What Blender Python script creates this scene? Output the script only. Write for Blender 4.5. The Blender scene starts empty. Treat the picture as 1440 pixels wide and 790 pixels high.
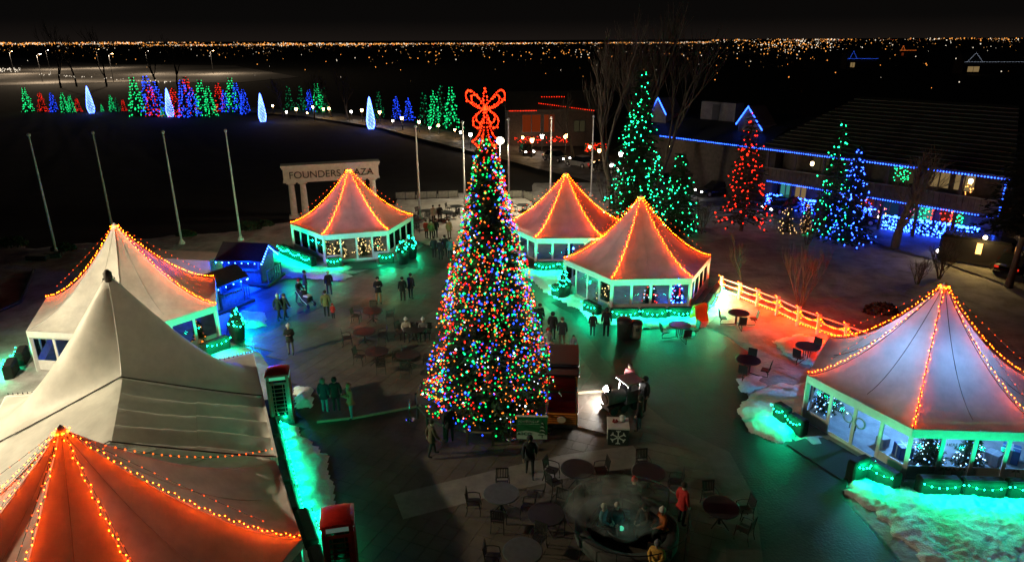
import bpy, bmesh, math, random
from mathutils import Vector, Matrix, noise

PI = math.pi
R_ = math.radians
SC = bpy.context.scene
COL = SC.collection
random.seed(11)

# ------------------------------------------------------------------ camera
CAM_H = 16.0
PITCH = math.atan(339 / 960)
ROLL = R_(-0.30)
cam_d = bpy.data.cameras.new('camera')
cam_d.sensor_width = 36.0
cam_d.lens = 24.0
cam_d.clip_start = 0.5
cam_d.clip_end = 30000.0
cam = bpy.data.objects.new('camera', cam_d)
COL.objects.link(cam)
cam.matrix_world = Matrix.Translation((0, 0, CAM_H)) @ Matrix.Rotation(PI / 2 - PITCH, 4, 'X') @ Matrix.Rotation(ROLL, 4, 'Z')
SC.camera = cam

# ------------------------------------------------------------------ night sky
world = bpy.data.worlds.new('World')
SC.world = world
world.use_nodes = True
wn, wl = world.node_tree.nodes, world.node_tree.links
wn.clear()
w_out = wn.new('ShaderNodeOutputWorld')
w_bg = wn.new('ShaderNodeBackground')
w_sky = wn.new('ShaderNodeTexSky')
w_sky.sky_type = 'NISHITA'
w_sky.sun_disc = False
w_sky.sun_elevation = R_(2.0)
w_sky.sun_rotation = R_(200)
w_bg.inputs['Strength'].default_value = 0.0004
wl.new(w_sky.outputs['Color'], w_bg.inputs['Color'])
# the glow of the city in the night air: brightest low over the horizon all round
w_tc = wn.new('ShaderNodeTexCoord')
w_sep = wn.new('ShaderNodeSeparateXYZ')
w_ramp = wn.new('ShaderNodeValToRGB')
wl.new(w_tc.outputs['Generated'], w_sep.inputs[0])
wl.new(w_sep.outputs['Z'], w_ramp.inputs['Fac'])
e = w_ramp.color_ramp.elements
e[0].position = 0.0; e[0].color = (0.012, 0.009, 0.0075, 1)
e[1].position = 0.16; e[1].color = (0.0006, 0.0010, 0.0014, 1)
m_ = w_ramp.color_ramp.elements.new(0.025); m_.color = (0.0034, 0.0032, 0.0032, 1)
w_bg2 = wn.new('ShaderNodeBackground')
w_bg2.inputs['Strength'].default_value = 1.0
wl.new(w_ramp.outputs['Color'], w_bg2.inputs['Color'])
w_add = wn.new('ShaderNodeAddShader')
wl.new(w_bg.outputs[0], w_add.inputs[0])
wl.new(w_bg2.outputs[0], w_add.inputs[1])
wl.new(w_add.outputs[0], w_out.inputs['Surface'])

# faint moonlight
sun_d = bpy.data.lights.new('moonlight', 'SUN')
sun_d.energy = 0.006
sun_d.angle = R_(0.5)
sun_d.color = (0.75, 0.85, 1.0)
sun = bpy.data.objects.new('moonlight', sun_d)
COL.objects.link(sun)
sun.rotation_euler = (R_(38), R_(-22), 0)

vs = SC.view_settings
vs.view_transform = 'Standard'
vs.look = 'None'
vs.exposure = -0.4
vs.gamma = 1.0
vs.use_curve_mapping = False
SC.render.engine = 'CYCLES'
cy = SC.cycles
cy.use_denoising = True
cy.max_bounces = 5
cy.diffuse_bounces = 2
cy.glossy_bounces = 2
cy.transmission_bounces = 4
cy.transparent_max_bounces = 12
cy.volume_bounces = 0
cy.sample_clamp_indirect = 3.0
cy.caustics_reflective = False
cy.caustics_refractive = False
cy.use_light_tree = True

# ------------------------------------------------------------------ helpers
def ray(x, y):
    u, v = (x - 720) / 960, (395 - y) / 960
    c, s = math.cos(ROLL), math.sin(ROLL)
    u, v = u * c - v * s, u * s + v * c
    return (u, math.cos(PITCH) + v * math.sin(PITCH), -math.sin(PITCH) + v * math.cos(PITCH))

def G(x, y, z=0.0):
    """the place on the level z seen there"""
    d = ray(x, y)
    t = (z - CAM_H) / d[2]
    return Vector((d[0] * t, d[1] * t, z))

def D(x, y, Y):
    d = ray(x, y)
    t = Y / d[1]
    return Vector((d[0] * t, Y, CAM_H + d[2] * t))

MATS = {}
def mat(name, color=(0.5, 0.5, 0.5), rough=0.6, var=0.25, scale=6.0, bump=0.0, bscale=None, metal=0.0,
        trans=0.0, spec=0.5, emit=None, strength=0.0, sampling=None, color2=None, coat=0.0):
    if name in MATS:
        return MATS[name]
    m = bpy.data.materials.new(name)
    m.use_nodes = True
    nt = m.node_tree
    N, L = nt.nodes, nt.links
    b = N['Principled BSDF']
    out = N['Material Output']
    b.inputs['Roughness'].default_value = rough
    b.inputs['Metallic'].default_value = metal
    b.inputs['Specular IOR Level'].default_value = spec
    if coat:
        b.inputs['Coat Weight'].default_value = coat
    c = (*color, 1)
    if var > 0:
        tc = N.new('ShaderNodeTexCoord')
        nz = N.new('ShaderNodeTexNoise')
        nz.inputs['Scale'].default_value = scale
        nz.inputs['Detail'].default_value = 6
        nz.inputs['Roughness'].default_value = 0.65
        L.new(tc.outputs['Object'], nz.inputs['Vector'])
        rp = N.new('ShaderNodeValToRGB')
        lo = color2 if color2 else tuple(k * (1 - var) for k in color)
        hi = color if color2 else tuple(min(1, k * (1 + var)) for k in color)
        rp.color_ramp.elements[0].position = 0.32
        rp.color_ramp.elements[1].position = 0.68
        rp.color_ramp.elements[0].color = (*lo, 1)
        rp.color_ramp.elements[1].color = (*hi, 1)
        L.new(nz.outputs['Fac'], rp.inputs['Fac'])
        L.new(rp.outputs['Color'], b.inputs['Base Color'])
        if bump:
            n2 = N.new('ShaderNodeTexNoise')
            n2.inputs['Scale'].default_value = bscale or scale * 4
            n2.inputs['Detail'].default_value = 5
            L.new(tc.outputs['Object'], n2.inputs['Vector'])
            bp = N.new('ShaderNodeBump')
            bp.inputs['Strength'].default_value = bump
            bp.inputs['Distance'].default_value = 0.05
            L.new(n2.outputs['Fac'], bp.inputs['Height'])
            L.new(bp.outputs['Normal'], b.inputs['Normal'])
    else:
        b.inputs['Base Color'].default_value = c
    if emit:
        b.inputs['Emission Color'].default_value = (*emit, 1)
        b.inputs['Emission Strength'].default_value = strength
    if trans:
        tl = N.new('ShaderNodeBsdfTranslucent')
        tl.inputs['Color'].default_value = c
        mx = N.new('ShaderNodeMixShader')
        mx.inputs[0].default_value = trans
        L.new(b.outputs[0], mx.inputs[1])
        L.new(tl.outputs[0], mx.inputs[2])
        L.new(mx.outputs[0], out.inputs['Surface'])
    if sampling:
        m.cycles.emission_sampling = sampling
    MATS[name] = m
    return m

def glow(name, color, strength, sampling='AUTO'):
    """a lit bulb"""
    if name in MATS:
        return MATS[name]
    m = bpy.data.materials.new(name)
    m.use_nodes = True
    N, L = m.node_tree.nodes, m.node_tree.links
    N.clear()
    o = N.new('ShaderNodeOutputMaterial')
    em = N.new('ShaderNodeEmission')
    em.inputs['Color'].default_value = (*color, 1)
    em.inputs['Strength'].default_value = strength
    L.new(em.outputs[0], o.inputs['Surface'])
    m.cycles.emission_sampling = sampling
    MATS[name] = m
    return m

def glass_mat(name, tint=(0.8, 0.9, 0.95), gloss=0.12):
    if name in MATS:
        return MATS[name]
    m = bpy.data.materials.new(name)
    m.use_nodes = True
    N, L = m.node_tree.nodes, m.node_tree.links
    N.clear()
    o = N.new('ShaderNodeOutputMaterial')
    t = N.new('ShaderNodeBsdfTransparent')
    t.inputs['Color'].default_value = (*tint, 1)
    g = N.new('ShaderNodeBsdfGlossy')
    g.inputs['Roughness'].default_value = 0.06
    mx = N.new('ShaderNodeMixShader')
    lw = N.new('ShaderNodeLayerWeight')
    lw.inputs['Blend'].default_value = gloss
    L.new(lw.outputs['Fresnel'], mx.inputs[0])
    L.new(t.outputs[0], mx.inputs[1])
    L.new(g.outputs[0], mx.inputs[2])
    L.new(mx.outputs[0], o.inputs['Surface'])
    MATS[name] = m
    return m

class MB:
    """collects shapes; build() links them as one mesh object"""
    def __init__(self):
        self.v, self.f, self.m = [], [], []
        self.mi = 0
    def add(self, vs, fs):
        o = len(self.v)
        self.v += [tuple(p) for p in vs]
        self.f += [tuple(i + o for i in f) for f in fs]
        self.m += [self.mi] * len(fs)
        return self
    def box(self, c, s, rz=0.0, M=None):
        x, y, z = s[0] / 2, s[1] / 2, s[2] / 2
        P = [Vector((i, j, k)) for k in (-z, z) for j in (-y, y) for i in (-x, x)]
        if M is not None:
            P = [M @ p for p in P]
        elif rz:
            mm = Matrix.Rotation(rz, 3, 'Z')
            P = [mm @ p for p in P]
        c = Vector(c)
        return self.add([p + c for p in P], [(0, 2, 3, 1), (4, 5, 7, 6), (0, 1, 5, 4), (2, 6, 7, 3), (0, 4, 6, 2), (1, 3, 7, 5)])
    def bevbox(self, c, s, b, rz=0.0):
        """box with chamfered top and side edges"""
        x, y, z = s[0] / 2, s[1] / 2, s[2] / 2
        def ring(k, w):
            X, Y = x - w, y - w
            return [(X - b, -Y, k), (X, -Y + b, k), (X, Y - b, k), (X - b, Y, k), (-X + b, Y, k), (-X, Y - b, k), (-X, -Y + b, k), (-X + b, -Y, k)]
        P = [Vector(p) for p in ring(-z, 0) + ring(z - b, 0) + ring(z, b * .8)]
        mm = Matrix.Rotation(rz, 3, 'Z')
        P = [mm @ p + Vector(c) for p in P]
        F = [tuple(range(7, -1, -1)), tuple(range(16, 24))]
        for a in (0, 8):
            for i in range(8):
                j = (i + 1) % 8
                F.append((a + i, a + j, a + 8 + j, a + 8 + i))
        return self.add(P, F)
    def cyl(self, p0, p1, r0, r1=None, n=8, caps=True):
        r1 = r0 if r1 is None else r1
        p0, p1 = Vector(p0), Vector(p1)
        d = p1 - p0
        if d.length < 1e-6:
            return self
        q = d.to_track_quat('Z', 'Y')
        P = []
        for p, r in ((p0, r0), (p1, r1)):
            for i in range(n):
                a = 2 * PI * i / n
                P.append(p + q @ Vector((math.cos(a) * r, math.sin(a) * r, 0)))
        F = [(i, (i + 1) % n, n + (i + 1) % n, n + i) for i in range(n)]
        if caps:
            F += [tuple(range(n - 1, -1, -1)), tuple(range(n, 2 * n))]
        return self.add(P, F)
    def tube(self, pts, r, n=5, r1=None):
        pts = [Vector(p) for p in pts]
        k = len(pts)
        P, F = [], []
        for i, p in enumerate(pts):
            d = pts[min(i + 1, k - 1)] - pts[max(i - 1, 0)]
            if d.length < 1e-7:
                d = Vector((0, 0, 1))
            q = d.to_track_quat('Z', 'Y')
            rr = r if r1 is None else r + (r1 - r) * i / max(1, k - 1)
            for j in range(n):
                a = 2 * PI * j / n
                P.append(p + q @ Vector((math.cos(a) * rr, math.sin(a) * rr, 0)))
        for i in range(k - 1):
            for j in range(n):
                F.append((i * n + j, i * n + (j + 1) % n, (i + 1) * n + (j + 1) % n, (i + 1) * n + j))
        F += [tuple(range(n - 1, -1, -1)), tuple((k - 1) * n + j for j in range(n))]
        return self.add(P, F)
    def lathe(self, prof, c=(0, 0, 0), n=12, cap=True):
        c = Vector(c)
        P, F = [], []
        for r, z in prof:
            for i in range(n):
                a = 2 * PI * i / n
                P.append(c + Vector((math.cos(a) * r, math.sin(a) * r, z)))
        for k in range(len(prof) - 1):
            for i in range(n):
                F.append((k * n + i, k * n + (i + 1) % n, (k + 1) * n + (i + 1) % n, (k + 1) * n + i))
        if cap:
            F += [tuple(range(n - 1, -1, -1)), tuple((len(prof) - 1) * n + i for i in range(n))]
        return self.add(P, F)
    def octa(self, p, r, sz=1.0):
        x, y, z = p
        h = r * sz
        return self.add([(x + r, y, z), (x - r, y, z), (x, y + r, z), (x, y - r, z), (x, y, z + h), (x, y, z - h)],
                        [(0, 2, 4), (2, 1, 4), (1, 3, 4), (3, 0, 4), (2, 0, 5), (1, 2, 5), (3, 1, 5), (0, 3, 5)])
    def ball(self, c, r, n=8, k=6, s=(1, 1, 1)):
        prof = [(math.sin(PI * i / k), -math.cos(PI * i / k)) for i in range(k + 1)]
        P, F = [], []
        for a, z in prof:
            for i in range(n):
                t = 2 * PI * i / n
                P.append((c[0] + math.cos(t) * a * r * s[0], c[1] + math.sin(t) * a * r * s[1], c[2] + z * r * s[2]))
        for q in range(k):
            for i in range(n):
                F.append((q * n + i, q * n + (i + 1) % n, (q + 1) * n + (i + 1) % n, (q + 1) * n + i))
        return self.add(P, F)
    def prism(self, poly, z0, z1):
        n = len(poly)
        P = [(x, y, z0) for x, y in poly] + [(x, y, z1) for x, y in poly]
        F = [tuple(range(n - 1, -1, -1)), tuple(range(n, 2 * n))]
        F += [(i, (i + 1) % n, n + (i + 1) % n, n + i) for i in range(n)]
        return self.add(P, F)
    def mesh(self, name, mats, smooth=False):
        me = bpy.data.meshes.new(name)
        me.from_pydata(self.v, [], self.f)
        for m in (mats if isinstance(mats, (list, tuple)) else [mats]):
            me.materials.append(m)
        if any(self.m):
            me.polygons.foreach_set('material_index', self.m)
        if smooth:
            me.polygons.foreach_set('use_smooth', [True] * len(me.polygons))
        me.update()
        return me
    def build(self, name, mats, parent=None, smooth=False):
        return link(name, self.mesh(name, mats, smooth), parent)

def link(name, data, parent=None):
    o = bpy.data.objects.new(name, data)
    COL.objects.link(o)
    if parent is not None:
        o.parent = parent
    return o

def tag(o, label=None, cat=None, group=None, kind=None):
    if label: o['label'] = label
    if cat: o['category'] = cat
    if group: o['group'] = group
    if kind: o['kind'] = kind
    return o

def thing(name, loc, label, cat, group=None, rz=0.0):
    o = bpy.data.objects.new(name, None)
    o.empty_display_size = 0.3
    COL.objects.link(o)
    o.location = loc
    o.rotation_euler = (0, 0, rz)
    return tag(o, label, cat, group)

def copy_tree(o, parent=None):
    c = o.copy()
    COL.objects.link(c)
    c.parent = parent
    for ch in list(o.children):
        copy_tree(ch, c)
    return c

def put(root, loc, rz=0.0, label=None, scale=None):
    root.location = loc
    root.rotation_euler = (0, 0, rz)
    if scale:
        root.scale = (scale,) * 3 if not isinstance(scale, tuple) else scale
    if label:
        root['label'] = label
    return root

# bulb colours
B_ORANGE = glow('bulb orange red', (1.0, 0.06, 0.0015), 200)
B_ORANGE2 = glow('bulb small orange', (1.0, 0.07, 0.004), 9)
B_GREEN = glow('bulb green', (0.01, 1.0, 0.45), 30)
B_GREEN_A = glow('bulb strong green', (0.01, 1.0, 0.45), 30)
B_BLUE = glow('bulb blue', (0.012, 0.055, 1.0), 380)
B_RED = glow('bulb red', (1.0, 0.03, 0.012), 9)
B_WARM = glow('bulb warm white', (1.0, 0.55, 0.2), 10)
T_RED = glow('tree bulb red', (1.0, 0.012, 0.005), 5)
T_GREEN = glow('tree bulb green', (0.003, 1.0, 0.15), 3.2)
T_BLUE = glow('tree bulb blue', (0.012, 0.055, 1.0), 8)
T_AMBER = glow('tree bulb amber', (1.0, 0.21, 0.02), 4.2)
T_WHITE = glow('tree bulb white', (0.8, 0.95, 1.0), 4)
WIRE = mat('black light wire', (0.012, 0.014, 0.012), 0.6, 0)

def bulbs(name, pts, r, m, parent, kind=True, vary=(0.85, 1.15)):
    b = MB()
    for p in pts:
        b.octa(p, r * random.uniform(*vary), 1.15)
    o = b.build(name, m, parent)
    if kind:
        o['kind'] = 'stuff'
    return o

def along(a, b, n, sag=0.0):
    a, b = Vector(a), Vector(b)
    out = []
    for i in range(n):
        t = i / max(1, n - 1)
        p = a.lerp(b, t)
        p.z -= sag * 4 * t * (1 - t)
        out.append(p)
    return out
# ================================================================== SETTING
def struct(o, kind='structure'):
    o['kind'] = kind
    return o

def inside(x, y, poly):
    c = False
    j = len(poly) - 1
    for i in range(len(poly)):
        xi, yi = poly[i]; xj, yj = poly[j]
        if (yi > y) != (yj > y) and x < (xj - xi) * (y - yi) / (yj - yi) + xi:
            c = not c
        j = i
    return c

def edge_dist(x, y, poly):
    best = 1e9
    for i in range(len(poly)):
        ax, ay = poly[i]; bx, by = poly[(i + 1) % len(poly)]
        dx, dy = bx - ax, by - ay
        t = max(0, min(1, ((x - ax) * dx + (y - ay) * dy) / (dx * dx + dy * dy + 1e-9)))
        best = min(best, math.hypot(x - ax - dx * t, y - ay - dy * t))
    return best

M_GROUND = mat('dark frozen grass', (0.010, 0.011, 0.010), 0.95, 0.5, 0.4, 0.4, 6)
M_SNOW = mat('trodden snow', (0.52, 0.52, 0.52), 0.75, 0.5, 0.7, 0.9, 5, color2=(0.22, 0.21, 0.20))
M_SNOWBANK = mat('crusted snow bank', (0.86, 0.88, 0.90), 0.65, 0.3, 7.0, 1.0, 24, color2=(0.66, 0.67, 0.66))
M_ASPHALT = mat('snowy asphalt', (0.30, 0.29, 0.28), 0.7, 0.6, 0.5, 0.5, 5, color2=(0.06, 0.058, 0.055))
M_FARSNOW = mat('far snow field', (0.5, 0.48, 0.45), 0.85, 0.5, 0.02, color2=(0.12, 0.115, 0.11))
M_CONC = mat('pale concrete band', (0.19, 0.175, 0.155), 0.55, 0.25, 1.5, 0.2, 14)

g = MB()
g.add([(-16000, -300, -0.3), (16000, -300, -0.3), (16000, 20000, -0.3), (-16000, 20000, -0.3)], [(0, 1, 2, 3)])
struct(g.build('ground', M_GROUND))

PLAZA = [tuple(G(x, y).xy) for x, y in ((478, 1000), (440, 720), (412, 620), (388, 530), (366, 496), (316, 478), (322, 446), (345, 415), (398, 392), (500, 384), (560, 366), (596, 345),
          (570, 318), (548, 290), (640, 285), (735, 282), (752, 300), (716, 330), (722, 375), (765, 392), (800, 425), (830, 447), (905, 455), (985, 458), (1020, 470), (1060, 500),
          (1045, 545), (1075, 590), (1120, 620), (1195, 668), (1185, 700), (1225, 745), (1270, 800), (1330, 1000))]

# paving slabs
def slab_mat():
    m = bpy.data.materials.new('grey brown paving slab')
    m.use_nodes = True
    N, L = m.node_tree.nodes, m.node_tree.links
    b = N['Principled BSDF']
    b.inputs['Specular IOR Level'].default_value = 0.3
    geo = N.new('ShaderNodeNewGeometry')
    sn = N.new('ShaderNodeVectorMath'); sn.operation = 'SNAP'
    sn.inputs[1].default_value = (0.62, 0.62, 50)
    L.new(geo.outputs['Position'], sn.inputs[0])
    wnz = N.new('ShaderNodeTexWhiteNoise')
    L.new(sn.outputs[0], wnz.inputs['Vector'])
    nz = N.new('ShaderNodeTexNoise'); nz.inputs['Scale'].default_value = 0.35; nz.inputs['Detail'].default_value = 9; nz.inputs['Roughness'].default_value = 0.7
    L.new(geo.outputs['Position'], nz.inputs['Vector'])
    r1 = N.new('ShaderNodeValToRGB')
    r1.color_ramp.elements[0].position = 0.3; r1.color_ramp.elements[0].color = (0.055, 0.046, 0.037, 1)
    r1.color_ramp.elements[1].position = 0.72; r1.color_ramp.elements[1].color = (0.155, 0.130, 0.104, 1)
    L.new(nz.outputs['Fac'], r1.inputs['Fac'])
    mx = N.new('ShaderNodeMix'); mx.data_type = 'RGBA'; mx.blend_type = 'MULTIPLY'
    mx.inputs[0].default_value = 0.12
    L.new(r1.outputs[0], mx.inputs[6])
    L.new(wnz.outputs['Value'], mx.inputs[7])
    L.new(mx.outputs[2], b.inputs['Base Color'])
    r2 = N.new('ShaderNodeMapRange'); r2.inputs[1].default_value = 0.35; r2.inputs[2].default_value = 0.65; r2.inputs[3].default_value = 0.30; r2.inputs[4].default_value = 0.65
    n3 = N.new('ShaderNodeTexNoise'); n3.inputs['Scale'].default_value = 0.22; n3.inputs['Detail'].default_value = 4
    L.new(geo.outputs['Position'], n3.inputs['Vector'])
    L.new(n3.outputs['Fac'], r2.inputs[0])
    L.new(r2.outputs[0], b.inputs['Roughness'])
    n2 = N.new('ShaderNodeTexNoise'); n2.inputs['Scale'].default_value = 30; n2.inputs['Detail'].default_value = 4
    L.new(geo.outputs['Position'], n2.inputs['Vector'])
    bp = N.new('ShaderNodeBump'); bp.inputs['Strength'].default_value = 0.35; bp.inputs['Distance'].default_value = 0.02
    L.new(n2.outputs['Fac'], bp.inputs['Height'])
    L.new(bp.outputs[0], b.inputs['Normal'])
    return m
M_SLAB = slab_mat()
M_JOINT = mat('sandy joint bed', (0.06, 0.053, 0.045), 0.9, 0.3, 3)
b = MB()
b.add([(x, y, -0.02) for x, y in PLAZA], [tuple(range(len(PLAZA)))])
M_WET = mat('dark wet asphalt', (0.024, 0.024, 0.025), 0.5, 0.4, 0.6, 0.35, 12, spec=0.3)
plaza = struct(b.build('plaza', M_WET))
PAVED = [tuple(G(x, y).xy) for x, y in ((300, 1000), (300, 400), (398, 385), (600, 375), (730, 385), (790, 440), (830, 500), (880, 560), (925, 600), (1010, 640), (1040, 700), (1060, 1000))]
S = 0.62
SLAB_ROT = R_(-24)
ca, sa = math.cos(SLAB_ROT), math.sin(SLAB_ROT)
def slab_shape(mb, cx, cy, dz):
    h = S / 2 - 0.005
    z0, z1, c = -0.019, 0.0 + dz, 0.004
    P = []
    for k, w in ((z0, 0), (z1 - 0.004, 0), (z1, c)):
        for sx, sy in ((-1, -1), (1, -1), (1, 1), (-1, 1)):
            x, y = sx * (h - w), sy * (h - w)
            P.append((cx + x * ca - y * sa, cy + x * sa + y * ca, k))
    mb.add(P, [(8, 9, 10, 11)] + [(a + i, a + (i + 1) % 4, a + 4 + (i + 1) % 4, a + 4 + i) for a in (0, 4) for i in range(4)])
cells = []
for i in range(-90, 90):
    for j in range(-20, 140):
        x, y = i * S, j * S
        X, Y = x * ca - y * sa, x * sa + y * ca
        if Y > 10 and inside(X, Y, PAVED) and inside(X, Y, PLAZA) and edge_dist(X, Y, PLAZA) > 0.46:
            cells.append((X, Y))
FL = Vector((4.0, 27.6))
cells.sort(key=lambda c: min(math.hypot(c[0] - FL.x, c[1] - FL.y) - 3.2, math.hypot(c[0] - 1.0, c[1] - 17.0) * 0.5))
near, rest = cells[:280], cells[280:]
protos = []
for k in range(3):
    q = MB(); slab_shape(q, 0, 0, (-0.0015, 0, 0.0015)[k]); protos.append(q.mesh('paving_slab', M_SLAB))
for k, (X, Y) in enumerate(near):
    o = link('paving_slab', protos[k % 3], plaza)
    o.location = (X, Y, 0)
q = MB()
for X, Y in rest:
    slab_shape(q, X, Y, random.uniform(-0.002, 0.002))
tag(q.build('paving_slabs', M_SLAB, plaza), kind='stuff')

# pale concrete band across the plaza
def strip(name, pts, w, z, m):
    pts = [Vector((p[0], p[1], 0)) for p in pts]
    P, F = [], []
    for i, p in enumerate(pts):
        d = (pts[min(i + 1, len(pts) - 1)] - pts[max(i - 1, 0)]).normalized()
        n = Vector((-d.y, d.x, 0)) * (w[i] if isinstance(w, (list, tuple)) else w) / 2
        P += [(p.x + n.x, p.y + n.y, z), (p.x - n.x, p.y - n.y, z)]
    for i in range(len(pts) - 1):
        F.append((2 * i, 2 * i + 1, 2 * i + 3, 2 * i + 2))
    b = MB().add(P, F)
    return b.build(name, m)
struct(strip('paving_border', [G(x, y) for x, y in ((742, 392), (790, 440), (830, 500), (880, 560), (925, 600), (1010, 640), (1040, 700), (1056, 900))], 1.15, 0.006, mat('dark paving border', (0.06, 0.054, 0.047), 0.6, 0.3, 2, 0.2, 14)))
struct(strip('concrete_band', [G(560, 712), G(640, 692), G(720, 672), G(800, 654), G(900, 640)], 1.5, 0.008, M_CONC))

# snow all round the plaza
X0, X1, Y0, Y1, ST = -50, 56, 8, 80, 0.45
nx, ny = int((X1 - X0) / ST), int((Y1 - Y0) / ST)
P, F = [], []
SE = [G(x_, y_) for x_, y_ in ((-80, 350), (0, 346), (100, 342), (280, 332), (400, 314), (540, 288), (640, 276), (750, 270))]
def SNOW_EDGE(x):
    if x <= SE[0].x: return SE[0].y
    for p, q in zip(SE, SE[1:]):
        if p.x <= x <= q.x: return p.y + (q.y - p.y) * (x - p.x) / (q.x - p.x)
    return 1e3
FENCE_A, FENCE_B = G(1016, 414), G(1215, 485)
for j in range(ny + 1):
    for i in range(nx + 1):
        x, y = X0 + i * ST, Y0 + j * ST
        d = edge_dist(x, y, PLAZA)
        if inside(x, y, PLAZA):
            d = -d
        n = noise.fractal(Vector((x * 0.16, y * 0.16, 3)), 0.9, 2.0, 5)
        n2 = noise.fractal(Vector((x * 0.9, y * 0.9, 8)), 0.8, 2.0, 3)
        t = max(0, min(1, (d + 0.05 + 0.25 * n2) / 0.7))
        z = -0.12 + t * (0.15 + 0.10 * n + 0.035 * n2)
        # a ploughed bank along the rail fence
        ax, ay = FENCE_A.x, FENCE_A.y; bx, by = FENCE_B.x, FENCE_B.y
        dx, dy = bx - ax, by - ay
        tt = max(-0.05, min(1.05, ((x - ax) * dx + (y - ay) * dy) / (dx * dx + dy * dy)))
        df = math.hypot(x - ax - dx * tt, y - ay - dy * tt)
        if df < 1.6:
            z += 0.30 * (1 - df / 1.6) ** 1.2 * (1 + 0.8 * n2)
        bnd = SNOW_EDGE(x) + 1.2 * n
        if y > bnd: z -= 0.6 * min(1, (y - bnd) / 1.5)
        P.append((x, y, z if t > 0 or df < 1.6 else -0.2))
for j in range(ny):
    for i in range(nx):
        a = j * (nx + 1) + i
        F.append((a, a + 1, a + nx + 2, a + nx + 1))
b = MB().add(P, F)
snow = struct(b.build('snow_ground', M_SNOW, smooth=True))

# low piles of crusted snow
def snow_pile(name, poly, h, label, step=0.16, seed=0, mt=None, edge=0.55):
    xs = [p[0] for p in poly]; ys = [p[1] for p in poly]
    x0, y0 = min(xs), min(ys)
    nx, ny = int((max(xs) - x0) / step) + 2, int((max(ys) - y0) / step) + 2
    P, F, ok = [], [], []
    for j in range(ny):
        for i in range(nx):
            x, y = x0 + i * step, y0 + j * step
            d = edge_dist(x, y, poly)
            if not inside(x, y, poly):
                d = -d
            n2 = noise.fractal(Vector((x * 1.7, y * 1.7, seed)), 0.7, 2.1, 5)
            n1 = noise.fractal(Vector((x * 0.5, y * 0.5, seed + 9)), 0.9, 2.1, 3)
            d += 0.18 * n2
            t = max(0, min(1, d / edge))
            n3 = noise.fractal(Vector((x * 6.0, y * 6.0, seed + 4)), 0.6, 2.1, 3)
            ck = max(0.0, noise.noise(Vector((x * 7, y * 7, seed + 30)))) ** 1.5
            z = -0.1 + (h * (t ** 0.6) * (1 + 0.30 * n1) + t * (0.045 * n2 + 0.040 * n3 + 0.07 * ck) + (0.1 if t > 0 else 0))
            P.append((x, y, z)); ok.append(d > -step)
    for j in range(ny - 1):
        for i in range(nx - 1):
            a = j * nx + i
            q = (a, a + 1, a + nx + 1, a + nx)
            if any(ok[k] for k in q):
                F.append(q)
    o = MB().add(P, F).build(name, mt or M_SNOWBANK, smooth=True)
    return tag(o, label, 'snow bank')
PX = lambda *pp: [tuple(G(x, y).xy) for x, y in pp]
snow_pile('snow_bank', PX((1186, 690), (1215, 672), (1300, 690), (1460, 690), (1500, 840), (1330, 830), (1280, 770), (1230, 722)), 0.16, 'crusted snow bank in front of the right-hand tent, lit green', 0.075, 3)
snow_pile('snow_bank', PX((1034, 575), (1056, 552), (1095, 540), (1132, 540), (1142, 588), (1106, 626), (1080, 618), (1052, 604)), 0.2, 'small heap of green-lit snow left of the right-hand tent doors', 0.13, 5)
snow_pile('snow_bank', PX((386, 552), (402, 590), (430, 615), (462, 640), (470, 700), (480, 760), (470, 830), (430, 800), (408, 690), (392, 620)), 0.20, 'long green-lit snow heap beside the marquee eave', 0.12, 7)
snow_pile('snow_bank', PX((414, 545), (440, 545), (440, 572), (416, 575)), 0.35, 'small snow lump right of the farther phone box', 0.12, 8)
snow_pile('snow_bank', PX((340, 438), (372, 440), (376, 458), (345, 462), (332, 450)), 0.25, 'green-lit snow mound beyond the marquee corner planters', 0.14, 9)
snow_pile('snow_bank', PX((730, 378), (800, 378), (842, 402), (835, 440), (800, 432), (762, 408)), 0.2, 'green-lit snow between the two middle tents', 0.16, 12)
snow_pile('snow_bank', PX((808, 428), (850, 440), (905, 448), (960, 446), (1005, 430), (1012, 420), (1020, 440), (985, 462), (905, 462), (830, 452)), 0.22, 'green-lit snow strip along the planters of the nearer middle tent', 0.16, 13)
snow_pile('snow_bank', PX((395, 362), (440, 378), (500, 388), (480, 395), (400, 388), (380, 370)), 0.2, 'snow slope in front of the tent by the arch, lit green and blue', 0.2, 15)
snow_pile('snow_bank', PX((1035, 530), (1075, 528), (1080, 548), (1040, 552)), 0.10, 'thin icy snow patch under the dark picnic table', 0.16, 16)
snow_pile('snow_bank', PX((1085, 480), (1120, 468), (1165, 478), (1180, 500), (1150, 520), (1110, 505)), 0.14, 'ploughed snow at the lower end of the rail fence', 0.16, 18)

# road and lit path beyond the plaza
ROAD = [G(x, y) for x, y in ((200, 150), (330, 154), (450, 162), (560, 178), (650, 200), (720, 216), (800, 236), (900, 258), (1010, 276), (1120, 298), (1240, 326), (1380, 362), (1560, 420))]
struct(strip('road', [(p.x, p.y) for p in ROAD], 8.5, 0.16, M_ASPHALT))
struct(strip('kerb', [(p.x - 2.4, p.y - 4.2) for p in ROAD[3:11]], 0.3, 0.24, M_CONC))
terr = [tuple(G(x, y).xy) for x, y in ((545, 322), (560, 276), (640, 272), (745, 270), (760, 290), (720, 330), (650, 345), (600, 345))]
b = MB(); b.add([(x, y, 0.03) for x, y in terr], [tuple(range(len(terr)))])
struct(b.build('terrace', mat('snow dusted concrete', (0.50, 0.49, 0.45), 0.7, 0.5, 0.9, 0.4, 8, color2=(0.26, 0.25, 0.23))))
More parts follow.
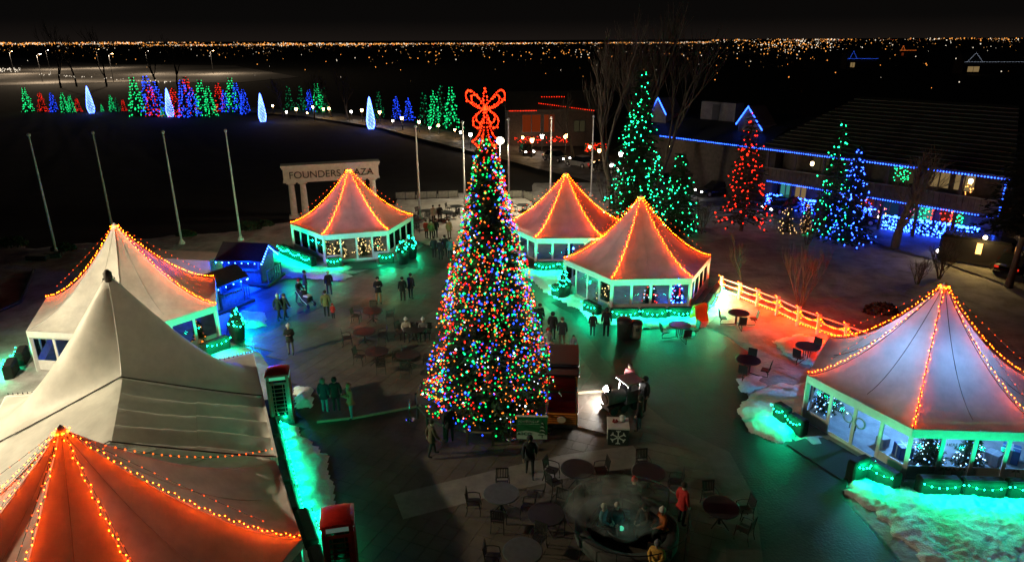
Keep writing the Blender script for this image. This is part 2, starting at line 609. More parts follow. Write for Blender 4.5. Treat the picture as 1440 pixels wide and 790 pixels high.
# lit snow fields far off on the left
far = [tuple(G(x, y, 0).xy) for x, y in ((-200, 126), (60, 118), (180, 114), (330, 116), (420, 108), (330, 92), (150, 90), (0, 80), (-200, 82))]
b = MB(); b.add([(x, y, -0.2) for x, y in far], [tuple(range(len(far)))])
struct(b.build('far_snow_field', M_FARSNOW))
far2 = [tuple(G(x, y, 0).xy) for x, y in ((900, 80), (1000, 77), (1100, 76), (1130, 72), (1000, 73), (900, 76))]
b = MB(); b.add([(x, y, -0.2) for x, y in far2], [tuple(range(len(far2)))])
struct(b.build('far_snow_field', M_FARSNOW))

# the lights of the city out to the horizon
C_OR = glow('city light sodium', (1.0, 0.36, 0.06), 2.2, 'NONE')
C_WH = glow('city light white', (1.0, 0.85, 0.65), 1.8, 'NONE')
C_RD = glow('city light red', (1.0, 0.10, 0.03), 1.6, 'NONE')
C_DM = glow('city light dim', (1.0, 0.50, 0.18), 0.45, 'NONE')
rc = random.Random(4)
b = MB()
def clight(x, y, size, mi):
    z = rc.uniform(4, 9)
    p = G(x, y, z)
    if not 60 < p.y < 15000:
        return
    b.mi = mi
    b.octa(p, size * p.length / 683 * 0.5, rc.uniform(0.9, 1.3))
def hor(x):   # where the built-up skyline runs
    return 60.5 - 0.0052 * x + (2.6 if 200 < x < 1000 else 0)
for k in range(3400):
    x = rc.uniform(-60, 1500)
    dens = (1.0 if x < 760 else (0.5 if x < 980 or x > 1240 else 1.0)) * max(0.08, 0.5 + 1.1 * noise.noise(Vector((x * 0.021, 3, 1))) + 0.5 * noise.noise(Vector((x * 0.09, 9, 1))))
    if rc.random() > dens: continue
    y = hor(x) + abs(rc.gauss(0, 1.5)) + 0.8
    clight(x, y, 0.28 + 0.9 * rc.random() ** 3, rc.choice((0, 0, 0, 1, 1, 3, 3, 3, 3, 2)))
for k in range(420):
    x = rc.uniform(-40, 1480)
    if noise.noise(Vector((x * 0.013, 5, 2))) < -0.05: continue
    clight(x, hor(x) + 4 + abs(rc.gauss(0, 6)), rc.uniform(0.3, 0.75), rc.choice((3, 3, 3, 0, 1)))
for k in range(150):
    x = rc.uniform(-40, 1480)
    y = hor(x) + 3 + rc.expovariate(1 / 16)
    clight(x, y, rc.uniform(0.3, 0.95) ** 1.3, rc.choice((0, 0, 1, 1, 3, 3, 3)))
for k in range(1500):
    x = rc.uniform(-60, 1010)
    clight(x, hor(x) + 1.4 + abs(rc.gauss(0, 0.8)), 0.3 + 0.8 * rc.random() ** 2, rc.choice((0, 0, 1, 3)))
for cx, cy, sx, sy, n in ((900, 92, 110, 12, 18), (1230, 88, 130, 12, 30), (1000, 75, 60, 5, 20), (640, 82, 80, 7, 16), (300, 84, 120, 9, 14), (1110, 62, 40, 4, 170), (60, 60, 60, 3, 130), (450, 62, 70, 2, 170), (790, 76, 40, 3, 40), (1330, 55, 40, 2, 30), (1095, 70, 25, 3, 40), (200, 60, 70, 2, 120), (610, 76, 60, 5, 30)):
    for k in range(n):
        clight(rc.gauss(cx, sx), max(hor(cx) + 0.5, rc.gauss(cy, sy)), rc.uniform(0.5, 1.2), rc.choice((0, 0, 1, 3)))
for k in range(40):
    clight(rc.uniform(0, 30), rc.gauss(98, 1.5), rc.uniform(0.4, 1.0), 1)
for k in range(40):
    t = rc.random()
    clight(50 + t * 190, 104 + t * 12 + rc.gauss(0, 1.3), rc.uniform(0.4, 1.0), 1)
city = b.build('city_lights', [C_OR, C_WH, C_RD, C_DM])
tag(city, 'thousands of amber and white city lights along the horizon', 'lights', kind='stuff')
# ================================================================== TENTS
def fabric_mat(name, col, trans):
    m = mat(name, col, 0.5, 0.26, 0.7, 0.22, 2.6, trans=trans, spec=0.35)
    return m
M_CANVAS = fabric_mat('dim-lit tent canvas', (0.52, 0.49, 0.46), 0.10)  # darker copy of the white canvas, standing in for weaker floodlight
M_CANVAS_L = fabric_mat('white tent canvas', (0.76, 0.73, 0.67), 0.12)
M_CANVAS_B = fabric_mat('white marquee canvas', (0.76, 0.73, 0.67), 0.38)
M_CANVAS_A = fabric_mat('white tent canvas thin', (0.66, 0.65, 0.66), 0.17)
M_FRAME = mat('white painted aluminium', (0.75, 0.76, 0.75), 0.4, 0.1, 3)
M_GLASS = glass_mat('window pane')
M_HEDGE = mat('green turf covered planter', (0.003, 0.012, 0.006), 0.95, 0.5, 25, 0.8, 60)
M_SOIL = mat('dark planter rim', (0.03, 0.03, 0.028), 0.8, 0.3, 8)
M_MAT = mat('dark entrance mat', (0.035, 0.04, 0.038), 0.95, 0.3, 40, 0.4, 120)
M_SEAM = mat('dark roof seam cord', (0.05, 0.045, 0.04), 0.7, 0)
M_TENTFLOOR = mat('tent floor boards', (0.42, 0.40, 0.39), 0.5, 0.25, 2)

def pagoda(c, R, rot, ez, pz, label, n=6, power=1.66, canvas=None, strings=True, walls=True, door_side=None, door_bay=None, group='white pagoda tents',
           rstr=0.025, two=False, dead=()):
    canvas = canvas or M_CANVAS
    BO = (B_ORANGE if canvas is M_CANVAS_A else glow('bulb bright orange red', (1.0, 0.05, 0.001), 340)) if n == 6 else glow('bulb soft orange', (1.0, 0.065, 0.002), 230)
    t = thing('pagoda_tent', (c[0], c[1], 0), label, 'tent', group)
    V = [Vector((math.cos(R_(rot) + 2 * PI * k / n) * R, math.sin(R_(rot) + 2 * PI * k / n) * R, 0)) for k in range(n)]
    r0 = 0.13 / R
    def prof(s):           # s: 0 at the peak .. 1 at the eave
        return ez + (pz - ez) * max(0.0, 1 - s) ** power
    NU, NV = 34, 22
    for k in range(n):
        a, b_ = V[k], V[(k + 1) % n]
        P, F = [], []
        for j in range(NV + 1):
            s = r0 + (1 - r0) * j / NV
            for i in range(NU + 1):
                u = i / NU
                p = (a.lerp(b_, u)) * s
                sag = 4 * u * (1 - u) * 0.16 * math.sin(PI * min(1, s)) + 0.020 * noise.noise(Vector((p.x * 1.3 + k * 7, p.y * 1.3, c[0]))) + 0.016 * s ** 3 * math.sin(u * 34 + 3 * noise.noise(Vector((u * 4, s * 3, k)))) * (0.4 + abs(noise.noise(Vector((u * 3, k, 7)))))
                P.append((p.x, p.y, prof(s) - sag))
        for j in range(NV):
            for i in range(NU):
                q = j * (NU + 1) + i
                F.append((q, q + NU + 1, q + NU + 2, q + 1))
        MB().add(P, F).build('canopy_panel', canvas, t, True)
        # valance board
        d = (b_ - a); ln = d.length; mid = (a + b_) / 2
        rz = math.atan2(d.y, d.x)
        vb = MB(); vb.box((mid.x, mid.y, ez - 0.17), (ln + 0.02, 0.06, 0.32), rz)
        vb.build('valance', M_FRAME, t)
        # corner post
        pb = MB(); pb.box((a.x * 0.985, a.y * 0.985, (ez - 0.3) / 2), (0.16, 0.16, ez - 0.3), R_(rot) + 2 * PI * k / n)
        pb.build('post', M_FRAME, t)
        # ridge seam
        sp = [(a * (r0 + (1 - r0) * j / 12)) for j in range(13)]
        sb = MB(); sb.tube([(p.x, p.y, prof(p.length / R) + 0.012) for p in sp], 0.016, 4)
        sb.build('seam', M_SEAM if two else M_FRAME, t)
        if True:
            m = (a + b_) / 2
            sb = MB(); sb.tube([((m * s).x, (m * s).y, prof(s) - 0.16 * math.sin(PI * s) + 0.014) for s in [r0 + (0.86 - r0) * j / 12 for j in range(13)]], 0.013 if two else 0.008, 4)
            sb.build('seam', M_SEAM if two else mat('canvas welt', (0.45, 0.43, 0.40), 0.7, 0), t)
        if strings and k not in dead:
            # a string of orange bulbs from the peak to the corner, a little off the canvas
            pts = []
            nb = int(R * 8)
            for j in range(nb):
                s = 0.03 + 0.965 * j / (nb - 1)
                zf = prof(s)
                zl = prof(0.02) + (ez - prof(0.02)) * s
                z = zf + (zl - zf) * 0.10 + 0.12
                side = V[k].cross(Vector((0, 0, 1))).normalized() * (0.05 * math.sin(j * 1.9))
                pts.append(Vector(((V[k] * s).x + side.x, (V[k] * s).y + side.y, z)))
            st = bulbs('light_string', pts, rstr * 0.74, BO, t)
            pts2 = []
            for j in range(int(nb * .55)):
                s = 0.10 + 0.88 * j / (nb * .55 - 1)
                side = V[k].cross(Vector((0, 0, 1))).normalized() * (0.10 * math.sin(j * 2.7 + k))
                pts2.append(Vector(((V[k] * s).x + side.x, (V[k] * s).y + side.y, prof(s) + 0.07)))
            wb = MB(); wb.tube(pts, 0.007, 3); wb.build('wire', WIRE, st)
            pts3 = []
            for j in range(int(nb * 0.36)):
                s = 0.06 + 0.80 * j / (nb * 0.36 - 1)
                zf = prof(s); zl = prof(0.02) + (ez - prof(0.02)) * s
                pts3.append(Vector(((V[k] * s).x, (V[k] * s).y, zf + (zl - zf) * 0.85 + 0.12)))
            st = bulbs('light_string', pts3, rstr * 0.8, B_ORANGE2, t)
            wb = MB(); wb.tube(pts3, 0.007, 3); wb.build('wire', WIRE, st)
    cap = MB(); cap.lathe([(0.16, pz * 0 + prof(r0) - 0.12), (0.17, prof(r0) + 0.05), (0.10, prof(r0) + 0.16), (0.03, prof(r0) + 0.26), (0.0, prof(r0) + 0.27)], n=10)
    cap.build('finial', M_FRAME, t, True)
    if strings:
        bulbs('light_string', [(0.2 * math.cos(q), 0.2 * math.sin(q), prof(r0) + 0.08) for q in [k * 2 * PI / 7 for k in range(7)]], rstr, B_ORANGE, t)
    fl = MB(); fl.prism([(p.x * 0.97, p.y * 0.97) for p in V], 0.03, 0.09)
    fl.build('floor', M_TENTFLOOR, t)
    if walls:
        for k in range(n):
            a, b_ = V[k] * 0.975, V[(k + 1) % n] * 0.975
            d = b_ - a; rz = math.atan2(d.y, d.x)
            nb = 4
            top = ez - 0.34
            for i in range(nb):
                u0, u1 = i / nb, (i + 1) / nb
                m = a.lerp(b_, (u0 + u1) / 2); w = d.length / nb
                is_door = (k == door_side and i in door_bay) if door_side is not None else False
                kick = 0.14 if is_door else 0.55
                w_in = w - 0.16
                wall = MB()
                wall.box((m.x, m.y, 0.1 + kick / 2), (w_in, 0.04, kick), rz)
                wall.box((m.x, m.y, top - 0.05), (w_in, 0.05, 0.10), rz)
                for sg in (-1, 1):
                    e_ = m + d.normalized() * sg * (w / 2 - 0.035)
                    wall.box((e_.x, e_.y, 0.1 + (top - 0.1) / 2), (0.07, 0.07, top - 0.1), rz)
                wp = wall.build('door' if is_door else 'wall_panel', M_FRAME, t)
                gb = MB(); gb.box((m.x, m.y, 0.1 + kick + (top - 0.1 - 0.1 - kick) / 2), (w_in, 0.012, top - 0.2 - kick), rz)
                gb.build('pane', M_GLASS, wp)
                if is_door:
                    hb = MB()
                    e_ = m + d.normalized() * (w / 2 - 0.12) * (1 if i == door_bay[0] else -1)
                    nrm = Vector((m.x, m.y, 0)).normalized()
                    hb.box((e_.x + nrm.x * 0.05, e_.y + nrm.y * 0.05, 1.05), (0.03, 0.03, 0.25), rz)
                    hb.build('handle', M_SEAM, wp)
    return t, [v + Vector((c[0], c[1], 0)) for v in V]

GARLAND_N = [0]
def planter(a, b_, label, h=0.72, w=0.45, col=None, rb=0.033, sag=0.16, group='green planters round the tents', nb=None, drop=0.0, watts=55):
    """a turf covered planter box with a swag of bulbs; front is the right-hand side of a -> b"""
    a, b_ = Vector((a[0], a[1], 0)), Vector((b_[0], b_[1], 0))
    d = b_ - a; ln = d.length; mid = (a + b_) / 2
    t = thing('planter_box', (mid.x, mid.y, 0), label, 'planter', group, math.atan2(d.y, d.x))
    bx = MB(); bx.bevbox((0, 0, h / 2 + 0.02), (ln, w, h), 0.06)
    bx.build('box', M_HEDGE, t)
    rim = MB(); rim.box((0, 0, h + 0.032), (ln - 0.16, w - 0.16, 0.02)); rim.build('soil', M_SOIL, t)
    nb = nb or max(5, int(ln / 0.24))
    pts = along((-ln / 2 + 0.05, -w / 2 - 0.13, h - 0.04 - drop), (ln / 2 - 0.05, -w / 2 - 0.13, h - 0.04 - drop), nb, sag)
    g_ = bulbs('garland', pts, rb, col or B_GREEN, t)
    for sx in (-0.27, 0.27):       # unseen point lamps added to boost the light of the bulbs
        l = bpy.data.lights.new('garland_fill_light', 'POINT'); l.energy = watts * ln / 1.6; l.color = (0.0, 1.0, 0.40); l.shadow_soft_size = 0.10
        link('garland_fill_light', l, g_).location = (sx * ln, -w / 2 - 0.30, h - 0.10 - drop)
    wb = MB(); wb.tube(pts, 0.012, 4); wb.build('wire', mat('garland greenery', (0.02, 0.06, 0.02), 0.9, 0.3, 20), g_)
    return t

EZ = 2.3
# ---- the right-hand tent
A_C, A_R = (17.6, 26.1), 4.85
tA, VA = pagoda(A_C, A_R, 176, EZ, 6.55, 'white pagoda tent at the right edge with blue-lit glass walls', canvas=M_CANVAS_A, door_side=0, door_bay=(1, 2), two=True)
# ---- tent by the arch
F_C = (-12.9, 54.0)
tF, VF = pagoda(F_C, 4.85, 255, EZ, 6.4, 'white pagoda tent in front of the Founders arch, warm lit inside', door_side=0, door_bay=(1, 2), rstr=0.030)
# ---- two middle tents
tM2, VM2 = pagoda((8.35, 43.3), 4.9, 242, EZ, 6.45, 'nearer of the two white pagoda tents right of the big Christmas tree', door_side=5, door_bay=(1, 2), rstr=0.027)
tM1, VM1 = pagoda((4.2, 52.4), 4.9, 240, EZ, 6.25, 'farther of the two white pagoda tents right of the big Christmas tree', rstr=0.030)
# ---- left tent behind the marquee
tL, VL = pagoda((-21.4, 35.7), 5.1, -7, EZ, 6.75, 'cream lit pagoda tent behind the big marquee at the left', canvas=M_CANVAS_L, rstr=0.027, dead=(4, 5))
# ---- nearest tent at the lower left
tP, VP = pagoda((-11.85, 15.6), 5.75, 3 + 1.5, 2.5, 6.45, 'nearest pagoda tent at the lower left, glowing orange', n=8, canvas=M_CANVAS_L, rstr=0.021, power=1.6, walls=False, dead=(1, 2, 3))

# ---- the big marquee: a rounded high peak at the back, a gabled middle bay
AX = Vector((0.414, -0.910, 0)).normalized()       # along the eaves, towards the camera
LT = Vector((-AX.y * -1, AX.x * -1, 0))            # placeholder, set below
LT = Vector((-0.910, -0.414, 0)).normalized()      # across, away from the plaza
B0 = Vector((-11.75, 28.05, 0))                    # back corner of the eave on the plaza side
HW, EB = 4.65, 2.7
tB = thing('marquee', (B0 + LT * HW), 'large white marquee with one high peak and a gabled middle bay at the left', 'tent')
b_org = B0 + LT * HW
def BW(a, w, z):   # a: along from the back eave, w: across from the ridge (+ plaza side)
    p = AX * a - LT * w
    return (p.x, p.y, z)
PKA, PKZ, RDG = 2.35, 7.95, 4.55
SEAM1, SEAM2 = 4.35, 9.0
def roof_z(a, w):
    aw = abs(w)
    gable = EB + (RDG - EB) * max(0.0, 1 - aw / HW) ** 1.08
    if a >= SEAM1:
        return gable
    # hip towards the back eave
    f = min(1, max(0, a / SEAM1))
    base = EB + (gable - EB) * math.sin(f * PI / 2) ** 0.8
    # the pole lifts the cloth to a sharp concave peak
    dx = (a - PKA) / (PKA + 0.0 if a < PKA else (SEAM1 - PKA)); dy = aw / HW
    r = min(1, (abs(dx) ** 2.2 + abs(dy) ** 2.2) ** (1 / 2.2))
    lift = max(0.0, 1 - r) ** 1.85
    return base + (PKZ - base) * lift
def roof_part(name, a0, a1, w0, w1, na, nw, extra=None):
    P, F = [], []
    for i in range(na + 1):
        for j in range(nw + 1):
            a = a0 + (a1 - a0) * i / na; w = w0 + (w1 - w0) * j / nw
            z = roof_z(a, w)
            if extra: z += extra(a, w)
            P.append(BW(a, w, z))
    for i in range(na):
        for j in range(nw):
            q = i * (nw + 1) + j
            F.append((q, q + 1, q + nw + 2, q + nw + 1))
    return MB().add(P, F).build(name, M_CANVAS_B, tB, True)
roof_part('canopy_panel', 0, SEAM1, 0, HW, 36, 36)
roof_part('canopy_panel', 0, SEAM1, -HW, 0, 36, 36)
# the middle bay on the plaza side hangs in soft horizontal folds, in two strips
def folds(a, w):
    s = ((a - SEAM1) / (SEAM2 - SEAM1) * 4.2 + 0.10 * math.sin(w * 1.1 + a * 0.6)) % 1.0
    fold = -0.26 * s ** 1.6 if s < 0.9 else -0.26 * 0.845 * (1 - s) / 0.10
    return fold * min(1, w / 0.4) * min(1, (HW - w) / 0.25) * min(1, (SEAM2 - a) / 0.2) - 0.03 - 0.02 * noise.noise(Vector((a * 1.5, w * 1.5, 2)))
mid_a = (SEAM1 + SEAM2) / 2
roof_part('canopy_panel', SEAM1 + 0.03, SEAM2, 0.05, HW * 0.5, 70, 24, folds)
roof_part('canopy_panel', SEAM1 + 0.03, SEAM2, HW * 0.5, HW, 70, 24, lambda a, w: folds(a + 0.12, w) - 0.012)
roof_part('canopy_panel', SEAM1 + 0.03, SEAM2, -HW, 0.05, 20, 30, lambda a, w: -0.05 * math.sin(PI * min(1, max(0, (a - SEAM1) / (SEAM2 - SEAM1)))) - 0.03 * noise.noise(Vector((a, w * 2.2, 1))))
for a in (SEAM1, SEAM2):
    sb = MB(); sb.tube([BW(a, -HW + 2 * HW * j / 40, roof_z(a, -HW + 2 * HW * j / 40) + 0.03) for j in range(41)], 0.026, 5)
    sb.build('seam', M_SEAM, tB)
# panel lines fanning from the peak
for w in (-HW, -HW * 0.5, 0.01):
    sb = MB(); sb.tube([BW(PKA - PKA * 0.98 * j / 20 if w != 0.01 else PKA + (SEAM1 - PKA) * j / 20, w * j / 20, roof_z(PKA - PKA * 0.98 * j / 20 if w != 0.01 else PKA + (SEAM1 - PKA) * j / 20, w * j / 20) + 0.012) for j in range(21)], 0.010, 4)
    sb.build('seam', M_FRAME, tB)
# eave beams, back beam, posts, plaza-side glazing
eb = MB()
eb.box(BW(SEAM2 / 2, HW, EB - 0.16), (SEAM2, 0.08, 0.32), math.atan2(AX.y, AX.x)); eb.build('valance', M_FRAME, tB)
eb = MB(); eb.box(BW(SEAM2 / 2, -HW, EB - 0.16), (SEAM2, 0.08, 0.32), math.atan2(AX.y, AX.x)); eb.build('valance', M_FRAME, tB)
eb = MB(); eb.box(BW(0, 0, EB - 0.16), (0.08, 2 * HW, 0.32), math.atan2(AX.y, AX.x)); eb.build('valance', M_FRAME, tB)
for a in (0.05, 2.2, 4.35, 6.7, 9.0):
    for w in (-HW + 0.06, HW - 0.06):
        pb = MB(); pb.box(BW(a, w, (EB - 0.3) / 2), (0.14, 0.14, EB - 0.3), math.atan2(AX.y, AX.x)); pb.build('post', M_FRAME, tB)
for a in (1.1, 3.3, 5.5, 7.85):
    wb = MB()
    wb.box(BW(a, HW - 0.06, 0.4), (2.0, 0.04, 0.7), math.atan2(AX.y, AX.x))
    wb.box(BW(a, HW - 0.06, EB - 0.4), (2.0, 0.05, 0.1), math.atan2(AX.y, AX.x))
    wp = wb.build('wall_panel', M_FRAME, tB)
    gb = MB(); gb.box(BW(a, HW - 0.06, 1.55), (2.0, 0.012, 1.55), math.atan2(AX.y, AX.x)); gb.build('pane', M_GLASS, wp)
wb = MB(); wb.box(BW(0.06, 0, 1.2), (0.03, 2 * HW - 0.3, 2.35), math.atan2(AX.y, AX.x)); wb.build('wall_panel', M_FRAME, tB)
# unlit bulb wires over the marquee
for w0, w1 in ((0.0, HW * 0.98), (0.0, -HW * 0.98), (0.0, -HW * 0.45)):
    pts = []
    for j in range(26):
        t_ = j / 25
        a = PKA - (PKA - 0.05) * t_ if w1 != HW * 0.98 else PKA - (PKA - 0.02) * t_
        w = w0 + (w1 - w0) * t_
        pts.append(Vector(BW(a, w, roof_z(a, w) + 0.10)))
    wb = MB(); wb.tube(pts, 0.008, 3)
    for p in pts[1:]:
        wb.octa(p, 0.035, 1.6)
    wb.build('unlit_light_string', WIRE, tB)
fin = MB(); fin.lathe([(0.14, PKZ - 0.35), (0.15, PKZ - 0.02), (0.06, PKZ + 0.1), (0.0, PKZ + 0.12)], c=BW(PKA, 0, 0), n=10); fin.build('finial', M_SEAM, tB, True)
# blue rope light on the back eave of the marquee
bulbs('light_string', [Vector(BW(0.0, HW * (0.25 + 0.75 * j / 29), EB + 0.08)) for j in range(30)], 0.03, glow('rope light teal', (0.02, 0.35, 1.0), 10), tB)
# swags of orange bulbs between the nearest tent and the marquee
sw = thing('light_swag', VP[1] * 0 + Vector((-11.85, 15.6, 6.3)), 'orange bulb swag from the nearest tent peak across to the marquee seam', 'string lights', 'bulb swags over the marquee')
pk = Vector((-11.85, 15.6, 6.35))
def swag(target, n, sag, label, root=None):
    r = root or thing('light_swag', pk, label, 'string lights', 'bulb swags over the marquee')
    pts = [p - pk for p in along(pk, target, n, sag)]
    s_ = bulbs('bulbs', pts[1:], 0.026, B_ORANGE2, r)
    wb = MB(); wb.tube(pts, 0.008, 3); wb.build('wire', WIRE, r)
swag(b_org + Vector(BW(SEAM2 - 0.1, HW * 0.98, EB + 0.35)), 26, 0.5, '', sw)
swag(b_org + Vector(BW(SEAM2 - 0.3, -HW * 0.7, roof_z(6, -HW * 0.7) + 0.35)), 20, 0.35, 'orange bulb swag from the nearest tent peak over the far side of the marquee')

# ---------------- planters
def planter_row(pts, lab, **kw):
    for i in range(len(pts) - 1):
        planter(pts[i], pts[i + 1], lab[i] if isinstance(lab, (list, tuple)) else lab, **kw)
def ring(Vs, C, k, u0, u1, off):
    a, b_ = Vs[k], Vs[(k + 1) % len(Vs)]
    nrm = ((a + b_) / 2 - Vector((C[0], C[1], 0))).normalized()
    return a.lerp(b_, u0) + nrm * off, a.lerp(b_, u1) + nrm * off
def face_planters(Vs, C, k, cuts, off, labs, **kw):
    for i in range(len(cuts) - 1):
        if cuts[i] is None or cuts[i + 1] is None: continue
        a, b_ = ring(Vs, C, k, cuts[i] + 0.008, cuts[i + 1] - 0.008, off)
        planter(a, b_, labs[i], **kw)
# right-hand tent: a row along the front wall, one by each side of the doors
face_planters(VA, A_C, 1, (0.02, 0.34, 0.67, 1.0), 0.75, ('planter under the front glass of the right-hand tent, next to its corner post', 'middle planter under the front glass of the right-hand tent', 'planter under the front glass at the photo right edge'), rb=0.034, watts=88, col=B_GREEN_A)
pA0, pA1 = ring(VA, A_C, 0, 0.80, 1.0, 0.78)
planter(pA0, pA1 + (pA1 - pA0) * 0.35, 'planter on the right of the right-hand tent doors', rb=0.034, watts=88, col=B_GREEN_A)
pA2 = ring(VA, A_C, 0, 0.80, 0.80, 1.75)[0]
planter(pA2, pA0, 'short planter jutting out right of the right-hand tent doors', h=0.78, w=0.4, rb=0.034, watts=88, col=B_GREEN_A, nb=5)
q0, q1 = ring(VA, A_C, 0, 0.02, 0.20, 0.85)
planter(q0, q1, 'low planter on the left of the right-hand tent doors', rb=0.034, watts=88, col=B_GREEN_A, nb=6)
planter(q0 + (q0 - q1) * 0.9, q0 + Vector((-0.05, 0.02, 0)), 'small planter behind the left one at the right-hand tent doors', h=0.85, rb=0.034, watts=88, col=B_GREEN_A, nb=5)
# tent by the arch
face_planters(VF, F_C, 5, (-0.05, 0.32, 0.66, 1.0), 0.9, ('leftmost planter round the tent by the arch', 'second planter from the left round the tent by the arch', 'third planter from the left round the tent by the arch'), rb=0.050, watts=150, sag=0.22)
face_planters(VF, F_C, 0, (0.02, 0.25), 0.9, ('planter left of the doors of the tent by the arch',), rb=0.046, watts=150)
face_planters(VF, F_C, 0, (0.80, 1.05), 0.9, ('planter right of the doors of the tent by the arch',), rb=0.046, watts=150)
face_planters(VF, F_C, 1, (0.05, 0.5), 0.9, ('planter on the right side of the tent by the arch',), rb=0.046, watts=150)
# nearer middle tent
face_planters(VM2, (8.35, 43.3), 0, (-0.04, 0.33, 0.67, 1.03), 0.85, ('left planter along the front of the nearer middle tent', 'centre planter along the front of the nearer middle tent', 'right planter along the front of the nearer middle tent'), rb=0.041, watts=150, sag=0.24)
face_planters(VM2, (8.35, 43.3), 5, (0.70, 1.0), 0.85, ('planter right of the doors of the nearer middle tent',), rb=0.040, watts=150)
face_planters(VM2, (8.35, 43.3), 5, (0.0, 0.22), 0.85, ('planter left of the doors of the nearer middle tent',), rb=0.040, watts=150)
face_planters(VM2, (8.35, 43.3), 1, (0.0, 0.45, 0.9), 0.85, ('near planter on the right side of the nearer middle tent', 'far planter on the right side of the nearer middle tent'), rb=0.040, watts=150, sag=0.22)
# farther middle tent
face_planters(VM1, (4.2, 52.4), 0, (-0.03, 0.33, 0.67, 1.0), 0.85, ('left planter along the front of the farther middle tent', 'centre planter along the front of the farther middle tent', 'right planter along the front of the farther middle tent'), rb=0.050, watts=150, sag=0.24)
face_planters(VM1, (4.2, 52.4), 5, (0.5, 1.0), 0.85, ('planter on the left side of the farther middle tent',), rb=0.046, watts=150)
# left tent
lc = (-21.4, 35.7)
face_planters(VL, lc, 0, (0.0, 0.33), 0.8, ('planter at the right corner of the left tent',), rb=0.040, watts=150)
face_planters(VL, lc, 5, (0.70, 1.0), 0.8, ('planter by the doorway of the left tent, facing the plaza',), rb=0.040, watts=150)
face_planters(VL, lc, 5, (0.30, 0.60), 1.1, ('planter standing between the left tent and the marquee corner',), rb=0.040, watts=150)
face_planters(VL, lc, 3, (0.55, 0.8), 0.9, ('planter outside the left tent, the upper of two at the far left',), rb=0.040, watts=150)
face_planters(VL, lc, 3, (0.85, 1.1), 1.1, ('planter outside the left tent, the lower of two at the far left',), rb=0.040, watts=150)
# a long row hidden below the marquee eave: only its glow and a few bulbs show
for i in range(5):
    a = b_org + Vector(BW(0.3 + i * 1.75, HW + 0.30, 0)); c_ = b_org + Vector(BW(0.3 + i * 1.75 + 1.65, HW + 0.30, 0))
    planter(c_, a, ('planter at the back corner of the marquee eave', 'second planter along the marquee eave from its back corner', 'third planter along the marquee eave from its back corner', 'fourth planter along the marquee eave from its back corner', 'planter along the marquee eave nearest the front tent')[i], h=0.42, rb=0.03, sag=0.10, drop=0.0, watts=14 if i == 0 else 34)
for i in range(2):
    d_ = (VP[0] - VP[1]).normalized()
    a = VP[1] + d_ * (0.1 + i * 2.1) + Vector((0.55, 0.25, 0)); c_ = a + d_ * 1.9
    planter(c_, a, ('planter at the far end of the nearest tent wall', 'planter beside the nearer phone box')[i], h=0.42, rb=0.03, sag=0.06, drop=0.0, watts=34)

# entrance mats
def mat_thing(c0, c1, depth, nrm, label):
    c0, c1 = Vector(c0), Vector(c1)
    d = c1 - c0
    mid = (c0 + c1) / 2 + nrm * depth / 2
    b = MB(); b.bevbox((0, 0, 0.012), (d.length, depth, 0.02), 0.006)
    o = b.build('entrance_mat', M_MAT)
    o.location = (mid.x, mid.y, 0.004)
    o.rotation_euler = (0, 0, math.atan2(d.y, d.x))
    tag(o, label, 'door mat', 'entrance mats')
n_ = ((VA[0] + VA[1]) / 2 - Vector((*A_C, 0))).normalized()
mat_thing(VA[0].lerp(VA[1], 0.22) + n_ * 0.1, VA[0].lerp(VA[1], 0.78) + n_ * 0.1, 1.9, n_, 'dark mat at the doors of the right-hand tent')
n_ = ((VF[0] + VF[1]) / 2 - Vector((*F_C, 0))).normalized()
mat_thing(VF[0].lerp(VF[1], 0.27) + n_ * 0.1, VF[0].lerp(VF[1], 0.78) + n_ * 0.1, 2.0, n_, 'dark mat at the doors of the tent by the arch')
n_ = ((VM2[5] + VM2[0]) / 2 - Vector((8.35, 43.3, 0))).normalized()
mat_thing(VM2[5].lerp(VM2[0], 0.25) + n_ * 0.1, VM2[5].lerp(VM2[0], 0.68) + n_ * 0.1, 1.8, n_, 'dark mat at the doors of the nearer middle tent')

# lamps hung inside the tents
def tent_lamp(c, z, power, color, label, m):
    t = thing('pendant_lamp', (c[0], c[1], z), label, 'lamp', 'lamps hung in the tents')
    b = MB(); b.lathe([(0.02, 0.5), (0.03, 0.16), (0.16, 0.04), (0.17, 0.0)], n=12); b.build('shade', M_FRAME, t, True)
    b = MB(); b.ball((0, 0, -0.02), 0.09); b.build('bulb', m, t, True)
    b = MB(); b.cyl((0, 0, 0.5), (0, 0, 1.6), 0.008, n=4); b.build('cord', WIRE, t)
    l = bpy.data.lights.new('lamp_light', 'POINT'); l.energy = power; l.color = color; l.shadow_soft_size = 0.25
    o = link('lamp_light', l, t); o.location = (0, 0, -0.2)
tent_lamp(A_C, 3.35, 1900, (0.20, 0.50, 1.0), 'cool blue lamp hung inside the right-hand tent', glow('cool lamp', (0.6, 0.8, 1.0), 12))
tent_lamp(F_C, 3.1, 50, (1.0, 0.75, 0.45), 'warm lamp hung inside the tent by the arch', glow('warm lamp', (1.0, 0.7, 0.35), 12))
tent_lamp((8.35, 43.3), 3.2, 45, (0.8, 0.85, 1.0), 'pale lamp hung inside the nearer middle tent', glow('cool lamp', (0.6, 0.8, 1.0), 12))
tent_lamp((4.2, 52.4), 2.7, 20, (0.6, 0.8, 1.0), 'pale lamp hung inside the farther middle tent', glow('cool lamp', (0.6, 0.8, 1.0), 12))
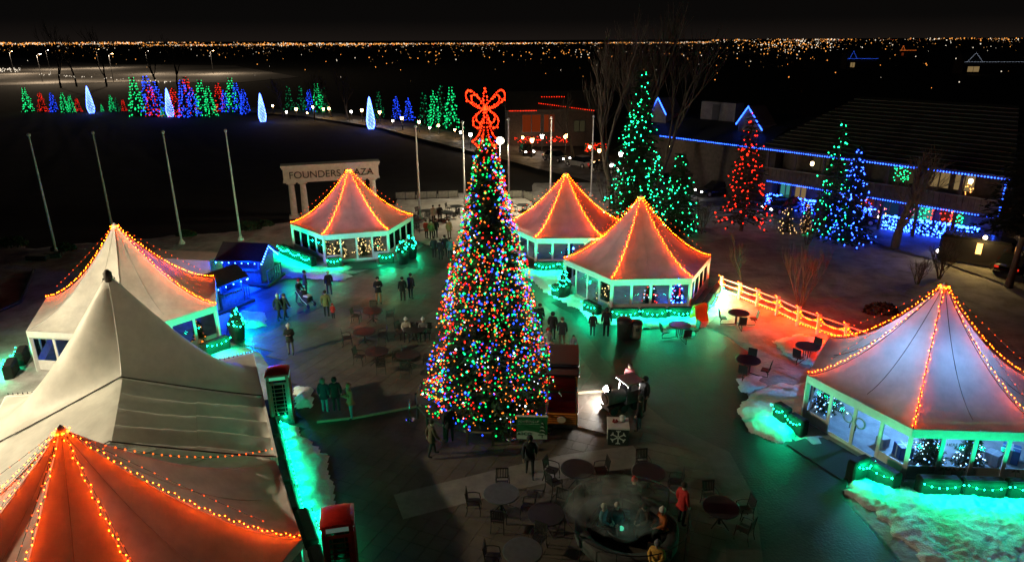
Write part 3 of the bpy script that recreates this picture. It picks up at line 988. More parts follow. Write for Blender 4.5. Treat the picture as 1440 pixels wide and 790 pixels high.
# ================================================================== TREES
M_NEEDLE = mat('dark fir needles', (0.022, 0.055, 0.022), 0.8, 0.5, 1.3)
M_NEEDLE2 = mat('blue green spruce needles', (0.03, 0.06, 0.045), 0.8, 0.45, 1.3)
M_BARK = mat('grey brown bark', (0.09, 0.075, 0.06), 0.9, 0.4, 6, 0.8, 18)
M_BARK_D = mat('dark bark', (0.035, 0.028, 0.022), 0.95, 0.4, 6, 0.8, 18)

def fir_parts(h, r, seed, levels, per, twigs, leaf, z0=0.04, power=0.9, gap=0.0, lumps=0.12):
    """needle mesh, trunk mesh and branch points of a fir standing at the origin"""
    rg = random.Random(seed)
    P, F = [], []
    pts = []
    k = 0
    br = MB()
    for lv in range(levels):
        t = lv / (levels - 1)
        z = h * (z0 + (0.985 - z0) * t ** 0.92)
        rr = r * ((1 - z / h) ** power) * (1 + lumps * math.sin(lv * 2.1)) + 0.03 * r
        n = max(3, int(per * (0.35 + 0.65 * (1 - t))))
        for i in range(n):
            if rg.random() < gap:
                continue
            a = lv * 2.39 + 2 * PI * i / n + rg.uniform(-0.25, 0.25)
            L = rr * rg.uniform(0.72, 1.12)
            drop = L * rg.uniform(0.16, 0.34)
            ca_, sa_ = math.cos(a), math.sin(a)
            def at_(s):
                return Vector((ca_ * L * s, sa_ * L * s, z - drop * s * s + 0.12 * L * s))
            nt = max(4, int(twigs * (0.4 + 0.6 * L / r)))
            br.cyl(at_(0.03), at_(0.9), 0.012 * r + 0.006, 0.004 * r + 0.002, 3, False)
            for q in range(nt):
                s = (0.22 + 0.78 * (q + rg.random()) / nt)
                p = at_(s)
                wdt = leaf * rg.uniform(0.7, 1.3) * (1.25 - 0.5 * s)
                for sg in (-1, 1):
                    sp = rg.uniform(0.5, 1.0) * sg
                    d = Vector((ca_ * 0.75 - sa_ * sp, sa_ * 0.75 + ca_ * sp, rg.uniform(-0.55, 0.15))).normalized()
                    e_ = p + d * wdt
                    up = Vector((rg.uniform(-.3, .3), rg.uniform(-.3, .3), 1)).cross(d).normalized() * wdt * 0.20
                    o = len(P)
                    P += [p - up * 0.5, p.lerp(e_, 0.45) - up, e_, p.lerp(e_, 0.45) + up]
                    F.append((o, o + 1, o + 2, o + 3))
                if s > 0.5:
                    pts.append((p, a, t))
    tr = MB()
    tr.tube([(0, 0, -0.1), (0.01 * h, 0, h * 0.3), (0, 0.005 * h, h * 0.65), (0, 0, h * 0.98)], 0.016 * h + 0.03, 8, 0.01)
    me = bpy.data.meshes.new('needles')
    me.from_pydata([tuple(p) for p in P], [], F)
    return me, tr, br, pts

def fir(name, loc, h, r, seed, label, strings, levels=30, per=12, twigs=9, leaf=0.35, group=None, rb=0.06, needles=None, z0=0.04, power=0.9, gap=0.0, cat='tree', jitter=0.06):
    t = thing(name, loc, label, cat, group)
    me, tr, br, pts = fir_parts(h, r, seed, levels, per, twigs, leaf, z0, power, gap)
    me.materials.append(needles or M_NEEDLE)
    link('crown', me, t)
    trunk = tr.build('trunk', M_BARK, t, True)
    tag(br.build('branches', M_BARK_D, trunk), kind='stuff')
    rg = random.Random(seed + 5)
    for nm, m, n in strings:
        sel = [rg.choice(pts) for _ in range(n)]
        bulbs(nm, [p + Vector((math.cos(a), math.sin(a), 0.1)) * rg.uniform(0.02, jitter + 0.05) + Vector((rg.uniform(-jitter, jitter), rg.uniform(-jitter, jitter), rg.uniform(-jitter, jitter))) for p, a, _ in sel], rb, m, t)
    return t, pts

# ---------------- the great Christmas tree
TC = Vector((-1.02, 28.1, 0.0))
xt = thing('christmas_tree', TC, 'towering Christmas tree with multicoloured bulbs and a red bow in mid plaza', 'tree')
me, tr, br, xpts = fir_parts(12.9, 2.95, 3, 100, 26, 9, 0.36, 0.012, 0.97, 0.06, 0.10)
me.materials.append(mat('bright fir needles', (0.045, 0.11, 0.045), 0.75, 0.5, 1.3))
link('crown', me, xt)
trunk = tr.build('trunk', M_BARK, xt, True); tag(br.build('branches', M_BARK_D, trunk), kind='stuff')
rg = random.Random(21)
outer = xpts
def skin_pts(n, zlo=0.03, zhi=0.97):
    out = []
    while len(out) < n:
        # evenly over the cone's surface, with denser and thinner patches
        t = 1 - rg.random() ** 0.70
        if not zlo < t < zhi: continue
        z = 12.9 * (0.012 + 0.978 * t)
        a = rg.uniform(0, 2 * PI)
        dens = 0.45 + 1.2 * noise.noise(Vector((math.cos(a) * 1.6, math.sin(a) * 1.6, z * 0.42)))
        if rg.random() > max(0.22, dens + 0.25): continue
        rr = 2.95 * (1 - z / 12.9) ** 0.97 + 0.16
        rr *= rg.uniform(0.80, 1.10) * (1 + 0.07 * noise.noise(Vector((math.cos(a) * 2.5, math.sin(a) * 2.5, z * 0.9))))
        out.append(Vector((math.cos(a) * rr, math.sin(a) * rr, z - 0.25 * rr * 0.3)))
    return out
for nm, m, n, rb in (('red_lights', T_RED, 1050, 0.031), ('green_lights', T_GREEN, 1250, 0.032), ('blue_lights', T_BLUE, 680, 0.034), ('amber_lights', T_AMBER, 1500, 0.027), ('white_lights', T_WHITE, 170, 0.025)):
    bulbs(nm, skin_pts(int(n * 0.85)), rb, m, xt, vary=(0.65, 1.55))
bulbs('large_blue_lights', skin_pts(44), 0.058, glow('large blue bulb', (0.02, 0.10, 1.0), 12), xt)
bulbs('large_green_lights', skin_pts(70), 0.05, glow('large green bulb', (0.01, 1.0, 0.3), 6), xt)
bulbs('large_red_lights', skin_pts(70), 0.046, glow('large red bulb', (1.0, 0.02, 0.01), 8), xt)
bulbs('large_white_lights', skin_pts(14), 0.045, glow('large white bulb', (0.85, 0.95, 1.0), 10), xt)
# the bow: wire loops closely set with red bulbs
bow = MB(); bow_pts = []
def loop(pts2, close=True, n=26):
    """smooth outline through points given in the bow's own plane"""
    k = len(pts2); out = []
    for i in range(n):
        u = i / n * k if close else i / (n - 1) * (k - 1)
        a = int(u); f = u - a
        g_ = lambda q: Vector(pts2[q % k]) if close else Vector(pts2[max(0, min(k - 1, q))])
        p0, p1, p2, p3 = g_(a - 1), g_(a), g_(a + 1), g_(a + 2)
        out.append(0.5 * ((2 * p1) + (p2 - p0) * f + (2 * p0 - 5 * p1 + 4 * p2 - p3) * f * f + (3 * p1 - p0 - 3 * p2 + p3) * f ** 3))
    return out
def bow_loop(pts2, close=True, n=26, yo=0.0, dup=True):
    for sc in ((1.0, 0.72) if dup else (1.0,)):
        c_ = Vector((0, 0)) if not dup else Vector(pts2[0])
        pp = [c_ + (Vector(p) - c_) * sc for p in pts2]
        lp = loop(pp, close, int(n * sc))
        w = [Vector((p[0], yo + 0.06 * math.sin(i * 1.3), p[1])) for i, p in enumerate(lp)]
        bow.tube(w + ([w[0]] if close else []), 0.018, 4)
        bow_pts.extend(w)
for sg in (-1, 1):
    bow_loop([(0.0, 0.0), (sg * 0.28, 0.32), (sg * 0.62, 0.62), (sg * 0.84, 0.58), (sg * 0.86, 0.33), (sg * 0.6, 0.10), (sg * 0.3, -0.05)], n=30)
    bow_loop([(sg * 0.02, -0.08), (sg * 0.30, -0.20), (sg * 0.55, -0.42), (sg * 0.56, -0.66), (sg * 0.36, -0.84), (sg * 0.18, -0.60)], n=24, yo=-0.08)
    bow_loop([(sg * 0.02, -0.1), (sg * 0.16, -0.7), (sg * 0.34, -1.08), (sg * 0.62, -1.34)], False, 15, -0.22, False)
    bow_loop([(sg * 0.02, -0.1), (sg * 0.08, -0.8), (sg * 0.16, -1.2), (sg * 0.34, -1.52), (sg * 0.62, -1.34)], False, 18, -0.24, False)
bow_loop([(-0.06, -0.1), (-0.08, 0.3), (0.0, 0.72), (0.08, 0.3), (0.06, -0.1)], False, 14, -0.05, False)
bowo = bow.build('bow_frame', mat('red bow frame', (0.35, 0.02, 0.02), 0.5, 0.2, 8), xt)
bz = D(677, 158, TC.y).z
bowo.location = (0.0, -0.1, bz + 0.22); bowo.scale = (0.88, 1, 1.0)
bulbs('bow_lights', bow_pts + [p.lerp(q, 0.5) + Vector((rg.uniform(-.05, .05), -0.05, rg.uniform(-.05, .05))) for p, q in zip(bow_pts, bow_pts[1:]) if (p - q).length < 0.4 and rg.random() < 0.35], 0.030, glow('bow bulb', (1.0, 0.020, 0.003), 15), bowo)
# low stand fencing and stanchions round the tree foot
# ---------------- big green tree and its neighbours
def base(x, y): return G(x, y, 0)
fir('green_lit_spruce', base(892, 322), D(898, 97, base(892, 322).y).z, 3.1, 31, 'tallest spruce strung with green lights, right of the Christmas tree', [('green_lights', glow('green tree light', (0.01, 1.0, 0.28), 22), 330)],
    levels=40, per=15, twigs=10, leaf=0.55, rb=0.048, power=0.8, group='spruces strung with green lights')
fir('green_lit_spruce', base(950, 326), 6.9, 2.5, 32, 'short wide spruce with sparse green lights right of the tallest one', [('green_lights', glow('green tree light', (0.01, 1.0, 0.28), 22), 120)],
    levels=26, per=13, twigs=9, leaf=0.5, rb=0.046, power=0.75, group='spruces strung with green lights')
fir('red_lit_spruce', base(1042, 324), D(1051, 157, base(1042, 324).y).z, 2.6, 33, 'dark spruce strung with red lights in front of the long house', [('red_lights', glow('red tree light', (1.0, 0.016, 0.005), 13), 190)],
    levels=24, per=11, twigs=8, leaf=0.5, rb=0.05, power=0.85, z0=0.10, gap=0.12)
fir('green_lit_spruce', base(1163, 334), D(1163, 168, base(1163, 334).y).z, 2.2, 34, 'slender spruce with green lights before the house', [('green_lights', glow('green tree light', (0.01, 1.0, 0.28), 22), 110)],
    levels=26, per=11, twigs=8, leaf=0.45, rb=0.048, power=0.8, group='spruces strung with green lights')
fir('blue_lit_spruce', base(1188, 340), D(1186, 204, base(1188, 340).y).z, 2.1, 35, 'spruce strung with blue lights before the house', [('blue_lights', glow('blue tree light', (0.02, 0.07, 1.0), 30), 210)],
    levels=28, per=13, twigs=9, leaf=0.5, rb=0.052, power=0.85)
# ---------------- far row of small lit trees across the field
FAR_COL = {'g': glow('far green light', (0.01, 1.0, 0.25), 2.6), 'r': glow('far red light', (1.0, 0.02, 0.008), 2.6),
           'b': glow('far blue light', (0.012, 0.06, 1.0), 5.0), 'd': glow('far dim green light', (0.01, 0.6, 0.2), 0.9)}
COLN = {'g': 'green', 'r': 'red', 'b': 'blue', 'd': 'dim green'}
proto = {}
for i, c in enumerate('grbd'):
    t, _ = fir('lit_fir', (0, 0, 0), 1.0, 0.26, 50 + i, '', [('lights', FAR_COL[c], 150 if c != 'd' else 80)], levels=13, per=9, twigs=5, leaf=0.10, rb=0.0155, power=0.85, group='small lit firs across the field', jitter=0.01)
    proto[c] = [t, False]
FARROW = [(40, 157, 124, 'g'), (61, 157, 130, 'r'), (77, 157, 131, 'b'), (92, 158, 131, 'g'), (102, 158, 134, 'g'), (111, 157, 138, 'r'), (144, 157, 147, 'g'), (159, 157, 134, 'g'), (166, 157, 138, 'd'), (175, 156, 140, 'r'),
          (195, 163, 109, 'g'), (213, 163, 107, 'b'), (217, 164, 120, 'r'), (224, 163, 115, 'b'), (229, 164, 150, 'g'), (248, 164, 124, 'r'), (268, 160, 108, 'r'), (263, 164, 113, 'b'), (274, 165, 124, 'b'), (287, 163, 113, 'g'), (297, 163, 122, 'g'),
          (311, 156, 117, 'r'), (318, 157, 127, 'b'), (329, 157, 110, 'g'), (336, 158, 117, 'b'), (346, 160, 126, 'b'), (408, 158, 122, 'd'), (425, 158, 122, 'd'), (437, 158, 126, 'b'), (448, 159, 118, 'g'), (458, 160, 124, 'd'),
          (534, 166, 130, 'd'), (558, 168, 136, 'b'), (575, 170, 138, 'b'), (597, 178, 131, 'd'), (612, 178, 128, 'g'), (622, 178, 121, 'd'), (636, 180, 123, 'g')]
ords = {}
cnt = {c: sum(1 for f in FARROW if f[3] == c) for c in 'grbd'}
ORD = ['leftmost', 'second', 'third', 'fourth', 'fifth', 'sixth', 'seventh', 'eighth', 'ninth', 'tenth', 'eleventh', 'twelfth', 'thirteenth', 'fourteenth', 'fifteenth']
for x, yb, yt, c in FARROW:
    p0 = G(x, yb, -0.25)
    hh = D(x, yt, p0.y).z + 0.25
    t, used = proto[c]
    if used: t = copy_tree(t)
    proto[c][1] = True
    k = ords.get(c, 0); ords[c] = k + 1
    put(t, p0, random.uniform(0, 6), '%s %s-lit fir from the left in the far row across the field' % (ORD[k], COLN[c]), (hh * 0.92, hh * 0.92, hh))
# glowing cones of light
def light_cone(x, yb, yt, label):
    p0 = G(x, yb, -0.25); hh = D(x, yt, p0.y).z + 0.25
    t = thing('light_cone', p0, label, 'light cone', 'blue-white light cones across the field')
    r = hh * 0.14
    CP = lambda s: r * (0.55 + 0.45 * math.sin(min(1, s / 0.3) * PI / 2)) * max(0.0, 1 - max(0, s - 0.12) / 0.88) ** 0.75
    b = MB(); b.lathe([(CP(s) * 0.9 + 0.02, hh * s) for s in (0, 0.1, 0.25, 0.45, 0.65, 0.82, 0.94, 1)], n=10)
    b.build('wire_cone', mat('pale cone mesh', (0.3, 0.32, 0.36), 0.7, 0.2, 2), t)
    rg = random.Random(int(x))
    pts = []; pts2 = []
    for k in range(16):
        a = 2 * PI * k / 16
        for j in range(26):
            s = j / 25
            rr = CP(s) + 0.06
            q = Vector((math.cos(a + s * 0.4) * rr, math.sin(a + s * 0.4) * rr, hh * s))
            (pts if (j + k) % 3 else pts2).append(q)
    bulbs('white_lights', pts, 0.085, glow('cone white', (0.35, 0.55, 1.0), 5), t)
    bulbs('blue_lights', pts2, 0.09, glow('cone blue', (0.01, 0.05, 1.0), 30), t)
light_cone(129, 159, 122, 'leftmost blue-white cone of lights across the field')
light_cone(240, 164, 125, 'second blue-white cone of lights from the left across the field')
light_cone(370, 171, 132, 'third blue-white cone of lights from the left across the field')
light_cone(522, 181, 137, 'rightmost blue-white cone of lights across the field')

# ---------------- bare trees
def bare_tree(name, loc, h, seed, label, spread=0.5, forks=3, r0=0.2, depth=5, m=None, group='bare winter trees', lean=(0, 0), stems=1, upright=0.25, stiff=False):
    t = thing(name, loc, label, 'tree', group)
    rg = random.Random(seed)
    tr, cr = MB(), MB()
    def grow(p, d, L, r, k):
        pts = [p]
        n = 4
        q = p.copy(); dd = d.copy()
        for i in range(n):
            w_ = 0.04 if stiff and k == 0 else 0.16
            dd = (dd + Vector((rg.uniform(-w_, w_), rg.uniform(-w_, w_), rg.uniform(-.05, .12) * (1 if k else .4)))).normalized()
            q = q + dd * L / n
            pts.append(q.copy())
        (tr if k < 2 else cr).tube(pts, r, 6 if k < 2 else 3, r * 0.66)
        if k >= depth: return
        nb = forks if k else forks
        for i in range(nb + (1 if k > 1 else 0)):
            s = 1.0 if i == 0 else rg.uniform(0.45, 0.95)
            idx = min(n, max(1, int(round(s * n))))
            ax = Vector((rg.uniform(-1, 1), rg.uniform(-1, 1), rg.uniform(-.2, .5)))
            nd = (dd + ax * spread * (0.5 if i == 0 else 1.0) + Vector((0, 0, upright))).normalized()
            grow(pts[idx], nd, L * rg.uniform(0.6, 0.85), r * (0.62 if i == 0 else 0.48), k + 1)
    for s in range(stems):
        a = s * 2.4
        st = Vector((math.cos(a), math.sin(a), 0)) * (0.25 if stems > 1 else 0)
        grow(Vector((0, 0, -0.2)) + st * r0 * 2, Vector((lean[0], lean[1], 1)).normalized() + st, h * (0.26 if stiff else 0.36), r0, 0)
    tr.build('trunk', m or M_BARK, t, True)
    cr.build('crown', m or M_BARK, t)
    return t
b1 = base(868, 300)
bare_tree('bare_tree', (10.2, 66.5, 0), 17.0, 2, 'tall pale bare tree rising left behind the tallest green spruce', 0.42, 3, 0.34, 5, mat('pale bark', (0.055, 0.045, 0.036), 0.9, 0.3, 5), stems=2, upright=0.35)
bare_tree('bare_tree', (14.6, 70.5, 0), 16.0, 6, 'tall pale bare tree rising right behind the tallest green spruce', 0.5, 3, 0.30, 5, mat('pale bark', (0.055, 0.045, 0.036), 0.9, 0.3, 5), stems=2, upright=0.25)
bare_tree('bare_tree', base(1258, 350), 11.5, 9, 'big dark bare tree in front of the long house', 0.66, 3, 0.36, 5, M_BARK, upright=0.10, stiff=True)
bare_tree('bare_tree', base(1041, 398), 3.6, 12, 'small bare tree behind the rail fence by the middle tent', 0.8, 3, 0.09, 4, M_BARK, upright=0.0)
bare_tree('bare_shrub', base(1125, 432), 4.2, 15, 'upright bare shrub behind the rail fence', 0.28, 3, 0.05, 4, M_BARK, stems=5, upright=0.5)
bare_tree('bare_shrub', base(1320, 392), 2.6, 18, 'spreading bare shrub behind the right-hand tent peak', 0.6, 3, 0.05, 4, M_BARK, stems=6, upright=0.2)
bare_tree('bare_shrub', base(1290, 400), 2.2, 19, 'low bare shrub left of the spreading one behind the right-hand tent', 0.6, 3, 0.04, 4, M_BARK, stems=5, upright=0.2)
bare_tree('bare_shrub', base(1135, 345), 3.6, 20, 'pale twiggy shrub in front of the blue-lit spruce', 0.35, 3, 0.04, 4, M_BARK, stems=5, upright=0.5)
bare_tree('bare_shrub', base(850, 285), 4.5, 24, 'thin bare shrub left of the tallest green spruce', 0.45, 3, 0.05, 4, M_BARK, stems=4, upright=0.4)
bare_tree('bare_shrub', base(985, 330), 3.2, 25, 'bare shrub between the short green spruce and the red one', 0.45, 3, 0.05, 4, M_BARK, stems=4, upright=0.3)
bare_tree('bare_tree', G(806, 222), 9, 28, 'bare tree in front of the red lit house', 0.6, 3, 0.25, 4, M_BARK)
for i, (x, y, h) in enumerate(((398, 165, 9), (443, 168, 10), (466, 166, 9), (490, 170, 11))):
    bare_tree('bare_tree', G(x, y), h, 40 + i, ('bare park tree by the third light cone', 'bare park tree beside the lit path, second of four', 'bare park tree beside the lit path, third of four', 'bare park tree left of the rightmost light cone')[i], 0.6, 3, 0.22, 4, M_BARK_D)
for i, (x, y, h) in enumerate(((86, 124, 22), (108, 122, 20), (150, 122, 20), (222, 126, 18), (250, 126, 18))):
    bare_tree('bare_tree', G(x, y, -0.3), h, 60 + i, 'bare tree silhouetted against the far snow field, %s from the left' % ORD[i].replace('leftmost', 'first'), 0.6, 3, 0.4, 4, M_BARK_D)
# tall dark spruce at the right edge
fir('dark_spruce', G(1418, 404), 14.0, 3.0, 77, 'tall unlit dark spruce at the right edge behind the tent', [], levels=40, per=14, twigs=10, leaf=0.6, z0=0.30, power=0.6, needles=mat('black needles', (0.008, 0.011, 0.008), 0.9, 0.4, 1))
# low dark bushes along the far edge of the left snow
def bush(loc, s, seed, label, m=None):
    rg = random.Random(seed)
    t = thing('bush', loc, label, 'bush', 'low dark bushes')
    P, F = [], []
    for k in range(420):
        a, b_, r = rg.uniform(0, 2 * PI), math.asin(rg.random()), rg.uniform(0.55, 1.05) ** 0.5
        p = Vector((math.cos(a) * math.cos(b_) * s * r, math.sin(a) * math.cos(b_) * s * 0.6 * r, math.sin(b_) * s * 0.62 * r))
        d1 = Vector((rg.uniform(-1, 1), rg.uniform(-1, 1), rg.uniform(-1, 1))).normalized() * 0.14
        d2 = d1.cross(Vector((rg.uniform(-1, 1), rg.uniform(-1, 1), rg.uniform(-1, 1)))).normalized() * 0.08
        o = len(P); P += [p - d1, p + d2, p + d1, p - d2]; F.append((o, o + 1, o + 2, o + 3))
    MB().add(P, F).build('foliage', m or M_NEEDLE, t)
    st = MB()
    for k in range(6):
        a = k * 1.05
        st.tube([(0, 0, -0.1), (math.cos(a) * s * 0.3, math.sin(a) * s * 0.2, s * 0.25), (math.cos(a) * s * 0.7, math.sin(a) * s * 0.45, s * 0.4)], 0.03, 4, 0.01)
    st.build('stems', M_BARK_D, t)
for i, (x, y, s) in enumerate(((90, 352, 1.0), (262, 332, 0.9), (350, 322, 1.2), (372, 318, 0.9), (20, 345, 1.2), (445, 312, 0.8))):
    bush(G(x, y), s, 90 + i, ('low dark bush by the leftmost flagpole', 'low dark bush by the third flagpole', 'wide dark bush by the fourth flagpole', 'small dark bush right of the fourth flagpole', 'dark bush at the left edge of the snow', 'dark bush by the arch columns')[i])
bush(G(1238, 440), 1.1, 120, 'round dark bush on the snow left of the right-hand tent peak', M_BARK_D)
# ================================================================== BUILT THINGS
M_STONE = mat('white painted stone', (0.66, 0.66, 0.62), 0.7, 0.15, 3, 0.2, 20)
M_STEEL = mat('pale grey steel', (0.68, 0.69, 0.70), 0.45, 0.15, 6)
M_BLACK = mat('black painted metal', (0.018, 0.018, 0.02), 0.45, 0.2, 8)
M_INK = mat('black lettering', (0.015, 0.015, 0.018), 0.6, 0)
M_WOOD_D = mat('dark brown boards', (0.045, 0.028, 0.02), 0.8, 0.4, 5, 0.3, 20)
M_ROOF = mat('dark metal roof', (0.05, 0.055, 0.05), 0.6, 0.3, 2, 0.2, 8)
M_RUBBER = mat('tyre rubber', (0.015, 0.015, 0.015), 0.85, 0.2, 10)

def text_part(txt, size, m, parent, loc, rz, depth=0.03, name='lettering', align='CENTER', sx=1.0, rx=PI / 2, split=False):
    cu = bpy.data.curves.new('txt', 'FONT')
    cu.body = txt; cu.size = size; cu.extrude = depth; cu.align_x = align; cu.align_y = 'CENTER'
    o = bpy.data.objects.new('txt', cu); COL.objects.link(o)
    bpy.context.view_layer.update()
    dg = bpy.context.evaluated_depsgraph_get()
    me = bpy.data.meshes.new_from_object(o.evaluated_get(dg))
    bpy.data.objects.remove(o)
    me.materials.clear(); me.materials.append(m)
    t = link(name, me, parent)
    t.location = loc; t.rotation_euler = (rx, 0, rz); t.scale = (sx, 1, 1)
    if not split:
        t['kind'] = 'stuff'
        return t
    # one object for each letter
    bm = bmesh.new(); bm.from_mesh(me); bm.faces.ensure_lookup_table()
    seen = set()
    for f in bm.faces:
        if f.index in seen: continue
        stack, comp = [f], []
        seen.add(f.index)
        while stack:
            q = stack.pop(); comp.append(q)
            for v in q.verts:
                for r in v.link_faces:
                    if r.index not in seen: seen.add(r.index); stack.append(r)
        vi = {}
        lb = MB(); vv = []; ff = []
        for q in comp:
            for v in q.verts:
                if v.index not in vi: vi[v.index] = len(vv); vv.append(tuple(v.co))
            ff.append(tuple(vi[v.index] for v in q.verts))
        o = lb.add(vv, ff).build('letter', m, parent)
        o.location = loc; o.rotation_euler = (rx, 0, rz); o.scale = (sx, 1, 1)
    bm.free(); bpy.data.objects.remove(t)

# ---------------- the arch
pL, pR = G(394, 232, 5.05), G(533, 225, 5.05)
pL.z = pR.z = 0
dA = (pR - pL); LA = dA.length; rA = math.atan2(dA.y, dA.x)
arch = thing('columned_arch', pL, 'white columned arch lettered FOUNDERS PLAZA behind a tent', 'arch', None, rA)
b = MB(); b.box((LA / 2, 0, 4.10), (LA * 0.965, 1.0, 1.15)); b.build('beam', M_STONE, arch)
b = MB(); b.box((LA / 2, 0, 4.77), (LA * 0.985, 1.15, 0.18)); b.box((LA / 2, 0, 4.95), (LA, 1.35, 0.17)); b.build('cornice', M_STONE, arch)
b = MB(); b.box((LA / 2, 0, 3.46), (LA * 0.98, 1.1, 0.13)); b.build('architrave', M_STONE, arch)
for u in (0.085, 0.20, 0.80, 0.915):
    c = MB()
    c.lathe([(0.40, 0), (0.40, 0.18), (0.34, 0.26), (0.33, 0.4), (0.31, 1.6), (0.27, 3.05), (0.27, 3.12)], c=(LA * u, 0, 0), n=16)
    co = c.build('column', M_STONE, arch, True)
    c = MB(); c.lathe([(0.27, 3.1), (0.36, 3.22), (0.36, 3.26)], c=(LA * u, 0, 0), n=16); c.box((LA * u, 0, 3.325), (0.85, 0.85, 0.13)); c.build('capital', M_STONE, co)
    c = MB(); c.box((LA * u, 0, 0.05), (0.95, 0.95, 0.28)); c.build('plinth', M_STONE, co)
text_part('FOUNDERS PLAZA', 0.92, M_INK, arch, (LA / 2, -0.53, 4.06), 0, 0.02, sx=1.02, split=True)

# ---------------- flagpoles
FP = [(80, 357, 41, 190), (160, 330, 136, 187), (256, 343, 228, 186), (339, 338, 313, 184), (591, 308, 587, 178), (654, 300, 653, 172), (716, 303, 715, 168), (774, 290, 773, 166), (831, 276, 833, 164)]
FPL = ['leftmost bare flagpole, standing on snow at the far left', 'second bare flagpole from the left, behind the left tent peak', 'third bare flagpole from the left, on blue-grey snow', 'fourth bare flagpole from the left, left of the arch',
       'flagpole on the terrace right of the arch', 'flagpole just left of the Christmas tree top', 'flagpole just right of the globe lamp', 'flagpole behind the farther middle tent, right of the lamp', 'rightmost flagpole, near the parked cars']
for (bx, by, tx, ty), lb in zip(FP, FPL):
    p = G(bx, by)
    h = D(tx, ty, p.y).z
    t = thing('flagpole', p, lb, 'flagpole', 'bare flagpoles')
    b = MB(); b.lathe([(0.10, 0.25), (0.085, h * 0.5), (0.055, h - 0.12), (0.05, h - 0.1)], n=8); b.build('pole', M_STEEL, t, True)
    b = MB(); b.lathe([(0.26, 0), (0.26, 0.12), (0.15, 0.3), (0.11, 0.42)], n=10); b.build('base', M_STEEL, t, True)
    b = MB(); b.ball((0, 0, h), 0.14, 8, 6); b.build('finial', M_STEEL, t, True)

# ---------------- globe lamp by the terrace
def globe_lamp(p, h, r, power, color, label, m, group=None, name='globe_lamp'):
    t = thing(name, p, label, 'lamp post', group)
    b = MB(); b.lathe([(0.16, 0), (0.14, 0.25), (0.07, 0.4), (0.05, h - r * 1.2), (0.09, h - r)], n=8); b.build('post', M_STEEL, t, True)
    b = MB(); b.ball((0, 0, h), r, 12, 8, (1, 1, 0.85)); b.build('globe', m, t, True)
    if power:
        l = bpy.data.lights.new('globe_light', 'POINT'); l.energy = power; l.color = color; l.shadow_soft_size = r
        o = link('globe_light', l, t); o.location = (0, 0, h - r * 1.3)
    return t
pg = G(704, 298); hg = D(703, 198, pg.y).z
globe_lamp(pg, hg, 0.42, 5200, (1.0, 0.84, 0.55), 'tall globe lamp shining white just right of the Christmas tree', glow('globe glass', (1.0, 0.86, 0.6), 9))

# ---------------- lanterns along the lit path and road
LAN = glow('lantern glass', (1.0, 0.55, 0.18), 60)
LANW = glow('white lantern glass', (1.0, 0.9, 0.8), 60)
LAN_POS = [(385, 158), (404, 165), (418, 166), (433, 165), (442, 162), (456, 163), (464, 164), (495, 167), (510, 168), (535, 172), (553, 178), (566, 180), (590, 184), (605, 188), (617, 187), (640, 192), (648, 196), (735, 205), (829, 218), (1003, 215)]
proto_l = [None, None]
ORD17 = ['first', 'second', 'third', 'fourth', 'fifth', 'sixth', 'seventh', 'eighth', 'ninth', 'tenth', 'eleventh', 'twelfth', 'thirteenth', 'fourteenth', 'fifteenth', 'sixteenth', 'seventeenth']
for i, (x, y) in enumerate(LAN_POS):
    p = G(x, y + 4, 0)
    w = i % 3 == 1
    if proto_l[w] is None:
        t = thing('path_lantern', p, '', 'lantern', 'lanterns along the lit path')
        b = MB(); b.lathe([(0.12, 0), (0.06, 0.3), (0.05, 2.0)], n=6); b.build('post', M_BLACK, t, True)
        b = MB(); b.lathe([(0.10, 2.0), (0.20, 2.1), (0.24, 2.5), (0.05, 2.62)], n=8); b.build('glass', LANW if w else LAN, t, True)
        b = MB(); b.lathe([(0.26, 2.5), (0.12, 2.72), (0.02, 2.8)], n=8); b.build('cap', M_BLACK, t, True)
        proto_l[w] = t
    else:
        t = copy_tree(proto_l[w])
    put(t, p, 0, ('white' if w else 'warm') + ' lantern beside the lit path, ' + ORD17[i] + ' from the left' if i < 17 else ('warm lantern by the cars below the red lit house', 'warm lantern near the rightmost flagpole', 'warm lantern in front of the left wing of the long house')[i - 17], random.uniform(0.65, 1.1))
for i, (x, y) in enumerate(((662, 206), (678, 212), (748, 218), (762, 210), (795, 214), (842, 228), (872, 238), (1012, 246))):
    t = copy_tree(proto_l[i % 3 == 0])
    t['group'] = 'lanterns along the road'
    put(t, G(x, y + 4, 0), 0, 'lantern on the road behind the tents, ' + ORD17[i] + ' from the left', random.uniform(0.8, 1.25))
# street lamps far left
for i, (x, y) in enumerate(((20, 104), (70, 98), (140, 96), (210, 104), (300, 104), (60, 116), (160, 116), (-60, 110))):
    p = G(x, y, -0.2)
    t = thing('street_lamp', p, 'tiny street lamp over the distant snow field, ' + ('second', 'fourth', 'fifth', 'seventh', 'rightmost', 'third', 'sixth', 'leftmost')[i] + ' along the upper left edge', 'street lamp', 'far street lamps at the upper left')
    b = MB(); b.cyl((0, 0, 0), (0, 0, 11), 0.14, 0.08, 6); b.cyl((0, 0, 11), (1.8, -0.5, 11.6), 0.08, 0.05, 5); b.build('post', M_BLACK, t)
    b = MB(); b.box((1.9, -0.5, 11.5), (0.5, 0.3, 0.15)); b.build('head', LANW if i % 2 else LAN, t)
    l = bpy.data.lights.new('street_light', 'POINT'); l.energy = 14000; l.color = (1.0, 0.75, 0.5); l.shadow_soft_size = 0.4
    link('street_light', l, t).location = (1.9, -0.5, 11)

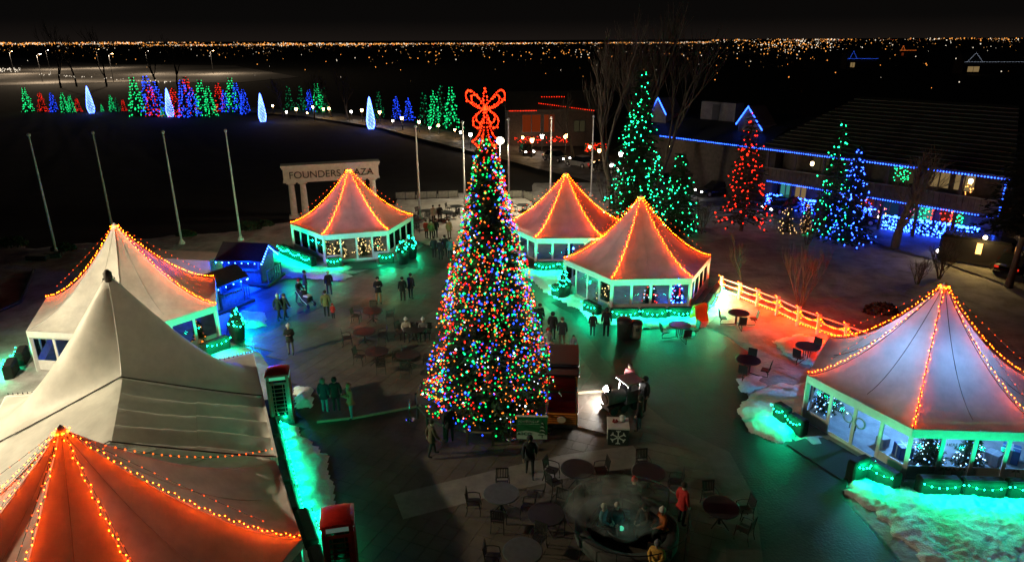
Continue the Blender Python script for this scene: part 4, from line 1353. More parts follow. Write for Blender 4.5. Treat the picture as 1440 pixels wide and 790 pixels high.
# ---------------- floodlight mast just outside the picture on the left
def flood_mast(p, h, target, power, color, angle, label):
    t = thing('floodlight_mast', p, label, 'floodlight')
    b = MB(); b.lathe([(0.3, 0), (0.3, 0.3), (0.16, 0.5), (0.09, h)], n=10); b.build('mast', M_STEEL, t, True)
    d = (Vector(target) - Vector((p[0], p[1], h))).normalized()
    q = d.to_track_quat('-Z', 'Y')
    b = MB(); b.box(d * 0.0, (0.9, 0.5, 0.35), M=q.to_matrix()); o = b.build('lamp_head', M_BLACK, t); o.location = (0, 0, h)
    b = MB(); b.box(d * 0.19, (0.8, 0.42, 0.03), M=q.to_matrix()); o = b.build('lamp_glass', glow('flood glass', color, 8), t); o.location = (0, 0, h)
    l = bpy.data.lights.new('flood_light', 'SPOT'); l.energy = power; l.color = color; l.spot_size = angle; l.spot_blend = 0.6; l.shadow_soft_size = 0.22
    o = link('flood_light', l, t); o.location = Vector((0, 0, h)) + d * 0.3; o.rotation_euler = q.to_euler()
flood_mast((-26.5, 21.5, 0), 10.6, (-8, 27, 0), 18500, (1.0, 0.84, 0.55), R_(160), 'tall floodlight mast left of the marquee')

# ---------------- rail fence with red lights
FB = [G(x, y) for x, y in ((1012, 415), (1038, 425), (1063, 435), (1091, 446), (1120, 461), (1148, 472), (1186, 486), (1228, 502))]
fe = thing('rail_fence', FB[0], 'white post-and-rail fence wound with red-orange lights', 'fence')
M_FENCE = mat('white painted timber', (0.72, 0.70, 0.66), 0.6, 0.2, 6, 0.2, 20)
fpts = []; 
for i, p in enumerate(FB):
    q = p - FB[0]
    b = MB(); b.bevbox((0, 0, 0.66), (0.15, 0.15, 1.32), 0.02)
    o = b.build('post', M_FENCE, fe); o.location = q
    b = MB(); b.box((0, 0, 1.335), (0.20, 0.20, 0.05)); b.build('cap', M_FENCE, o)
    for k in range(9):
        a = k * 1.9
        fpts.append(q + Vector((0.16 * math.cos(a), 0.16 * math.sin(a), 0.25 + k * 0.14)))
    if i:
        q0 = FB[i - 1] - FB[0]
        for z in (0.45, 0.84, 1.20):
            b = MB(); d = q - q0
            m = (q + q0) / 2
            b.box((m.x, m.y, z), (d.length - 0.15, 0.05, 0.07), math.atan2(d.y, d.x)); b.build('rail', M_FENCE, fe)
        fpts += along(q0 + Vector((0, 0, 1.1)), q + Vector((0, 0, 1.1)), 15, 0.32)[1:-1]
        fpts += [v + Vector((0, -0.1, 0)) for v in along(q0 + Vector((0, 0, 0.45)), q + Vector((0, 0, 0.5)), 9, 0.1)[1:-1]]
bulbs('light_string', fpts, 0.028, glow('fence bulb', (1.0, 0.05, 0.001), 120), fe)
for i in range(1, len(FB)):  # added unseen red lamps, one per span, to strengthen the bulbs' glow
    m = (FB[i] + FB[i - 1]) / 2 - FB[0]; d = (FB[i] - FB[i - 1]).normalized()
    l = bpy.data.lights.new('fence_fill_light', 'POINT'); l.energy = 330; l.color = (1.0, 0.02, 0.0); l.shadow_soft_size = 0.1
    link('fence_fill_light', l, fe).location = m + Vector((d.y, -d.x, 0)) * 0.35 + Vector((0, 0, 0.75))

# ---------------- phone boxes
M_RED = mat('red phone box paint', (0.42, 0.018, 0.012), 0.32, 0.2, 6, coat=0.4)
M_PANEL = mat('opal sign glass', (0.55, 0.75, 0.7), 0.4, 0.05, 3, emit=(0.4, 0.9, 0.75), strength=0.12)
def phone_box(p, rz, label):
    t = thing('phone_box', p, label, 'phone box', 'red phone boxes', rz)
    W = 0.95
    b = MB(); b.box((0, 0, 0.10), (W + 0.04, W + 0.04, 0.2)); b.build('plinth', mat('black plinth', (0.02, 0.018, 0.018), 0.6, 0.2), t)
    for sx in (-1, 1):
        for sy in (-1, 1):
            b = MB(); b.bevbox((sx * (W / 2 - 0.06), sy * (W / 2 - 0.06), 1.19), (0.12, 0.12, 1.98), 0.015); b.build('corner_post', M_RED, t)
    for k in range(4):
        rot = k * PI / 2
        mm = Matrix.Rotation(rot, 4, 'Z')
        b = MB()
        w = W - 0.24; y = -W / 2 + 0.05
        def bar(c, s):
            c = mm @ Vector(c)
            b.box(c, s, rot)
        bar((-w / 2 + 0.04, y, 1.14), (0.08, 0.05, 1.84)); bar((w / 2 - 0.04, y, 1.14), (0.08, 0.05, 1.84))
        bar((0, y, 0.33), (w - 0.16, 0.05, 0.26)); bar((0, y, 2.02), (w - 0.16, 0.05, 0.10))
        for j in range(1, 8):
            bar((0, y, 0.46 + j * 1.51 / 8), (w - 0.16, 0.03, 0.025))
        for xx in (-0.18, 0.18):
            bar((xx, y + 0.004, 1.215), (0.022, 0.034, 1.50))
        pn = b.build('door' if k == 0 else 'side_panel', M_RED, t)
        g_ = MB(); g_.box(mm @ Vector((0, y + 0.03, 1.215)), (w - 0.16, 0.006, 1.5), rot); g_.build('pane', glass_mat('phone box pane', (0.25, 0.3, 0.28)), pn)
        s_ = MB(); s_.box(mm @ Vector((0, -W / 2 + 0.01, 2.29)), (0.66, 0.05, 0.13), rot); s_.build('sign_panel', M_PANEL, t)
    b = MB(); b.box((0, 0, 2.285), (W - 0.04, W - 0.04, 0.21)); b.build('fascia', M_RED, t)
    # shallow dome: each side a low arch
    P, F = [], []
    n = 10
    for i in range(n + 1):
        for j in range(n + 1):
            u, v = -1 + 2 * i / n, -1 + 2 * j / n
            z = 2.40 + 0.19 * math.sqrt(max(0, 1 - 0.86 * u * u)) * math.sqrt(max(0, 1 - 0.86 * v * v)) + 0.02
            P.append((u * (W / 2 + 0.02), v * (W / 2 + 0.02), z))
    for i in range(n):
        for j in range(n):
            a = i * (n + 1) + j
            F.append((a, a + n + 1, a + n + 2, a + 1))
    d = MB().add(P, F); d.box((0, 0, 2.42), (W + 0.05, W + 0.05, 0.05)); d.build('roof', M_RED, t)
    b = MB(); b.bevbox((0.0, 0.25, 1.3), (0.3, 0.2, 0.6), 0.02); b.build('telephone', M_BLACK, t)
    return t
phone_box(G(399, 590), R_(14), 'farther red phone box, by the marquee corner in green light')
phone_box(G(484, 815), R_(12), 'nearer red phone box at the bottom edge of the picture')

# ---------------- blue lit huts
def hut(p, rz, w, dp, h, label, group='small huts with blue lights', front=True, roofm=None):
    t = thing('wooden_hut', p, label, 'hut', group, rz)
    b = MB(); b.box((0, 0, 0.10), (w + 1.2, dp + 0.7, 0.16)); b.build('deck', M_WOOD_D, t)
    wm = mat('hut boards', (0.10, 0.085, 0.09), 0.8, 0.4, 5)
    for k, (c, s) in enumerate((((0, dp / 2, h / 2 + 0.18), (w, 0.08, h)), ((-w / 2, 0, h / 2 + 0.18), (0.08, dp - 0.1, h)), ((w / 2, 0, h / 2 + 0.18), (0.08, dp - 0.1, h)))):
        b = MB(); b.box(c, s); b.build('wall', wm, t)
    nb = int(w / 0.2)
    for i in range(nb):          # plank front below the counter
        b = MB(); b.box((-w / 2 + (i + 0.5) * w / nb, -dp / 2, 0.66), (w / nb - 0.012, 0.05, 0.95)); b.build('plank', wm, t)
    b = MB(); b.box((0, -dp / 2 - 0.05, 1.17), (w, 0.4, 0.06)); b.build('counter', M_WOOD_D, t)
    for sx in (-1, 1):
        b = MB(); b.box((sx * (w / 2 - 0.05), -dp / 2, h / 2 + 0.18), (0.1, 0.1, h)); b.build('post', wm, t)
    rh = dp * 0.38
    for sg in (-1, 1):
        P = [(-w / 2 - 0.35, 0, h + 0.2 + rh), (w / 2 + 0.35, 0, h + 0.2 + rh), (w / 2 + 0.35, sg * (dp / 2 + 0.35), h + 0.05), (-w / 2 - 0.35, sg * (dp / 2 + 0.35), h + 0.05)]
        P2 = [(x, y, z + 0.08) for x, y, z in P]
        b = MB().add(P + P2, [(0, 1, 2, 3), (7, 6, 5, 4), (0, 4, 5, 1), (1, 5, 6, 2), (2, 6, 7, 3), (3, 7, 4, 0)]); b.build('roof_slope', roofm or mat('black hut roof', (0.02, 0.02, 0.026), 0.8, 0.4, 6), t)
    for sx in (-1, 1):
        b = MB(); b.add([(sx * w / 2, -dp / 2, h + 0.18), (sx * w / 2, dp / 2, h + 0.18), (sx * w / 2, 0, h + 0.16 + rh)], [(0, 1, 2)]); b.build('gable', wm, t)
    pts = along((-w / 2 - 0.3, -dp / 2 - 0.30, h - 0.06), (w / 2 + 0.3, -dp / 2 - 0.30, h - 0.06), int(w * 3.2), 0.0)
    pts += along((w / 2 + 0.28, -dp / 2 - 0.2, h - 0.12), (w / 2 + 0.28, 0, h + 0.08 + rh), 8) + along((w / 2 + 0.28, dp / 2 + 0.2, h - 0.12), (w / 2 + 0.28, 0, h + 0.08 + rh), 8)
    bulbs('light_string', pts, 0.045, glow('hut bulb blue', (0.012, 0.05, 1.0), 160), t)
    l = bpy.data.lights.new('hut_fill_light', 'POINT'); l.energy = 1700; l.color = (0.0, 0.04, 1.0); l.shadow_soft_size = 0.12  # unseen blue lamp added because the eave bulbs throw too little light
    link('hut_fill_light', l, t).location = (w * 0.2, -dp / 2 - 0.55, h - 0.2)
    for i in range(7):
        b = MB(); b.box((w / 2 + 0.5, -dp / 2 + i * dp / 6, 0.6), (0.05, 0.05, 0.85)); b.build('baluster', wm, t)
    b = MB(); b.box((w / 2 + 0.5, 0, 1.05), (0.07, dp + 0.1, 0.06)); b.build('handrail', wm, t)
    return t
hut(G(353, 394), R_(-8), 2.7, 2.0, 1.75, 'dark-roofed hut edged with blue bulbs left of the tent by the arch')
hut(G(318, 430), R_(62), 1.7, 1.4, 1.7, 'smaller blue-lit hut next to the left tent')

# ---------------- white box trailer
tr_ = thing('box_trailer', G(262, 388), 'long low white box trailer behind the left tent', 'trailer', None, R_(-10))
M_TRW = mat('white trailer side', (0.62, 0.58, 0.50), 0.5, 0.12, 2)
b = MB(); b.bevbox((0, 0, 1.05), (5.4, 2.0, 1.1), 0.06); b.build('body', M_TRW, tr_)
b = MB(); b.box((0, 0, 0.42), (5.6, 1.7, 0.14)); b.build('chassis', M_BLACK, tr_)
for x in (-0.6, 0.6):
    for y in (-0.85, 0.85):
        b = MB(); b.cyl((x, y - 0.1, 0.34), (x, y + 0.1, 0.34), 0.34, n=14); w_ = b.build('wheel', M_RUBBER, tr_)
        b = MB(); b.cyl((x, y - 0.11, 0.34), (x, y + 0.11, 0.34), 0.17, n=10); b.build('rim', M_STEEL, w_)
b = MB(); b.tube([(2.7, 0, 0.42), (3.6, 0, 0.42), (3.75, 0, 0.5)], 0.05, 6); b.build('drawbar', M_BLACK, tr_)
# black hose and timber on the left snow
ho = MB(); ho.tube([G(x, y, 0.12) for x, y in ((-10, 440), (10, 432), (28, 424), (35, 410), (45, 386), (48, 380))], 0.13, 7)
o = ho.build('drain_hose', M_BLACK, None, True); tag(o, 'thick black hose lying on the snow at the left edge', 'hose')
for i, (x, y, l_) in enumerate(((55, 365, 1.6), (75, 362, 1.2))):
    b = MB(); b.bevbox((0, 0, 0.2), (l_, 0.8, 0.4), 0.05); o = b.build('utility_box', M_BLACK); o.location = G(x, y); o.rotation_euler = (0, 0, 0.4 * i)
    tag(o, ('dark utility box on the snow, left one by the first flagpole', 'dark utility box on the snow, right one by the first flagpole')[i], 'box')
# ================================================================== HOUSES
PLh, PRh = G(930, 190, 6.0), G(1415, 250, 6.0)
PLh.z = PRh.z = 0
dH = PRh - PLh; LH = dH.length; rH = math.atan2(dH.y, dH.x)
MH = Matrix.Translation(PLh) @ Matrix.Rotation(rH, 4, 'Z')
MHi = MH.inverted()
def HP(px, py, yo=0.0):
    """point of the facade plane yo metres behind the eave line, in the house's own axes"""
    d = Vector(ray(px, py)); o = Vector((0, 0, CAM_H))
    n = (MH.to_3x3() @ Vector((0, 1, 0))); q = MH @ Vector((0, yo, 0))
    t = (q - o).dot(n) / d.dot(n)
    return MHi @ (o + d * t)
M_HW = mat('brown house boarding', (0.06, 0.045, 0.04), 0.8, 0.35, 3, 0.3, 14)
M_HWALL = mat('dim plaster', (0.14, 0.13, 0.12), 0.8, 0.25, 2)
M_SHINGLE = mat('dark green roof sheet', (0.016, 0.019, 0.015), 0.65, 0.25, 1)
M_LED = glow('blue led bulb', (0.02, 0.09, 1.0), 14)
house = thing('long_house', PLh, 'long two-storey house edged with blue lights at the upper right', 'house', None, rH)
XS = HP(1078, 212).x          # where the two wings meet
W1 = LH
def hbox(name, c, s, m, parent=None):
    return MB().box(c, s).build(name, m, parent or house)
# right wing
hbox('wall', ((XS + W1) / 2, 9.3, 3.0), (W1 - XS - 0.3, 12.6, 5.9), M_HW)          # body, front face at y = 3.0
hbox('wall', ((XS + W1) / 2, 2.0, 0.35), (W1 - XS - 0.3, 0.2, 0.7), M_HW)
hbox('balcony_floor', ((XS + W1) / 2, 1.5, 3.0), (W1 - XS, 3.0, 0.22), M_HW)
nb = int((W1 - XS) / 0.42)
for i in range(nb):
    x = XS + (i + 0.5) * (W1 - XS) / nb
    hbox('parapet_board', (x, 0.08, 3.62), ((W1 - XS) / nb - 0.03, 0.06, 1.0), M_HW)
hbox('handrail', ((XS + W1) / 2, 0.08, 4.16), (W1 - XS, 0.14, 0.07), M_HWALL)
for i in range(8):
    x = XS + 0.1 + i * (W1 - XS - 0.2) / 7
    hbox('post', (x, 0.25, 2.95), (0.22, 0.22, 5.9), M_HW)
# hipped roof of the right wing, in lapped sheets
RZ, RY = 10.6, 8.6
def rp(u, v):                 # u 0..1 along, v 0 eave .. 1 ridge
    x0, x1 = XS - 0.6, W1 + 0.6
    xa, xb = x0 + v * 5.0, x1 - v * 3.0
    return (xa + (xb - xa) * u, -0.35 + v * RY, 6.05 + (RZ - 6.05) * v)
NR = 16
for k in range(NR):
    v0, v1 = k / NR, (k + 1) / NR + 0.012
    a0, a1, b1, b0 = rp(0, v0), rp(1, v0), rp(1, min(1, v1)), rp(0, min(1, v1))
    P = [a0, a1, b1, b0]
    up = [(p[0], p[1] - 0.02, p[2] + (0.13 if i < 2 else 0.03)) for i, p in enumerate(P)]
    MB().add(P + up, [(0, 3, 2, 1), (4, 5, 6, 7), (0, 1, 5, 4), (1, 2, 6, 5), (2, 3, 7, 6), (3, 0, 4, 7)]).build('roof_sheet', M_SHINGLE, house)
back = [rp(0, 1), rp(1, 1), (W1 + 0.6, 17.6, 6.05), (XS - 0.6, 17.6, 6.05)]
MB().add(back, [(0, 1, 2, 3)]).build('roof_slope', M_SHINGLE, house)
MB().add([rp(0, 0), rp(0, 1), (XS - 0.6, 17.6, 6.05)], [(0, 2, 1)]).build('roof_slope', M_SHINGLE, house)
MB().add([rp(1, 0), rp(1, 1), (W1 + 0.6, 17.6, 6.05)], [(0, 1, 2)]).build('roof_slope', M_SHINGLE, house)
hbox('eave_board', ((XS + W1) / 2, -0.30, 5.98), (W1 - XS + 1.2, 0.06, 0.22), M_HW)
# left wing, lower, with a white upper wall and two gable dormers
hbox('wall', (XS / 2 - 2, 8.0, 2.75), (XS + 3.8, 12.0, 5.5), M_HW)
P = [(-4, -0.3, 5.75), (XS - 0.65, -0.3, 5.75), (XS - 0.65, 5.0, 7.3), (-4, 5.0, 7.3)]
MB().add(P + [(x, y, z + 0.15) for x, y, z in P], [(0, 3, 2, 1), (4, 5, 6, 7), (0, 1, 5, 4), (1, 2, 6, 5), (3, 0, 4, 7)]).build('roof_slope', M_SHINGLE, house)
P = [(-4, 5.0, 7.44), (XS - 0.65, 5.0, 7.44), (XS - 0.65, 14, 7.8), (-4, 14, 7.8)]
MB().add(P, [(0, 1, 2, 3)]).build('roof_slope', M_ROOF, house)
up0, up1 = HP(985, 172, 5.5), HP(1033, 172, 5.5)
hbox('upper_wall', ((up0.x + up1.x) / 2, 6.2, 8.3), (up1.x - up0.x, 1.6, 2.2), M_HWALL)
dw = HP(1006, 165, 5.4)
hbox('door', (dw.x, 5.39, 8.2), (0.9, 0.06, 1.9), M_BLACK)
def dormer(ap, l, r, yo, nm):
    A, Lp, Rp = HP(*ap, yo), HP(*l, yo), HP(*r, yo)
    w = 0.12
    dm = MB().add([(A.x, yo, A.z), (Lp.x, yo, Lp.z), (Rp.x, yo, Rp.z), (A.x, yo + 3, A.z), (Lp.x, yo + 3, Lp.z), (Rp.x, yo + 3, Rp.z)], [(0, 1, 2), (0, 3, 4, 1), (0, 2, 5, 3), (1, 4, 5, 2)]).build(nm, M_HWALL, house)
    hb = MB().box(((Lp.x + Rp.x) / 2, yo + 1.5, (Lp.z + 7) / 2 - 0.4), (abs(Rp.x - Lp.x) * 0.9, 2.8, max(0.4, Lp.z - 6.2)))
    hb.build('dormer_wall', M_HWALL, house)
    p = along((A.x, yo - 0.08, A.z), (Lp.x, yo - 0.08, Lp.z), 14) + along((A.x, yo - 0.08, A.z), (Rp.x, yo - 0.08, Rp.z), 18)
    bulbs('light_string', p, 0.085, M_LED, dm)
dormer((1053, 150), (1036, 174), (1072, 183), 3.0, 'dormer')
dormer((926, 138), (915, 156), (937, 161), 3.0, 'dormer')
# blue strings
bulbs('light_string', along((0.2, -0.42, 5.95), (W1 + 0.5, -0.42, 5.95), 150), 0.062, M_LED, house)
bulbs('light_string', along((XS + 0.5, -0.08, 2.88), (W1, -0.08, 2.88), 95), 0.058, M_LED, house)
bulbs('light_string', along((W1 + 0.1, -0.10, 2.9), (W1 + 0.1, -0.10, 5.9), 15), 0.07, M_LED, house)
# windows: ground floor displays and upper rooms
def win(px0, px1, z0, z1, m, yo=2.95):
    a, c = HP(px0, 280, yo).x, HP(px1, 280, yo).x
    w = c - a
    fr = MB()
    for xx in (a + 0.05, c - 0.05, (a + c) / 2):
        fr.box((xx, yo - 0.06, (z0 + z1) / 2), (0.09, 0.08, z1 - z0))
    for zz in (z0, z1):
        fr.box(((a + c) / 2, yo - 0.06, zz), (w, 0.08, 0.1))
    o = fr.build('window', M_HW, house)
    MB().box(((a + c) / 2, yo - 0.03, (z0 + z1) / 2), (w - 0.1, 0.02, z1 - z0 - 0.1)).build('pane', m, o)
    return a, c, o
W_TEAL = glow('teal lit window', (0.10, 0.55, 0.50), 0.5)
W_WARM = glow('warm lit window', (0.9, 0.6, 0.25), 0.3)
W_DIM = glow('dim lit window', (0.5, 0.42, 0.2), 0.07)
W_RED = glow('red lit window', (0.7, 0.12, 0.10), 0.12)
W_BLUE = glow('blue lit window', (0.05, 0.20, 0.6), 0.14)
rg = random.Random(8)
def display(a, c, o, yo, z0, z1, specs):
    for m, n, u0, u1 in specs:
        bulbs('display_lights', [(a + (c - a) * rg.uniform(u0, u1), yo - 0.25, rg.uniform(z0 + 0.1, z1 - 0.1)) for _ in range(n)], 0.05, m, o)
G_D = glow('display green', (0.01, 1.0, 0.3), 7); R_D = glow('display red', (1.0, 0.03, 0.02), 7); P_D = glow('display pink', (1.0, 0.12, 0.35), 6); A_D = glow('display amber', (1.0, 0.4, 0.08), 7)
win(1083, 1092, 0.9, 2.5, W_BLUE)
win(1095, 1112, 0.5, 2.6, W_TEAL)
win(1116, 1134, 0.6, 2.6, W_WARM)
a, c, o = win(1180, 1205, 0.9, 2.6, W_RED); display(a, c, o, 2.95, 0.9, 2.6, [(R_D, 12, 0, 1), (P_D, 8, 0, 1)])
a, c, o = win(1208, 1232, 0.9, 2.6, W_RED); display(a, c, o, 2.95, 0.9, 2.6, [(R_D, 10, 0, 1), (A_D, 8, 0, 1)])
a, c, o = win(1240, 1268, 0.9, 2.6, W_BLUE); display(a, c, o, 2.95, 0.9, 2.6, [(P_D, 10, 0, .5), (A_D, 6, 0, .4)])
a, c, o = win(1284, 1318, 0.9, 2.6, W_TEAL); display(a, c, o, 2.95, 0.9, 2.6, [(G_D, 26, 0.3, .8), (R_D, 12, .75, 1), (P_D, 6, 0, .2)])
a, c, o = win(1326, 1360, 0.9, 2.6, W_RED); display(a, c, o, 2.95, 0.9, 2.6, [(R_D, 26, 0, .7), (A_D, 14, .5, .8), (G_D, 30, .75, 1.05)])
a, c, o = win(1252, 1282, 4.0, 5.5, W_DIM); display(a, c, o, 2.95, 4.0, 5.5, [(G_D, 40, 0, .8)])
a, c, o = win(1300, 1332, 4.0, 5.5, W_WARM)
a, c, o = win(1336, 1368, 4.0, 5.5, W_WARM); display(a, c, o, 2.95, 3.7, 5.2, [(A_D, 14, .6, 1)])
win(1135, 1160, 4.0, 5.4, W_DIM)
# wall lanterns
for px, z in ((1139, 4.9), (1366, 5.2), (940, 4.6)):
    p = HP(px, 250, 0.5)
    t = MB().lathe([(0.05, -0.1), (0.16, 0.0), (0.16, 0.22), (0.03, 0.3)], c=(p.x, 0.55, z), n=8).build('wall_lantern', glow('wall lantern glass', (1.0, 0.7, 0.35), 16), house, True)
# hedges netted with blue bulbs along the house front
def hedge(px0, px1, py0, py1, h, n, label):
    p0, p1 = G(px0, py0, 0), G(px1, py1, 0)
    d = p1 - p0
    t = thing('lit_hedge', p0, label, 'hedge', 'hedges netted with blue lights', math.atan2(d.y, d.x))
    rg = random.Random(px0)
    P, F = [], []
    L = d.length
    for k in range(int(L * 260)):
        p = Vector((rg.uniform(0, L), rg.uniform(-0.55, 0.55), rg.uniform(0.05, h)))
        if rg.random() < 0.6: p.y = math.copysign(0.55, p.y) * rg.uniform(0.85, 1.05)
        d1 = Vector((rg.uniform(-1, 1), rg.uniform(-1, 1), rg.uniform(-1, 1))).normalized() * 0.12
        d2 = d1.cross(Vector((rg.uniform(-1, 1), rg.uniform(-1, 1), rg.uniform(-1, 1)))).normalized() * 0.08
        o = len(P); P += [p - d1, p + d2, p + d1, p - d2]; F.append((o, o + 1, o + 2, o + 3))
    MB().add(P, F).build('foliage', M_NEEDLE, t)
    pts = [Vector((rg.uniform(0, L), rg.uniform(-0.62, -0.5), rg.uniform(0.1, h))) for _ in range(n)] + [Vector((rg.uniform(0, L), rg.uniform(-0.5, 0.5), h + 0.05)) for _ in range(n // 2)]
    bulbs('blue_lights', pts, 0.06, glow('hedge blue', (0.015, 0.06, 1.0), 45), t)
hedge(1240, 1372, 322, 343, 1.2, 260, 'long hedge netted with blue lights under the house windows at the right')
hedge(1172, 1228, 303, 314, 1.2, 130, 'hedge netted with blue lights behind the blue-lit spruce')
hedge(1078, 1150, 290, 302, 1.2, 120, 'hedge netted with blue lights right of the red-lit spruce')
hedge(922, 948, 250, 250, 1.0, 40, 'small blue-lit bush between the green spruces')

# ---------------- red house beyond the road and small far houses
def small_house(p, rz, w, dp, h, rh, label, wallm, roofm, strings, wins, name='lit_house'):
    t = thing(name, p, label, 'house', 'houses beyond the road', rz)
    MB().box((0, 0, h / 2), (w, dp, h)).build('wall', wallm, t)
    for sg in (-1, 1):
        P = [(-w / 2 - 0.4, 0, h + rh), (w / 2 + 0.4, 0, h + rh), (w / 2 + 0.4, sg * (dp / 2 + 0.5), h - 0.1), (-w / 2 - 0.4, sg * (dp / 2 + 0.5), h - 0.1)]
        MB().add(P + [(x, y, z + 0.2) for x, y, z in P], [(0, 1, 2, 3), (7, 6, 5, 4), (0, 4, 5, 1), (1, 5, 6, 2), (2, 6, 7, 3), (3, 7, 4, 0)]).build('roof_slope', roofm, t)
    for sx in (-1, 1):
        MB().add([(sx * w / 2, -dp / 2, h), (sx * w / 2, dp / 2, h), (sx * w / 2, 0, h + rh - 0.05)], [(0, 1, 2)]).build('gable', wallm, t)
    for (x0, x1, z0, z1, m) in wins:
        fr = MB()
        for xx in (x0, x1, (x0 + x1) / 2): fr.box((xx, -dp / 2 - 0.05, (z0 + z1) / 2), (0.14, 0.08, z1 - z0))
        for zz in (z0, z1): fr.box(((x0 + x1) / 2, -dp / 2 - 0.05, zz), (x1 - x0 + 0.14, 0.08, 0.14))
        o = fr.build('window', M_BLACK, t)
        MB().box(((x0 + x1) / 2, -dp / 2 - 0.02, (z0 + z1) / 2), (x1 - x0, 0.03, z1 - z0)).build('pane', m, o)
    for pts, r, m in strings:
        bulbs('light_string', pts, r, m, t)
    return t
RDB = glow('red house bulb', (1.0, 0.025, 0.006), 4)
W_ORR = glow('orange lit window', (1.0, 0.14, 0.03), 0.15)
ph = G(772, 206)
rr_ = random.Random(3)
def cloud(x0, x1, y, z0, z1, n): return [(rr_.uniform(x0, x1), y, rr_.uniform(z0, z1)) for _ in range(n)]
small_house(ph + Vector((0, 4, 0)), R_(4), 13.5, 8, 5.6, 2.4, 'dark house hung with red lights beyond the cars', M_HW, M_ROOF,
            [(along((-6.6, -4.6, 5.6), (-2.4, -4.6, 5.6), 18), 0.07, RDB), (along((-2.0, -4.6, 6.7), (6.6, -4.6, 5.5), 26), 0.07, RDB), (along((-1.5, -4.0, 7.6), (2.0, -4, 7.6), 10), 0.07, RDB),
             (cloud(-5.8, -1.6, -4.4, 0.6, 1.6, 60), 0.065, RDB), (cloud(-0.8, 3.2, -4.4, 0.6, 1.6, 55), 0.065, RDB)],
            [(-4.6, -1.6, 2.2, 5.0, W_ORR), (-1.2, 0.6, 2.2, 5.0, W_ORR), (3.6, 5.4, 2.2, 4.0, W_DIM)])
ph = G(838, 214)
rh_ = thing('lit_hedge', ph, 'small block of red net lights right of the red lit house', 'hedge', 'hedges with red lights')
MB().bevbox((0, 0, 0.75), (3.4, 1.2, 1.5), 0.2).build('foliage', M_NEEDLE, rh_); bulbs('red_lights', cloud(-1.7, 1.7, -0.65, 0.1, 1.55, 70), 0.065, RDB, rh_)
WHB = glow('white house bulb', (0.7, 0.8, 1.0), 1.4, 'NONE')
def far_house(px, py, w, label, m, wm, s=1.0):
    p = G(px, py, -0.3)
    k = p.length / 683 * 1.0
    h = 5.5
    small_house(p, R_(-5), w, 9, h, 4, label, M_HW, M_ROOF, [(along((-w / 2, -5.2, h), (w / 2, -5.2, h), 40) + along((-w / 2 + 1, -5.2, h), (-w / 2 + w * .16, -5.2, h + 4), 12) + along((-w / 2 + w * .16, -5.2, h + 4), (-w / 2 + w * .3, -5.2, h), 12), k * 0.15, m)],
                [(-w / 2 + 2, -w / 2 + w * 0.28, 1, 3.5, wm)], 'far_house')
far_house(1386, 104, 26, 'far house outlined in white lights at the upper right', WHB, W_WARM)
far_house(1206, 97, 16, 'far house outlined in blue lights below the skyline', glow('blue house bulb', (0.03, 0.12, 1.0), 3, 'NONE'), W_WARM)
far_house(1272, 80, 14, 'far house with orange lights below the skyline', glow('orange house bulb', (1.0, 0.2, 0.03), 1.5, 'NONE'), W_ORR)
# ================================================================== FURNITURE
M_TABLE = mat('dark metal table', (0.03, 0.034, 0.036), 0.38, 0.25, 6, 0.1, 30)
M_TABLE2 = mat('teal-lit table top', (0.07, 0.095, 0.095), 0.4, 0.2, 5)  # paler copy of the dark top with teal light put into its colour
M_CHAIR = mat('black metal chair', (0.02, 0.02, 0.02), 0.5, 0.25, 8)
def make_table(top):
    t = thing('cafe_table', (0, 0, 0), '', 'table', 'round cafe tables')
    b = MB(); b.lathe([(0.02, 0.70), (0.60, 0.71), (0.64, 0.725), (0.64, 0.745), (0.62, 0.755), (0.0, 0.757)], n=28, cap=False); b.build('table_top', top, t)
    b = MB(); b.lathe([(0.06, 0.05), (0.045, 0.2), (0.04, 0.5), (0.09, 0.70)], n=10); b.build('pedestal', M_CHAIR, t, True)
    for k in range(4):
        a = k * PI / 2 + 0.6
        b = MB(); b.tube([(0.03 * math.cos(a), 0.03 * math.sin(a), 0.28), (0.25 * math.cos(a), 0.25 * math.sin(a), 0.14), (0.42 * math.cos(a), 0.42 * math.sin(a), 0.02)], 0.028, 5, 0.018); b.build('foot', M_CHAIR, t)
    return t
def make_chair():
    t = thing('cafe_chair', (0, 0, 0), '', 'chair', 'black metal cafe chairs')
    b = MB()
    for i in range(7): b.box((-0.19 + i * 0.0633, 0, 0.44), (0.05, 0.42, 0.018))
    b.box((0, -0.21, 0.43), (0.44, 0.03, 0.03)); b.box((0, 0.21, 0.43), (0.44, 0.03, 0.03)); b.build('seat', M_CHAIR, t)
    bk = MB(); bk.box((0, 0.29, 0.93), (0.46, 0.03, 0.05)); bk.box((0, 0.235, 0.56), (0.44, 0.025, 0.035))
    for i in range(7): bk.box((-0.18 + i * 0.06, 0.262, 0.74), (0.03, 0.014, 0.36), M=Matrix.Rotation(-0.14, 3, 'X'))
    bk.build('backrest', M_CHAIR, t)
    for sx in (-1, 1):
        b = MB(); b.tube([(sx * 0.22, -0.20, 0.44), (sx * 0.225, -0.24, 0.2), (sx * 0.23, -0.22, 0.0)], 0.018, 5); b.build('leg', M_CHAIR, t)
        b = MB(); b.tube([(sx * 0.22, 0.30, 0.95), (sx * 0.22, 0.23, 0.5), (sx * 0.225, 0.24, 0.2), (sx * 0.23, 0.30, 0.0)], 0.018, 5); b.build('leg', M_CHAIR, t)
        b = MB(); b.tube([(sx * 0.24, 0.25, 0.66), (sx * 0.26, 0.0, 0.67), (sx * 0.25, -0.18, 0.64), (sx * 0.225, -0.22, 0.44)], 0.017, 5); b.build('armrest', M_CHAIR, t)
    return t
